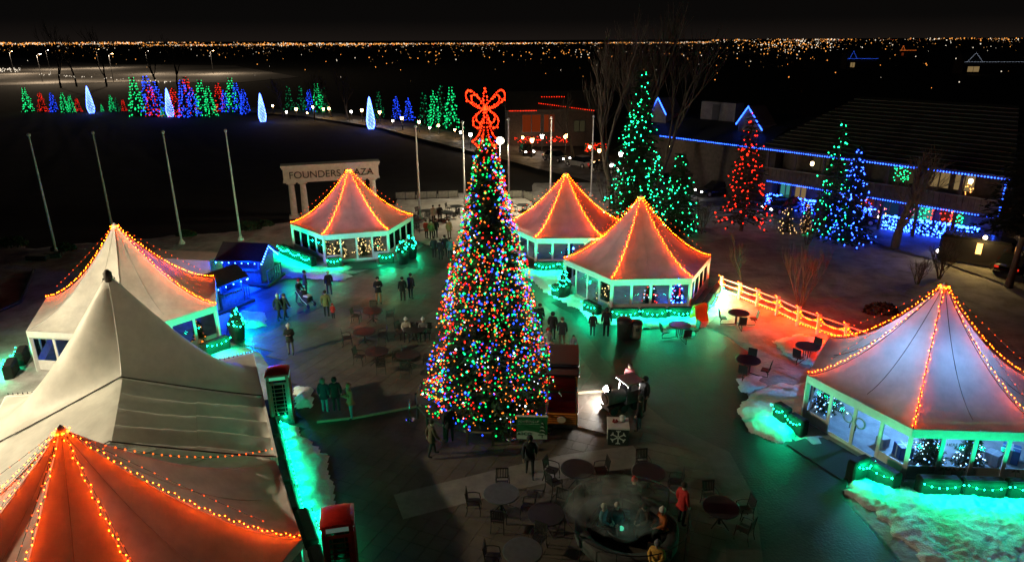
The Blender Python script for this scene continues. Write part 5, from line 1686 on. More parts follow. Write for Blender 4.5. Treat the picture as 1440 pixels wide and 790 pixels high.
tab_d, tab_g, ch_p = make_table(M_TABLE), make_table(M_TABLE2), make_chair()
used = set()
def place(protoo, loc, rz, label, scale=None):
    if protoo.name in used: o = copy_tree(protoo)
    else: used.add(protoo.name); o = protoo
    return put(o, loc, rz, label, scale)
def table_at(px, py, label, chairs=(), top=tab_d, rz=0.0):
    c = G(px, py, 0.75); c.z = 0.005
    place(top, c, rz, label)
    for ang, r, lb in chairs:
        a = R_(ang)
        p = c + Vector((math.cos(a) * r, math.sin(a) * r, 0))
        place(ch_p, p, a - PI / 2 + random.uniform(-0.2, 0.2), lb)
table_at(705, 693, 'pale teal round table in the lower middle of the plaza', ((88, 0.95, 'slat-backed chair behind the pale teal table'), (185, 0.98, 'chair on the left of the pale teal table'), (-20, 1.0, 'dark chair on the right of the pale teal table'), (-95, 0.95, 'chair on the near side of the pale teal table')), tab_g)
table_at(812, 658, 'dark round table right of the walking man', ((160, 1.0, 'upper left chair at the dark table right of the walking man'), (205, 1.0, 'lower left chair at the dark table right of the walking man'), (20, 1.0, 'right chair at the dark table right of the walking man'), (-60, 1.0, 'near chair at the dark table right of the walking man')))
table_at(912, 663, 'black round table left of the person in red', ((90, 0.95, 'chair behind the black table left of the person in red'), (-10, 1.0, 'chair on the right of the black table left of the person in red')))
table_at(768, 722, 'black round table just left of the smoking fire pit', ((60, 1.0, 'chair behind the black table left of the fire pit'),))
table_at(735, 774, 'blue-tinted table at the bottom edge of the plaza', ((175, 0.95, 'chair on the left of the bottom edge table'), (60, 1.0, 'chair behind the bottom edge table')), tab_g)
table_at(1014, 712, 'black round table at the lower right of the plaza', ((15, 0.95, 'chair on the right of the lower right table'), (95, 0.95, 'chair behind the lower right table'), (-50, 0.95, 'chair on the near side of the lower right table')))
table_at(530, 494, 'dark table nearest the phone box among those left of the Christmas tree', ((175, 0.95, 'chair left of the dark table nearest the phone box'), (90, 0.95, 'chair behind the dark table nearest the phone box'), (-70, 1.0, 'chair in front of the dark table nearest the phone box'), (10, 1.0, 'chair right of the dark table nearest the phone box')))
table_at(524, 437, 'dark table farthest from the phone box, left of the tree', ((180, 1.0, 'chair left of the table farthest from the phone box'), (100, 0.95, 'chair behind the table farthest from the phone box'), (0, 1.0, 'chair right of the table farthest from the phone box')))
table_at(512, 466, 'dark table in the middle of those left of the tree', ((190, 0.95, 'chair left of the middle dark table left of the tree'), (20, 1.0, 'chair right of the middle dark table left of the tree')))
table_at(574, 498, 'dark table close to the left foot of the Christmas tree', ((0, 1.0, 'chair between the tree foot and the dark table there'), (-90, 1.0, 'chair on the near side of the dark table by the tree foot')))
table_at(583, 462, 'dark table in front of the two seated people', ((150, 1.0, 'empty chair left of the seated people'),))
# tables on the snowy terrace
for i, (x, y) in enumerate(((570, 300), (600, 296), (628, 298), (642, 290), (585, 312), (556, 309), (700, 290), (735, 288))):
    n_ = ('first', 'second', 'third', 'fourth', 'fifth', 'sixth', 'seventh', 'eighth')[i]
    table_at(x, y, 'small dark table on the snowy terrace, %s of eight' % n_, ((150, 0.95, 'left chair at the %s table on the snowy terrace' % n_), (20, 0.95, 'right chair at the %s table on the snowy terrace' % n_), (-80, 0.95, 'near chair at the %s table on the snowy terrace' % n_)))
# low panels round the terrace
for i, (x0, y0, x1, y1) in enumerate(((556, 282, 585, 281), (586, 281, 615, 280), (616, 280, 645, 279), (705, 280, 735, 279), (736, 279, 762, 292))):
    a, c = G(x0, y0), G(x1, y1); d = c - a; m = (a + c) / 2
    t = thing('terrace_panel', m, 'pale mesh fence panel along the terrace, %s from the left' % ORD[i].replace('leftmost', 'first'), 'fence', 'fence panels along the terrace', math.atan2(d.y, d.x))
    b = MB()
    for xx in (-d.length / 2 + 0.05, 0, d.length / 2 - 0.05): b.box((xx, 0, 0.45), (0.06, 0.06, 0.9))
    b.build('post', M_BLACK, t)
    b = MB(); b.box((0, 0, 0.52), (d.length - 0.1, 0.02, 0.68)); b.build('panel', mat('pale mesh panel', (0.14, 0.14, 0.12), 0.8, 0.3, 4), t)

def picnic(px, py, rz, label):
    c = G(px, py, 0.78); c.z = 0.0
    t = thing('picnic_table', c, label, 'picnic table', 'dark picnic tables with fixed seats', rz)
    b = MB(); b.lathe([(0.0, 0.755), (0.58, 0.76), (0.62, 0.775), (0.62, 0.80), (0.60, 0.81), (0.0, 0.812)], n=26, cap=False); b.build('table_top', M_TABLE, t)
    for k in range(4):
        a = k * PI / 2 + PI / 4
        b = MB(); b.tube([(0.18 * math.cos(a), 0.18 * math.sin(a), 0.75), (0.16 * math.cos(a), 0.16 * math.sin(a), 0.06)], 0.03, 5); b.build('leg', M_CHAIR, t)
    for k in range(4):
        a = k * PI / 2
        ca_, sa_ = math.cos(a), math.sin(a)
        if k == 1: continue
        f = MB(); f.tube([(0.12 * ca_, 0.12 * sa_, 0.10), (0.6 * ca_, 0.6 * sa_, 0.05), (1.0 * ca_, 1.0 * sa_, 0.05), (1.02 * ca_, 1.02 * sa_, 0.25), (0.86 * ca_, 0.86 * sa_, 0.43)], 0.028, 5); f.build('seat_arm', M_CHAIR, t)
        s = MB(); s.bevbox((0.88 * ca_, 0.88 * sa_, 0.45), (0.40, 0.44, 0.04), 0.015, a); s.build('seat', M_CHAIR, t)
        q = MB()
        mm = Matrix.Rotation(a, 3, 'Z') @ Matrix.Rotation(0.16, 3, 'Y')
        q.box((1.11 * ca_, 1.11 * sa_, 0.74), (0.035, 0.44, 0.46), M=mm)
        q.tube([(1.06 * ca_, 1.06 * sa_, 0.45), (1.12 * ca_, 1.12 * sa_, 0.6)], 0.02, 4)
        q.build('backrest', M_CHAIR, t)
    return t
picnic(956, 457, R_(10), 'picnic table nearest the bins, in teal light')
picnic(1039, 440, R_(-5), 'picnic table beside the rail fence by the middle tent')
picnic(1136, 487, R_(40), 'picnic table at the lower end of the rail fence')
picnic(1052, 506, R_(60), 'darkest picnic table, standing in the shade above the icy patch')

# bins, orange board
def bin_(p, m, label, r=0.36, h=1.0):
    t = thing('litter_bin', p, label, 'bin', 'litter bins by the middle tent')
    b = MB(); b.lathe([(r * 0.82, 0), (r * 0.95, h * 0.8), (r, h * 0.88)], n=16); b.build('body', m, t, True)
    b = MB(); b.lathe([(r * 1.06, h * 0.88), (r * 1.06, h * 0.95), (r * 0.7, h * 1.05), (0.02, h * 1.08)], n=16); b.build('lid', M_BLACK, t, True)
    b = MB(); b.box((0, -r * 0.98, h * 0.6), (0.2, 0.04, 0.2)); b.build('handle', M_BLACK, t)
bin_(G(877, 474), mat('dark green bin', (0.02, 0.03, 0.024), 0.5, 0.2), 'dark bin on the left by the nearer middle tent', 0.46, 1.15)
bin_(G(894, 474), mat('grey tan bin', (0.20, 0.18, 0.14), 0.6, 0.2), 'tan bin on the right by the nearer middle tent')
ob = thing('sandwich_board', G(982, 452), 'orange sandwich board beside the nearer middle tent', 'sign', None, R_(28))
for sg in (-1, 1):
    b = MB(); b.box((0, sg * 0.20, 0.58), (0.95, 0.03, 1.15), M=Matrix.Rotation(sg * 0.25, 3, 'X')); b.build('panel', mat('orange board', (0.75, 0.24, 0.02), 0.6, 0.12, 3), ob)
# ================================================================== AT THE TREE FOOT
# notice board
sg_ = thing('notice_board', G(748, 619), 'green and white notice board lettered POWERING UP at the tree foot', 'sign', None, R_(-2))
b = MB(); b.box((0, 0, 0.62), (1.30, 0.05, 1.08)); b.build('board', mat('board green', (0.02, 0.16, 0.06), 0.5, 0.1, 4), sg_)
b = MB(); b.box((0, 0, 1.17), (1.34, 0.09, 0.04)); b.build('top_edge', M_FRAME, sg_)
P = [(-0.64, -0.031, 0.09), (0.64, -0.031, 0.09), (0.64, -0.031, 0.30), (0.40, -0.031, 0.36), (0.10, -0.031, 0.45), (-0.25, -0.031, 0.50), (-0.64, -0.031, 0.42)]
b = MB(); b.add(P, [tuple(range(len(P)))]); b.build('white_hill', mat('board white', (0.6, 0.62, 0.56), 0.5, 0.05, 4), sg_)
PALE = mat('pale board lettering', (0.55, 0.6, 0.5), 0.6, 0)
text_part('POWERING UP', 0.135, PALE, sg_, (-0.14, -0.034, 0.93), 0, 0.004, sx=0.95)
text_part('ATCO', 0.19, M_INK, sg_, (-0.32, -0.036, 0.34), 0, 0.004, sx=1.15)
b = MB(); b.box((-0.14, -0.034, 0.82), (0.9, 0.004, 0.012)); b.build('rule', PALE, sg_)
b = MB()
for k in range(4):
    z, w = 0.28 + k * 0.17, 0.19 - k * 0.04
    b.add([(0.43 - w, -0.036, z), (0.43 + w, -0.036, z), (0.43, -0.036, z + 0.22)], [(0, 1, 2)])
b.box((0.43, -0.034, 0.22), (0.035, 0.004, 0.14)); b.build('tree_emblem', mat('dark board ink', (0.01, 0.05, 0.02), 0.6, 0), sg_)
b = MB()
for k in range(4):
    z, w = 0.28 + k * 0.17, 0.17 - k * 0.035
    b.add([(0.43 - w, -0.039, z + 0.03), (0.43 - w * 0.2, -0.039, z + 0.05), (0.43 + w * 0.5, -0.039, z + 0.02), (0.43 + w, -0.039, z), (0.43 + w * 0.3, -0.039, z + 0.10), (0.43 - w * 0.4, -0.039, z + 0.10)], [(0, 1, 2, 3, 4, 5)])
b.build('emblem_snow', PALE, sg_)
for sx in (-0.5, 0.5):
    b = MB(); b.box((sx, 0.1, 0.04), (0.06, 0.5, 0.06)); b.build('foot', M_BLACK, sg_)
def stanchion(p, label):
    t = thing('stanchion', p, label, 'post', 'steel posts round the tree')
    b = MB(); b.cyl((0, 0, 0.03), (0, 0, 1.0), 0.035, n=8); b.build('post', mat('bright steel', (0.6, 0.6, 0.6), 0.25, 0.1, metal=1.0), t, True)
    b = MB(); b.lathe([(0.22, 0.0), (0.22, 0.03), (0.05, 0.06)], n=14); b.build('base', mat('bright steel', (0.6, 0.6, 0.6), 0.25, 0.1, metal=1.0), t, True)
stanchion(G(719, 617), 'bright steel post left of the notice board')
stanchion(G(577, 590), 'steel post at the left of the tree foot')
stanchion(G(768, 608), 'steel post between the notice board and the trolley')
# rail round the tree foot
tf = thing('tree_barrier', TC + Vector((0, 0, 0)), 'low wooden rail round the left of the tree foot', 'barrier')
for k in range(7):
    a = R_(165 + k * 18)
    p = Vector((math.cos(a) * 3.45, math.sin(a) * 3.45, 0))
    b = MB(); b.box((p.x, p.y, 0.35), (0.09, 0.09, 0.7), a); b.build('post', M_WOOD_D, tf)
    if k:
        b = MB(); b.tube([q_ + Vector((0, 0, 0.6)), p + Vector((0, 0, 0.6))], 0.04, 5); b.build('rail', mat('weathered rail', (0.16, 0.13, 0.09), 0.8, 0.3, 6), tf)
    q_ = p
b = MB(); b.tube([G(x, y, 0.04) for x, y in ((446, 593), (500, 587), (560, 576), (592, 570))], 0.07, 6)
tag(b.build('timber_edging', mat('pale timber', (0.32, 0.27, 0.18), 0.8, 0.2, 5)), 'pale timber strip on the ground left of the tree foot', 'timber')

# trolley train
M_ORG = mat('orange trolley paint', (0.70, 0.24, 0.04), 0.35, 0.15, 6, coat=0.4)
M_TRD = mat('dark trolley roof', (0.012, 0.014, 0.015), 0.45, 0.2, 5)
M_TRB = mat('blue trolley side', (0.05, 0.12, 0.20), 0.4, 0.2, 5)
M_RIN = mat('red trolley seat', (0.22, 0.012, 0.010), 0.5, 0.15, 5)
pT0 = G(789, 606)
dT = (G(792, 520) - pT0); rT = math.atan2(dT.y, dT.x) - PI / 2
trn = thing('trolley_train', pT0, 'orange-fronted little trolley train beside the Christmas tree', 'train', None, rT)
WT = 1.45
trn.scale = (0.95, 0.92, 0.74)
b = MB(); b.bevbox((0, 2.9, 0.34), (WT, 5.8, 0.3), 0.05); b.build('chassis', M_BLACK, trn)
b = MB(); b.bevbox((0, 0.06, 0.82), (WT, 0.12, 0.72), 0.05); fr = b.build('front', M_ORG, trn)
b = MB(); b.cyl((0, -0.02, 0.82), (0, -0.10, 0.82), 0.21, 0.20, 16); b.build('headlamp', mat('cream lamp lens', (0.65, 0.55, 0.38), 0.3, 0.2, 12), fr)
b = MB()
for k in range(5):
    b.box((0, -0.012, 0.52 + k * 0.14), (1.25, 0.03, 0.03))
b.build('grille', mat('dark orange trim', (0.28, 0.08, 0.02), 0.4, 0.1), fr)
for sx in (-1, 1):
    b = MB(); b.box((sx * (WT / 2 - 0.03), 1.2, 0.78), (0.06, 2.1, 0.62)); b.build('side_panel', M_ORG, trn)
    b = MB(); b.tube([(sx * (WT / 2), 0.1, 1.19), (sx * (WT / 2), 2.2, 1.13)], 0.035, 5); b.build('handrail', mat('bright steel', (0.6, 0.6, 0.6), 0.25, 0.1, metal=1.0), trn)
    b = MB(); b.box((sx * (WT / 2 - 0.03), 4.1, 0.95), (0.06, 3.4, 0.95)); b.build('side_panel', M_TRB, trn)
    for k in range(5):
        b = MB(); b.box((sx * (WT / 2 - 0.04), 2.4 + k * 0.85, 1.75), (0.07, 0.07, 0.75)); b.build('pillar', M_ORG, trn)
    for y in (0.7, 2.0, 3.6, 5.0):
        b = MB(); b.cyl((sx * (WT / 2 - 0.12), y, 0.24), (sx * (WT / 2 + 0.02), y, 0.24), 0.24, n=14); w_ = b.build('wheel', M_RUBBER, trn)
        b = MB(); b.cyl((sx * (WT / 2 - 0.06), y, 0.24), (sx * (WT / 2 + 0.03), y, 0.24), 0.12, n=10); b.build('rim', M_ORG, w_)
for y in (0.9, 1.7):
    b = MB(); b.bevbox((0, y, 0.72), (WT - 0.2, 0.45, 0.12), 0.03); b.bevbox((0, y + 0.22, 0.98), (WT - 0.2, 0.08, 0.5), 0.03); b.build('bench', M_RIN, trn)
b = MB(); b.bevbox((0, 2.75, 2.16), (WT + 0.2, 1.0, 0.12), 0.05); b.build('roof', M_TRD, trn)
b = MB(); b.bevbox((0, 4.55, 2.22), (WT + 0.2, 2.5, 0.14), 0.06); b.build('roof', M_TRD, trn)
for y in (3.0, 3.9, 4.8):
    b = MB(); b.bevbox((0, y, 0.80), (WT - 0.2, 0.45, 0.12), 0.03); b.bevbox((0, y + 0.22, 1.1), (WT - 0.2, 0.08, 0.55), 0.03); b.build('bench', M_RIN, trn)

# snowflake boxes
M_FLAKE = mat('white snowflake print', (0.75, 0.77, 0.75), 0.6, 0)
M_GBOX = mat('dark gift box', (0.02, 0.03, 0.03), 0.5, 0.2)
def flake_box(p, rz, s, label, red=True):
    t = thing('snowflake_box', p, label, 'gift box', 'dark boxes with white snowflakes', rz)
    b = MB(); b.bevbox((0, 0, s * 0.45), (s, s, s * 0.9), 0.02); b.build('box', M_GBOX, t)
    b = MB(); b.bevbox((0, 0, s * 0.93), (s * 1.06, s * 1.06, s * 0.08), 0.015); b.build('lid', mat('white lid', (0.7, 0.7, 0.66), 0.6, 0.1, 4), t)
    for k in range(4):
        mm = Matrix.Rotation(k * PI / 2, 4, 'Z')
        b = MB()
        for j in range(6):
            a = j * PI / 3 + PI / 6
            q = mm.to_3x3() @ Matrix.Rotation(-a, 3, 'Y')
            def seg(u, L, w, ang=0.0):
                qq = q @ Matrix.Rotation(0, 3, 'Y')
                c = mm @ Vector((math.cos(a) * u, -s / 2 - 0.004, s * 0.45 + math.sin(a) * u))
                b.box(c, (L, 0.006, w), M=mm.to_3x3() @ Matrix.Rotation(-(a + ang), 3, 'Y'))
            seg(s * 0.20, s * 0.34, s * 0.055)
            for sg in (-1, 1):
                c_ = mm @ Vector((math.cos(a) * s * 0.28 + math.cos(a + sg * 0.9) * s * 0.06, -s / 2 - 0.0045, s * 0.45 + math.sin(a) * s * 0.28 + math.sin(a + sg * 0.9) * s * 0.06))
                b.box(c_, (s * 0.15, 0.006, s * 0.045), M=mm.to_3x3() @ Matrix.Rotation(-(a + sg * 0.9), 3, 'Y'))
        b.build('snowflake', M_FLAKE, t)
    if red:
        b = MB()
        for k in range(6): b.ball((-0.12 + 0.09 * math.cos(k), 0.1 * math.sin(k * 2), s + 0.03), 0.05, 6, 4)
        b.build('bow', M_RIN, t)
        b = MB(); b.lathe([(0.10, s * 0.97), (0.10, s + 0.16), (0.13, s + 0.19), (0.03, s + 0.24)], c=(0.18, 0.15, 0), n=10); b.build('jar', M_STEEL, t)
flake_box(G(868, 618), R_(-6), 0.86, 'snowflake box with a red bow on top, nearest the picnic lamp')
lp = G(872, 574)
loco = thing('ride_on_locomotive', lp, 'small grey ride-on locomotive with a white cab roof behind the work lamp', 'train', None, R_(205))
M_LOCO = mat('grey locomotive paint', (0.16, 0.16, 0.165), 0.35, 0.2, 6, coat=0.3)
b = MB(); b.box((0, 0, 0.28), (1.7, 0.7, 0.18)); b.build('chassis', M_BLACK, loco)
b = MB(); b.cyl((-0.1, 0, 0.68), (0.85, 0, 0.68), 0.32, n=18); b.build('boiler', M_LOCO, loco)
b = MB(); b.cyl((0.85, 0, 0.68), (0.90, 0, 0.68), 0.26, 0.22, 18); b.build('smokebox_door', M_BLACK, loco)
b = MB(); b.lathe([(0.07, 0.95), (0.07, 1.18), (0.12, 1.28), (0.10, 1.28)], c=(0.62, 0, 0), n=10); b.build('chimney', M_BLACK, loco)
for sy in (-1, 1):
    b = MB(); b.box((-0.48, sy * 0.36, 0.68), (0.72, 0.04, 0.62)); b.build('cab_side', M_LOCO, loco)
    for x in (-0.55, 0.05, 0.6):
        b = MB(); b.cyl((x, sy * 0.33, 0.2), (x, sy * 0.42, 0.2), 0.2, n=14); b.build('wheel', M_RUBBER, loco)
    for x in (-0.78, -0.16):
        b = MB(); b.box((x, sy * 0.34, 1.16), (0.05, 0.05, 0.4)); b.build('cab_post', M_LOCO, loco)
b = MB(); b.box((-0.83, 0, 0.68), (0.04, 0.70, 0.62)); b.build('cab_back', M_LOCO, loco)
b = MB(); b.bevbox((-0.47, 0, 1.39), (0.95, 0.95, 0.07), 0.02); b.build('cab_roof', mat('white lid', (0.7, 0.7, 0.66), 0.6, 0.1, 4), loco)
flake_box(G(769, 512), R_(10), 0.95, 'snowflake box at the right edge of the Christmas tree')
# bright work lamp on the paving
wl_p = G(853, 562)
wk = thing('work_lamp', wl_p, 'bright white work lamp on a low stand shining on the paving', 'lamp')
b = MB()
for k in range(3):
    a = k * 2.1; b.tube([(0, 0, 0.55), (0.22 * math.cos(a), 0.22 * math.sin(a), 0.0)], 0.015, 4)
b.build('stand', M_BLACK, wk)
b = MB(); b.bevbox((0, 0.05, 0.62), (0.30, 0.10, 0.2), 0.02); b.build('housing', M_BLACK, wk)
b = MB(); b.ball((-0.02, -0.07, 0.63), 0.15, 12, 8, (1.2, 0.6, 0.9)); b.build('lens', glow('work lamp lens', (1.0, 0.97, 0.9), 500), wk, True)
l = bpy.data.lights.new('work_light', 'POINT'); l.energy = 650; l.color = (1.0, 0.93, 0.85); l.shadow_soft_size = 0.12
o = link('work_light', l, wk); o.location = (-0.12, -0.22, 0.66)
# pale cables on the paving
b = MB(); b.tube([G(x, y, 0.03) for x, y in ((808, 598), (830, 605), (858, 612))], 0.03, 5)
tag(b.build('steel_track', mat('bright steel', (0.6, 0.6, 0.6), 0.25, 0.1, metal=1.0)), 'thin bright rail on the ground right of the trolley', 'rail')
b = MB(); b.box((0, 0, 0.05), (2.6, 0.12, 0.09)); o = b.build('timber_edging', mat('pale timber', (0.32, 0.27, 0.18), 0.8, 0.2, 5)); o.location = G(830, 552); o.rotation_euler = (0, 0, R_(8))
tag(o, 'timber beam lying between the trolley and the work lamp', 'timber')

# ================================================================== FIRE PIT
pc = G(880, 752); 
pit = thing('fire_pit', pc, 'round fire pit with a thin rail, wreathed in green-lit smoke', 'fire pit')
b = MB(); b.lathe([(1.75, 0.0), (1.75, 0.42), (1.70, 0.46), (1.40, 0.46), (1.38, 0.42), (1.38, 0.05)], n=36, cap=False); b.build('seat_wall', mat('dark pit stone', (0.05, 0.05, 0.048), 0.8, 0.3, 5), pit, True)
b = MB(); b.lathe([(0.02, 0.05), (0.55, 0.06), (0.75, 0.40), (0.70, 0.42), (0.5, 0.16), (0.02, 0.14)], n=24, cap=False); b.build('bowl', M_BLACK, pit, True)
b = MB(); b.tube([(2.1 * math.cos(a), 2.1 * math.sin(a), 0.95) for a in [k * 2 * PI / 40 for k in range(41)]], 0.018, 5); b.build('rail', M_BLACK, pit)
for k in range(10):
    a = k * 2 * PI / 10; b = MB(); b.cyl((2.1 * math.cos(a), 2.1 * math.sin(a), 0), (2.1 * math.cos(a), 2.1 * math.sin(a), 0.95), 0.016, n=5); b.build('rail_post', M_BLACK, pit)
l = bpy.data.lights.new('smoke_fill_light', 'POINT'); l.energy = 3.5; l.color = (0.10, 1.0, 0.85); l.shadow_soft_size = 0.3  # made-up teal lamp, added to light up the smoke
link('smoke_fill_light', l, pit).location = (-0.2, -0.2, 0.75)
b = MB(); b.ball((-0.2, -0.2, 0.45), 0.09, 8, 6); b.build('smoke_fill_ball', glow('smoke fill glow', (0.1, 1.0, 0.55), 1), pit, True)  # glowing ball added to go with the made-up smoke lamp
sm = bmesh.new(); bmesh.ops.create_icosphere(sm, subdivisions=4, radius=1.0)
for v in sm.verts:
    n1 = noise.fractal(v.co * 1.6, 0.9, 2.0, 3)
    v.co *= 1 + 0.35 * n1
    v.co = Vector((v.co.x * 1.7, v.co.y * 1.25, v.co.z * 0.75 + 1.05))
me = bpy.data.meshes.new('smoke'); sm.to_mesh(me); sm.free()
mv = bpy.data.materials.new('thin smoke'); mv.use_nodes = True
N, L = mv.node_tree.nodes, mv.node_tree.links
N.clear(); oo = N.new('ShaderNodeOutputMaterial'); pv = N.new('ShaderNodeVolumePrincipled')
pv.inputs['Color'].default_value = (0.8, 0.85, 0.85, 1)
tcv = N.new('ShaderNodeTexCoord'); nzv = N.new('ShaderNodeTexNoise'); nzv.inputs['Scale'].default_value = 1.1; nzv.inputs['Detail'].default_value = 3
mrv = N.new('ShaderNodeMapRange'); mrv.inputs[1].default_value = 0.42; mrv.inputs[2].default_value = 0.7; mrv.inputs[3].default_value = 0.0; mrv.inputs[4].default_value = 0.55
L.new(tcv.outputs['Object'], nzv.inputs['Vector']); L.new(nzv.outputs['Fac'], mrv.inputs[0]); L.new(mrv.outputs[0], pv.inputs['Density'])
L.new(pv.outputs[0], oo.inputs['Volume'])
me.materials.append(mv)
smo = link('smoke', me); smo.location = (pc.x - 0.4, pc.y, 0.2)
tag(smo, 'drift of green-tinted smoke over the fire pit', 'smoke', kind='stuff')

# ================================================================== CARS
def car(p, rz, label, body, s=1.0, lights=True, suv=False, group='cars on the road'):
    t = thing('parked_car', p, label, 'car', group, rz)
    hb = 0.95 if suv else 0.80; ht = 1.75 if suv else 1.42
    # x forward; sections (x, half width, z low, z high)
    secs = [(-2.15, 0.70, 0.45, hb - 0.05), (-2.0, 0.82, 0.30, hb + 0.02), (-1.0, 0.88, 0.25, hb + 0.03), (0.6, 0.88, 0.25, hb + 0.02), (1.4, 0.86, 0.27, hb - 0.04), (2.0, 0.78, 0.32, hb - 0.16), (2.2, 0.62, 0.42, hb - 0.26)]
    P, F = [], []
    for x, w, a, c in secs:
        P += [(x, -w, a), (x, -w, (a + c) / 2), (x, -w * 0.9, c), (x, w * 0.9, c), (x, w, (a + c) / 2), (x, w, a)]
    for i in range(len(secs) - 1):
        for j in range(6):
            F.append((i * 6 + j, (i + 1) * 6 + j, (i + 1) * 6 + (j + 1) % 6, i * 6 + (j + 1) % 6))
    F += [tuple(range(5, -1, -1)), tuple((len(secs) - 1) * 6 + j for j in range(6))]
    MB().add(P, F).build('body', body, t, True)
    x0, x1, x2, x3 = ((-2.0, -1.85, 0.25, 0.95) if suv else (-1.7, -1.1, 0.15, 0.95))
    P = [(x0, -0.78, hb), (x3, -0.78, hb), (x3, 0.78, hb), (x0, 0.78, hb), (x1, -0.62, ht), (x2, -0.62, ht), (x2, 0.62, ht), (x1, 0.62, ht)]
    MB().add(P, [(0, 1, 5, 4), (1, 2, 6, 5), (2, 3, 7, 6), (3, 0, 4, 7)]).build('windows', mat('dark car glass', (0.01, 0.012, 0.014), 0.12, 0), t)
    MB().add([(x1 - 0.03, -0.63, ht), (x2 + 0.03, -0.63, ht), (x2 + 0.03, 0.63, ht), (x1 - 0.03, 0.63, ht), (x1 + 0.05, -0.55, ht + 0.05), (x2 - 0.05, -0.55, ht + 0.05), (x2 - 0.05, 0.55, ht + 0.05), (x1 + 0.05, 0.55, ht + 0.05)],
             [(4, 5, 6, 7), (0, 1, 5, 4), (1, 2, 6, 5), (2, 3, 7, 6), (3, 0, 4, 7), (3, 2, 1, 0)]).build('roof', body, t)
    for x in (-1.35, 1.35):
        for y in (-0.82, 0.82):
            b = MB(); b.cyl((x, y - 0.1, 0.32), (x, y + 0.1, 0.32), 0.32, n=14); w_ = b.build('wheel', M_RUBBER, t)
            b = MB(); b.cyl((x, y - 0.11, 0.32), (x, y + 0.11, 0.32), 0.18, n=10); b.build('rim', M_STEEL, w_)
    for y in (-0.6, 0.6):
        b = MB(); b.ball((2.14, y, 0.60), 0.12, 8, 6, (0.6, 1.3, 0.8)); b.build('headlight', glow('headlight', (1.0, 0.93, 0.82), 30) if lights else mat('lamp glass', (0.5, 0.5, 0.5), 0.2, 0), t, True)
        b = MB(); b.box((-2.14, y, 0.68), (0.06, 0.26, 0.14)); b.build('tail_light', mat('tail light', (0.3, 0.01, 0.01), 0.3, 0, emit=(1, 0.03, 0.01), strength=1.0 if lights else 0), t)
    return t
CB = mat('black car paint', (0.012, 0.012, 0.014), 0.25, 0.1, 4, coat=0.6); CG = mat('grey car paint', (0.10, 0.10, 0.11), 0.3, 0.1, 4, coat=0.6); CW = mat('pale car paint', (0.4, 0.4, 0.4), 0.3, 0.1, 4, coat=0.6)
def car_at(px, py, rz, label, m, **kw):
    p = G(px, py); p.z = 0.165
    return car(p, R_(rz), label, m, **kw)
car_at(741, 218, -80, 'dark car with bright headlights nearest the Christmas tree top', CB)
car_at(782, 228, -52, 'dark car with headlights on behind the flagpoles, right of the first one', CG)
car_at(815, 236, 130, 'car seen from behind on the road behind the flagpoles', CW, lights=False)
car_at(852, 244, -40, 'dark car with headlights on between the flagpoles and the tallest spruce', CB)
car_at(925, 262, -150, 'car with headlights on between the green spruces', CG)
car_at(1005, 276, -160, 'dark car with headlights on left of the red-lit spruce', CB)
car_at(1198, 316, -20, 'dark car with one headlight showing beside the blue-lit spruce', CB)
car_at(1100, 300, -155, 'dark car with headlights on right of the red-lit spruce', CB)
car_at(1425, 384, 40, 'dark car with headlights on at the right edge', CB)
vn = thing('dark_van', G(1368, 372), 'dark van with warm lit windows near the right edge', 'van', None, R_(-38))
b = MB(); b.bevbox((0, 0, 1.25), (4.6, 1.9, 1.9), 0.18); b.build('body', CB, vn)
b = MB(); b.box((0.2, -0.97, 1.5), (0.35, 0.03, 0.8)); b.build('window', glow('van lit window', (1.0, 0.5, 0.12), 5), vn)
b = MB(); b.box((2.31, -0.5, 1.45), (0.03, 0.5, 0.8)); b.build('window', glow('van dim window', (1.0, 0.4, 0.1), 1.5), vn)
b = MB(); b.ball((0.4, -0.6, 2.3), 0.14, 8, 6); b.build('roof_lamp', glow('van roof lamp', (1.0, 0.75, 0.45), 18), vn, True)
for x in (-1.4, 1.4):
    for y in (-0.9, 0.9):
        b = MB(); b.cyl((x, y - 0.1, 0.36), (x, y + 0.1, 0.36), 0.36, n=14); b.build('wheel', M_RUBBER, vn)
for y in (-0.7, 0.7):
    b = MB(); b.ball((-2.3, y, 0.8), 0.13, 8, 6); b.build('headlight', glow('headlight', (1.0, 0.93, 0.82), 30), vn, True)
l = bpy.data.lights.new('van_lamp_light', 'POINT'); l.energy = 300; l.color = (1.0, 0.65, 0.2); l.shadow_soft_size = 0.15
link('van_lamp_light', l, vn).location = (0.4, -1.5, 2.2)
globe_lamp(G(1437, 332), 2.4, 0.22, 60, (1.0, 0.6, 0.25), 'small warm globe lamp at the right edge by the house', glow('small globe', (1.0, 0.65, 0.3), 14))

# ================================================================== INSIDE THE TENTS, TOPIARY
def small_tree(p, h, r, seed, label, strings, rb=0.04, name='decorated_tree', group='small decorated trees'):
    return fir(name, p, h, r, seed, label, strings, levels=18, per=11, twigs=6, leaf=0.2, rb=rb, group=group, jitter=0.03)
WT_ = glow('tent tree warm light', (1.0, 0.55, 0.2), 6); BL_ = glow('tent tree blue light', (0.2, 0.45, 1.0), 6); WH_ = glow('tent tree white light', (0.75, 0.9, 1.0), 6)
cF = Vector((*F_C, 0.09))
for i, (dx, dy, h) in enumerate(((-2.6, -1.9, 1.9), (-1.7, -2.6, 2.0), (-0.5, -3.0, 1.8), (1.1, -2.4, 1.9), (2.0, -1.2, 1.8))):
    small_tree(cF + Vector((dx, dy, 0)), h, 0.75, 200 + i, 'small tree with warm white lights inside the tent by the arch, %s from the left' % ORD[i].replace('leftmost', 'first'), [('warm_lights', WT_, 80)], 0.045)
cA = Vector((*A_C, 0.09))
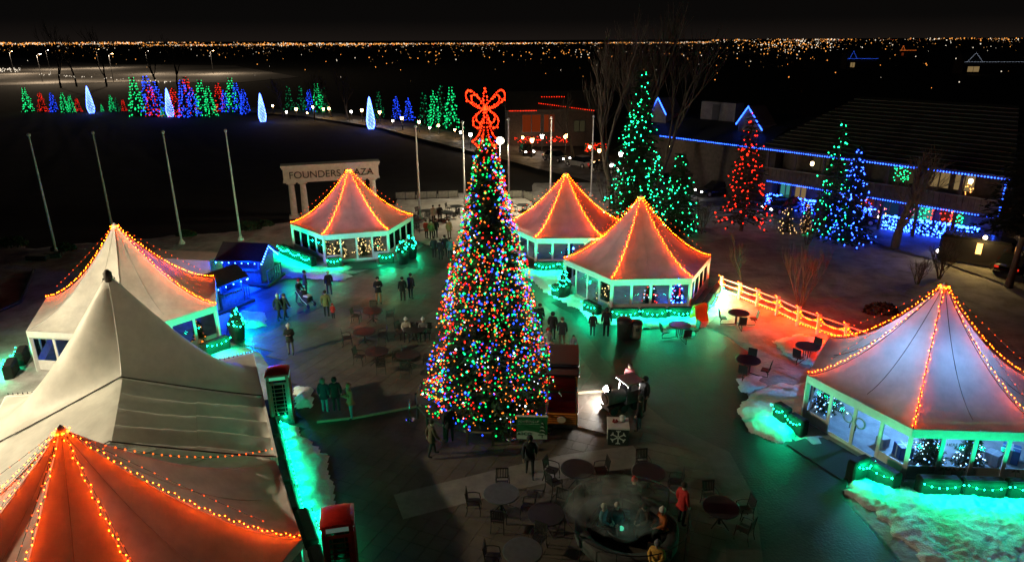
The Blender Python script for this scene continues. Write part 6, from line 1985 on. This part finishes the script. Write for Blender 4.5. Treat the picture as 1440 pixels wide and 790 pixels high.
for i, (dx, dy, h) in enumerate(((-1.2, -3.0, 1.9), (0.3, -3.2, 1.8), (-3.3, 1.2, 1.9))):
    small_tree(cA + Vector((dx, dy, 0)), h, 0.7, 210 + i, ('small blue-lit tree behind the front glass of the right-hand tent, nearest its corner', 'small blue-lit tree behind the front glass of the right-hand tent, next to the gift boxes', 'small blue-lit tree by the left wall inside the right-hand tent')[i], [('blue_lights', BL_, 60), ('white_lights', WH_, 60)], 0.03)
for i, (dx, dy, s, c) in enumerate(((-1.9, -2.5, 0.55, (0.05, 0.10, 0.35)), (-2.3, -1.7, 0.4, (0.6, 0.62, 0.7)), (1.4, -3.0, 0.5, (0.55, 0.58, 0.65)), (2.2, -2.8, 0.6, (0.08, 0.2, 0.45)))):
    t = thing('gift_box', cA + Vector((dx, dy, 0)), ('dark blue gift box inside the right-hand tent by its front corner', 'white gift box inside the right-hand tent, smallest one', 'white gift box beside the small trees in the right-hand tent', 'mid blue gift box at the right in the right-hand tent')[i], 'gift box', 'gift boxes in the right-hand tent', 0.3 * i)
    b = MB(); b.bevbox((0, 0, s / 2), (s, s, s), 0.02); b.build('box', mat('gift paper %d' % i, c, 0.4, 0.1), t)
    b = MB(); b.box((0, 0, s / 2), (s * 0.14, s + 0.01, s + 0.01)); b.box((0, 0, s / 2), (s + 0.012, s * 0.14, s + 0.012)); b.build('ribbon', M_FRAME, t)
c2 = Vector((8.35, 43.3, 0.09))
small_tree(c2 + Vector((2.0, -3.2, 0)), 1.9, 0.6, 220, 'small tree with blue lights inside the nearer middle tent, by its right corner', [('blue_lights', B_BLUE, 30), ('red_lights', B_RED, 14)], 0.05)
small_tree(c2 + Vector((0.4, -3.0, 0)), 1.8, 0.6, 221, 'small tree with pale lights inside the nearer middle tent', [('white_lights', WH_, 30), ('red_lights', B_RED, 20)], 0.04)
small_tree(c2 + Vector((-2.4, -2.0, 0)), 1.8, 0.6, 222, 'small tree with warm lights at the left in the nearer middle tent', [('warm_lights', WT_, 40)], 0.04)
c1 = Vector((4.2, 52.4, 0.09))
small_tree(c1 + Vector((0.2, -3.0, 0)), 1.8, 0.6, 225, 'small tree with blue and red lights inside the farther middle tent', [('blue_lights', B_BLUE, 16), ('red_lights', B_RED, 12)], 0.05)
small_tree(c1 + Vector((2.2, -2.6, 0)), 1.8, 0.6, 226, 'small tree with green lights inside the farther middle tent', [('green_lights', FAR_COL['g'], 40)], 0.05)
small_tree(VL[0] + Vector((-0.9, -0.6, 0.09)), 1.5, 0.5, 227, 'small tree with amber ornaments inside the left tent', [('amber_lights', T_AMBER, 40)], 0.04)
small_tree(G(1106, 326), 3.0, 0.9, 230, 'pale small tree with warm lights by the roadside right of the red-lit spruce', [('warm_lights', WT_, 30)], 0.04, group='small trees on the snow')
small_tree(G(1132, 326), 2.4, 0.6, 231, 'little tree bright with warm lights by the roadside left of the blue-lit spruce', [('warm_lights', WT_, 60)], 0.04, group='small trees on the snow')
def topiary(px, py, label):
    p = G(px, py)
    t = thing('potted_shrub', p, label, 'potted shrub', 'potted shrubs with green lights')
    b = MB(); b.lathe([(0.36, 0), (0.48, 0.85), (0.52, 0.9), (0.44, 0.9), (0.42, 0.8)], n=14); b.build('pot', M_HEDGE, t, True)
    rg = random.Random(px); P, F, pts = [], [], []
    for k in range(500):
        u = rg.random(); a = rg.uniform(0, 2 * PI); r = 0.42 * (1 - u) ** 0.8 * rg.uniform(0.6, 1.05) + 0.03
        q = Vector((math.cos(a) * r, math.sin(a) * r, 0.85 + u * 1.0))
        d1 = Vector((rg.uniform(-1, 1), rg.uniform(-1, 1), rg.uniform(-1, 1))).normalized() * 0.09; d2 = d1.cross(Vector((rg.uniform(-1, 1), rg.uniform(-1, 1), 0.3))).normalized() * 0.05
        o = len(P); P += [q - d1, q + d2, q + d1, q - d2]; F.append((o, o + 1, o + 2, o + 3))
        if k % 22 == 0: pts.append(q * 1.0 + Vector((math.cos(a), math.sin(a), 0)) * 0.08)
    MB().add(P, F).build('foliage', M_NEEDLE, t)
    bulbs('green_lights', pts, 0.05, B_GREEN, t)
    l = bpy.data.lights.new('shrub_fill_light', 'POINT'); l.energy = 45; l.color = (0.0, 1.0, 0.40); l.shadow_soft_size = 0.15  # extra unseen lamp widening the green glow of the shrub's bulbs
    link('shrub_fill_light', l, t).location = (0.25, -0.55, 0.9)
topiary(579, 362, 'potted shrub with green lights nearest the group on the terrace')
topiary(567, 370, 'potted shrub with green lights at the right corner of the tent by the arch')
topiary(793, 418, 'potted shrub with green lights left of the nearer middle tent doors')
topiary(335, 476, 'potted shrub with green lights at the marquee back corner')
# lettering and palm decals on the glass of the right-hand tent
def A_face(k, u, z, off=0.03):
    a, c = VA[k], VA[(k + 1) % 6]
    nrm = ((a + c) / 2 - Vector((*A_C, 0))).normalized()
    p = (a.lerp(c, u) - Vector((*A_C, 0))) * 0.975 + nrm * off
    return Vector((p.x, p.y, z)), math.atan2((c - a).y, (c - a).x)
p_, r_ = A_face(1, 0.37, 1.62)
text_part('HERE FOR...', 0.17, M_INK, tA, p_, r_, 0.002, 'decal')
for u in (0.30, 0.36, 0.44, 0.85):
    p_, r_ = A_face(1, u, 0.0, 0.05)
    b = MB(); b.tube([(0, 0, 0.15), (0.03, 0, 0.35), (0.0, 0, 0.55)], 0.012, 4)
    for k in range(7):
        a = k * PI / 6
        b.add([(0, 0, 0.55), (0.10 * math.cos(a), 0, 0.56 + 0.10 * math.sin(a)), (0.2 * math.cos(a), 0, 0.50 + 0.13 * math.sin(a)), (0.10 * math.cos(a), 0, 0.53 + 0.08 * math.sin(a))], [(0, 1, 2, 3)])
    o = b.build('palm_decal', mat('dark green decal', (0.02, 0.06, 0.04), 0.6, 0), tA); o.location = p_; o.rotation_euler = (0, 0, r_)
for sg in (0.44, 0.56):
    p_, r_ = A_face(0, sg, 1.35, 0.04)
    b = MB(); n_ = 20
    b.tube([(0.22 * math.cos(2 * PI * k / n_), 0, 0.22 * math.sin(2 * PI * k / n_)) for k in range(n_ + 1)], 0.035, 5)
    o = b.build('wreath', mat('pale wreath', (0.35, 0.45, 0.42), 0.8, 0.3, 20), tA); o.location = p_; o.rotation_euler = (0, 0, r_)
# ================================================================== PEOPLE
def pose_pts(kind):
    """joint positions of a 1.75 m figure facing -y, with radii, and links"""
    J = {}
    lean = {'push': 0.10, 'walk': 0.03, 'phone': 0.02, 'stand': 0.0, 'sit': 0.03, 'reach': 0.06}[kind]
    hz = 0.50 if kind == 'sit' else 0.93
    d = hz - 0.93
    def add(n, x, y, z, r): J[n] = (Vector((x, y, z)), r)
    add('pelvis', 0, 0, hz, 0.135)
    add('spine', 0, -lean * 0.4, 1.12 + d, 0.125)
    add('chest', 0, -lean * 0.8, 1.33 + d, 0.145)
    add('neck', 0, -lean * 1.1, 1.475 + d, 0.058)
    add('chin', 0, -lean * 1.2 - 0.02, 1.545 + d, 0.072)
    add('head', 0, -lean * 1.2 - 0.025, 1.63 + d, 0.096)
    add('crown', 0, -lean * 1.2 - 0.01, 1.70 + d, 0.078)
    add('nose', 0, -lean * 1.2 - 0.125, 1.61 + d, 0.014)
    for s, sg in (('L', -1), ('R', 1)):
        fw = {'walk': (0.20 if sg > 0 else -0.22), 'push': (0.14 if sg > 0 else -0.16), 'reach': 0.06 * sg, 'phone': 0.03 * sg, 'stand': 0.02 * sg, 'sit': 0}[kind]
        add('hip' + s, 0.095 * sg, 0, hz - 0.05, 0.098)
        if kind == 'sit':
            add('knee' + s, 0.13 * sg, -0.44, 0.50, 0.064); add('ankle' + s, 0.13 * sg, -0.42, 0.09, 0.046); add('toe' + s, 0.14 * sg, -0.60, 0.045, 0.038)
        else:
            add('knee' + s, 0.105 * sg, -fw * 0.55 - 0.02, 0.50, 0.064)
            lift = 0.06 if fw < -0.1 else 0.0
            add('ankle' + s, 0.11 * sg, -fw, 0.085 + lift, 0.046)
            add('toe' + s, 0.125 * sg, -fw - 0.17, 0.042 + lift * 0.3, 0.038)
        add('sho' + s, 0.185 * sg, -lean * 0.9, 1.415 + d, 0.068)
        if kind == 'phone':
            e, w = (0.235 * sg, -0.02, 1.14), (0.09 * sg, -0.26, 1.20)
        elif kind == 'push':
            e, w = (0.235 * sg, -0.16, 1.16), (0.20 * sg, -0.42, 1.06)
        elif kind == 'reach' and sg > 0:
            e, w = (0.27 * sg, -0.20, 1.22), (0.22 * sg, -0.45, 1.30)
        elif kind == 'sit':
            e, w = (0.24 * sg, -0.08, 0.76), (0.12 * sg, -0.30, 0.66)
        else:
            sw = -fw * 0.8 if kind == 'walk' else 0.0
            e, w = (0.245 * sg, 0.02 + sw * -0.5, 1.14), (0.25 * sg, -0.06 - sw, 0.90)
        add('elb' + s, *e, 0.048); add('wri' + s, *w, 0.034)
        ev, wv = Vector(e), Vector(w)
        dr = (wv - ev).normalized()
        pal = wv + dr * 0.07
        add('palm' + s, *pal, 0.036)
        side = Vector((0, 1, 0)) if abs(dr.z) > 0.6 else Vector((1, 0, 0))
        for k in range(4):
            o = (k - 1.5) * 0.020
            ln = (0.062, 0.075, 0.070, 0.055)[k]
            f1 = pal + dr * 0.05 + side * o
            f2 = f1 + (dr * 0.8 + Vector((-sg * 0.35, -0.2, 0))).normalized() * ln * 0.6
            add('fa%d%s' % (k, s), *f1, 0.0105); add('fb%d%s' % (k, s), *f2, 0.009)
        t1 = wv + dr * 0.04 + side * -0.04; t2 = t1 + (dr + side * -0.5).normalized() * 0.05
        add('ta' + s, *t1, 0.012); add('tb' + s, *t2, 0.0095)
    E_ = [('pelvis', 'spine'), ('spine', 'chest'), ('chest', 'neck'), ('neck', 'chin'), ('chin', 'head'), ('head', 'crown'), ('head', 'nose')]
    for s in 'LR':
        E_ += [('pelvis', 'hip' + s), ('hip' + s, 'knee' + s), ('knee' + s, 'ankle' + s), ('ankle' + s, 'toe' + s), ('chest', 'sho' + s), ('sho' + s, 'elb' + s), ('elb' + s, 'wri' + s), ('wri' + s, 'palm' + s), ('palm' + s, 'ta' + s), ('ta' + s, 'tb' + s)]
        for k in range(4): E_ += [('palm' + s, 'fa%d%s' % (k, s)), ('fa%d%s' % (k, s), 'fb%d%s' % (k, s))]
    return J, E_

def skin_mesh(J, E_, names, root, grow=0.0, sub=1):
    idx = {n: i for i, n in enumerate(names)}
    me = bpy.data.meshes.new('sk')
    me.from_pydata([tuple(J[n][0]) for n in names], [(idx[a], idx[b_]) for a, b_ in E_ if a in idx and b_ in idx], [])
    o = bpy.data.objects.new('sk', me); COL.objects.link(o)
    sk = o.modifiers.new('s', 'SKIN'); sk.use_smooth_shade = True; sk.branch_smoothing = 0.4
    for i, n in enumerate(names):
        v = me.skin_vertices[0].data[i]
        r = J[n][1] + grow
        v.radius = (r * (1.22 if n in ('pelvis', 'spine', 'chest') else 1.0), r * (0.86 if n in ('pelvis', 'spine', 'chest') else 1.0))
        v.use_root = n == root
    if sub:
        ss = o.modifiers.new('u', 'SUBSURF'); ss.levels = sub; ss.render_levels = sub
    bpy.context.view_layer.update()
    dg = bpy.context.evaluated_depsgraph_get()
    out = bpy.data.meshes.new_from_object(o.evaluated_get(dg))
    bpy.data.objects.remove(o)
    return out

BODY = {}
def body_for(kind):
    if kind in BODY: return BODY[kind]
    J, E_ = pose_pts(kind)
    me = skin_mesh(J, E_, list(J), 'pelvis')
    me.name = 'body'
    ph_ = [bpy.data.materials.get('person slot') or bpy.data.materials.new('person slot')]
    me.materials.clear()
    for k in range(4): me.materials.append(ph_[0])
    segs = []
    for a, b_ in E_:
        k = 3
        if a[:3] in ('hip', 'kne') or a == 'pelvis' and b_.startswith('hip'): k = 1
        if b_.startswith('toe'): k = 2
        if a in ('neck', 'chin', 'head') or a[:4] == 'palm' or a[:2] in ('ta', 'fa') or b_[:4] == 'palm': k = 0
        segs.append((J[a][0], J[b_][0], k))
    for f in me.polygons:
        c = f.center; best = (9, 0)
        for a, b_, k in segs:
            d = b_ - a; t = max(0, min(1, (c - a).dot(d) / (d.length_squared + 1e-9)))
            best = min(best, ((c - a - d * t).length, k))
        f.material_index = best[1]
    # a padded coat: torso, arms to the wrist, a short skirt below the waist
    names = ['pelvis', 'spine', 'chest'] + [n + s for s in 'LR' for n in ('sho', 'elb', 'wri')]
    J2 = dict(J)
    p = J['pelvis'][0]
    J2['hem'] = (p + Vector((0, 0, -0.16 if kind != 'sit' else -0.02)), 0.155)
    J2['collar'] = (J['neck'][0] + Vector((0, 0, 0.01)), 0.07)
    coat = skin_mesh(J2, E_ + [('pelvis', 'hem'), ('chest', 'collar')], names + ['hem', 'collar'], 'pelvis', 0.024)
    coat.name = 'coat'; coat.materials.clear(); coat.materials.append(ph_[0])
    BODY[kind] = (me, coat, J)
    return BODY[kind]

def cloth(name, c): return mat('cloth ' + name, c, 0.9, 0.25, 14)
SKIN = [mat('skin a', (0.45, 0.28, 0.20), 0.6, 0.1, 20), mat('skin b', (0.30, 0.18, 0.12), 0.6, 0.1, 20), mat('skin c', (0.52, 0.34, 0.26), 0.6, 0.1, 20)]
CL = {'black': cloth('black', (0.014, 0.014, 0.016)), 'navy': cloth('navy', (0.02, 0.026, 0.045)), 'grey': cloth('grey', (0.13, 0.13, 0.13)), 'white': cloth('white', (0.6, 0.58, 0.54)), 'tan': cloth('tan', (0.30, 0.17, 0.085)),
      'olive': cloth('olive', (0.16, 0.14, 0.06)), 'red': cloth('red', (0.45, 0.02, 0.018)), 'brown': cloth('brown', (0.08, 0.04, 0.025)), 'teal': cloth('teal', (0.06, 0.22, 0.26)), 'jeans': cloth('jeans', (0.05, 0.08, 0.13)),
      'yellow': cloth('yellow', (0.5, 0.28, 0.05)), 'pink': cloth('pink', (0.40, 0.12, 0.13)), 'orange': cloth('orange', (0.5, 0.12, 0.02)), 'cream': cloth('cream', (0.42, 0.38, 0.30)), 'hair': cloth('hair', (0.03, 0.02, 0.013))}
def dress(o, mats):
    for i, m in enumerate(mats):
        o.material_slots[i].link = 'OBJECT'; o.material_slots[i].material = m
HEADW = {}
def person(px, py, face, pose, coat, legs, hat, label, h=1.75, skin=0, group=None, z=0.0):
    """face: heading in degrees, 0 = towards the camera, 90 = towards the right"""
    p = G(px, py, z)
    me, cm, J = body_for(pose)
    s = h / 1.75
    t = thing('person', p, label, 'person', group, R_(face))
    t.scale = (s, s, s)
    o = link('body', me, t); dress(o, [SKIN[skin], CL[legs], CL['black'], CL[coat]])
    c = link('coat', cm, t); dress(c, [CL[coat]])
    hd = J['head'][0]
    key = (pose, hat[1])
    b = MB()
    if hat[1] == 'beanie':
        b.lathe([(0.112, hd.z + 0.0), (0.118, hd.z + 0.03), (0.112, hd.z + 0.09), (0.07, hd.z + 0.145), (0.02, hd.z + 0.16)], c=(0, hd.y + 0.012, 0), n=12)
        b.ball((0, hd.y + 0.012, hd.z + 0.18), 0.035, 6, 4)
    elif hat[1] == 'hood':
        b.ball((0, hd.y + 0.035, hd.z + 0.01), 0.128, 10, 8, (1, 1, 1.12))
    else:
        b.ball((0, hd.y + 0.025, hd.z + 0.03), 0.112, 10, 8, (1, 1, 1.0))
    b.build('hair' if hat[1] == 'hair' else ('hood' if hat[1] == 'hood' else 'hat'), CL[hat[0]], t, True)
    return t
PEOPLE = [
 (410, 498, 8, 'phone', 'black', 'grey', ('white', 'beanie'), 'man in a white hat looking at a phone left of the tables', 1.78),
 (393, 451, 150, 'walk', 'black', 'black', ('white', 'beanie'), 'person in a white hat walking in the blue light, left of a pair', 1.70),
 (402, 450, 150, 'walk', 'black', 'black', ('brown', 'hair'), 'person with brown hair walking in the blue light, right of a pair', 1.72),
 (421, 427, 60, 'push', 'black', 'navy', ('red', 'beanie'), 'person in a red hat pushing a stroller', 1.68),
 (431, 415, 120, 'stand', 'black', 'black', ('hair', 'hair'), 'dark dressed person behind the stroller', 1.75),
 (464, 415, 200, 'walk', 'black', 'navy', ('cream', 'hair'), 'fair haired person in black behind the olive jacket', 1.70),
 (460, 446, 190, 'stand', 'olive', 'black', ('hair', 'hair'), 'person in an olive jacket beside a small child', 1.76),
 (469, 448, 180, 'stand', 'red', 'black', ('red', 'beanie'), 'small child in red beside the olive jacket', 0.98),
 (533, 427, 20, 'phone', 'black', 'tan', ('hair', 'hair'), 'tall man in a black coat and tan trousers above the tables', 1.85),
 (567, 424, 200, 'stand', 'black', 'black', ('hair', 'hair'), 'left one of two dark figures between the tables and the tree', 1.70),
 (578, 421, 160, 'reach', 'black', 'black', ('hair', 'hair'), 'right one of two dark figures between the tables and the tree', 1.80),
 (458, 580, 170, 'stand', 'navy', 'teal', ('grey', 'hood'), 'person in a grey hood, leftmost of the group by the phone box', 1.76),
 (474, 579, 190, 'stand', 'black', 'black', ('black', 'hood'), 'person in black, in the middle of the group by the phone box', 1.78),
 (495, 589, -60, 'phone', 'tan', 'teal', ('tan', 'hair'), 'person in a tan jacket, rightmost of the group by the phone box', 1.82),
 (608, 642, 120, 'walk', 'brown', 'black', ('hair', 'hair'), 'person in a brown coat walking at the lower left of the tree', 1.72),
 (633, 622, 200, 'stand', 'black', 'black', ('hair', 'hair'), 'dark figure close to the tree foot at the left', 1.78),
 (745, 668, 0, 'walk', 'black', 'black', ('black', 'hood'), 'hooded man walking towards the camera in front of the notice board', 1.80),
 (833, 473, 165, 'stand', 'black', 'navy', ('hair', 'hair'), 'shorter of two figures left of the bins', 1.50),
 (852, 474, 175, 'stand', 'black', 'black', ('black', 'hood'), 'taller of two figures left of the bins', 1.80),
 (759, 466, 30, 'stand', 'black', 'navy', ('hair', 'hair'), 'dark figure at the right edge of the tree, farthest back', 1.75),
 (777, 478, 160, 'stand', 'black', 'black', ('black', 'hood'), 'dark hooded figure behind the snowflake box by the tree', 1.72),
 (790, 487, 170, 'stand', 'black', 'brown', ('brown', 'hair'), 'person with loose brown hair behind the trolley', 1.74),
 (806, 498, 0, 'stand', 'grey', 'black', ('hair', 'hair'), 'small child standing alone behind the trolley', 1.15),
 (770, 500, 20, 'stand', 'white', 'black', ('red', 'beanie'), 'person in a red hat beside the snowflake box by the tree', 1.60),
 (884, 556, -40, 'phone', 'pink', 'black', ('hair', 'hair'), 'person in a pink jacket behind the ride-on locomotive', 1.70),
 (905, 578, -60, 'stand', 'black', 'black', ('black', 'hood'), 'dark hooded figure right of the bright work lamp', 1.78),
 (898, 606, -120, 'stand', 'black', 'navy', ('black', 'hood'), 'dark figure standing behind the snowflake box with the bow', 1.72),
 (607, 337, 170, 'stand', 'olive', 'black', ('hair', 'hair'), 'person in olive, left one of three on the terrace edge', 1.75),
 (600, 336, 150, 'stand', 'red', 'black', ('hair', 'hair'), 'person in red behind the olive one on the terrace edge', 1.68),
 (613, 335, 190, 'stand', 'black', 'black', ('hair', 'hair'), 'person in black right of the olive one on the terrace edge', 1.76),
 (632, 336, 30, 'stand', 'tan', 'brown', ('hair', 'hair'), 'person in tan alone on the pale terrace', 1.74),
 (611, 363, 170, 'stand', 'black', 'black', ('hair', 'hair'), 'leftmost of four people standing left of the tree in green light', 1.76),
 (620, 366, 180, 'stand', 'black', 'black', ('hair', 'hair'), 'second of four people standing left of the tree in green light', 1.70),
 (626, 361, 200, 'stand', 'black', 'black', ('hair', 'hair'), 'third of four people standing left of the tree in green light', 1.76),
 (633, 364, 190, 'stand', 'teal', 'navy', ('hair', 'hair'), 'person in a teal jacket, rightmost of four left of the tree', 1.70),
 (610, 314, 20, 'stand', 'cream', 'black', ('hair', 'hair'), 'person in a pale coat farther back on the terrace', 1.72),
 (619, 313, 200, 'stand', 'black', 'black', ('hair', 'hair'), 'dark figure right of the pale coat on the terrace', 1.72),
 (572, 476, 10, 'sit', 'cream', 'black', ('white', 'beanie'), 'seated person in a white hat, left one of two by the tree', 1.72),
 (596, 476, 0, 'sit', 'grey', 'black', ('white', 'beanie'), 'seated person in a white hat, right one of two by the tree', 1.72),
 (846, 752, 60, 'sit', 'teal', 'black', ('cream', 'hair'), 'person in a teal jacket sitting in the smoke', 1.72),
 (866, 750, -20, 'sit', 'black', 'black', ('cream', 'hair'), 'dark dressed person sitting in the smoke', 1.72),
 (889, 715, 150, 'sit', 'black', 'black', ('red', 'beanie'), 'person in a red hat sitting behind the smoke', 1.72),
 (905, 752, -60, 'sit', 'brown', 'black', ('hair', 'hair'), 'person in brown sitting at the right of the smoke', 1.70),
 (930, 758, -70, 'sit', 'orange', 'black', ('white', 'beanie'), 'person in orange with a white hat sitting right of the smoke', 1.72),
 (957, 738, 120, 'stand', 'red', 'black', ('hair', 'hair'), 'person in red standing right of the fire pit', 1.76),
 (922, 806, -30, 'sit', 'yellow', 'black', ('grey', 'beanie'), 'person in a yellow jacket at the bottom edge', 1.72),
]
for i, q in enumerate(PEOPLE):
    person(*q[:8], h=q[8], skin=i % 3)
# seats under the sitting people
def bench(px, py, rz, w, label):
    t = thing('bench', G(px, py), label, 'bench', 'dark benches', rz)
    for k in range(4):
        b = MB(); b.box((0, -0.18 + k * 0.115, 0.42), (w, 0.10, 0.035)); b.build('seat_slat', M_CHAIR, t)
    for k in range(3):
        b = MB(); b.box((0, 0.26, 0.58 + k * 0.13), (w, 0.03, 0.10)); b.build('back_slat', M_CHAIR, t)
    for sx in (-1, 1):
        b = MB(); b.box((sx * (w / 2 - 0.1), 0.02, 0.2), (0.06, 0.45, 0.40)); b.build('leg', M_CHAIR, t)
        b = MB(); b.box((sx * (w / 2 - 0.1), 0.285, 0.6), (0.05, 0.025, 0.5)); b.build('back_post', M_CHAIR, t)
bench(572, 476, R_(10), 0.9, 'short bench under the left seated person in a white hat')
bench(596, 476, 0, 0.9, 'short bench under the right seated person in a white hat')
bench(846, 752, R_(60), 0.8, 'short bench under the person in teal in the smoke')
bench(866, 750, R_(-20), 0.8, 'short bench under the dark dressed person in the smoke')
bench(889, 715, R_(150), 0.8, 'short bench under the person in the red hat behind the smoke')
bench(905, 752, R_(-60), 0.8, 'short bench under the person in brown by the smoke')
bench(930, 758, R_(-70), 0.8, 'short bench under the person in orange')
bench(922, 806, R_(-30), 0.8, 'short bench under the person in yellow')
# stroller
st = thing('stroller', G(431, 430), 'stroller with a pale blanket pushed by the person in a red hat', 'stroller', None, R_(60))
b = MB(); b.bevbox((0, -0.05, 0.55), (0.5, 0.8, 0.32), 0.08); b.build('seat', CL['black'], st)
b = MB(); b.ball((0, 0.2, 0.78), 0.3, 10, 6, (0.9, 1, 0.9)); b.build('hood', CL['black'], st, True)
b = MB(); b.bevbox((0, -0.2, 0.74), (0.42, 0.45, 0.08), 0.03); b.build('blanket', CL['white'], st)
for sx in (-1, 1):
    b = MB(); b.tube([(sx * 0.24, 0.55, 1.02), (sx * 0.25, 0.1, 0.5), (sx * 0.25, -0.45, 0.15)], 0.015, 5); b.build('frame', M_STEEL, st)
    for y in (0.3, -0.45):
        b = MB(); b.cyl((sx * 0.27 - 0.02, y, 0.13), (sx * 0.27 + 0.02, y, 0.13), 0.13, n=12); b.build('wheel', M_RUBBER, st)
b = MB(); b.cyl((-0.24, 0.55, 1.02), (0.24, 0.55, 1.02), 0.018, n=6); b.build('handle', M_BLACK, st)
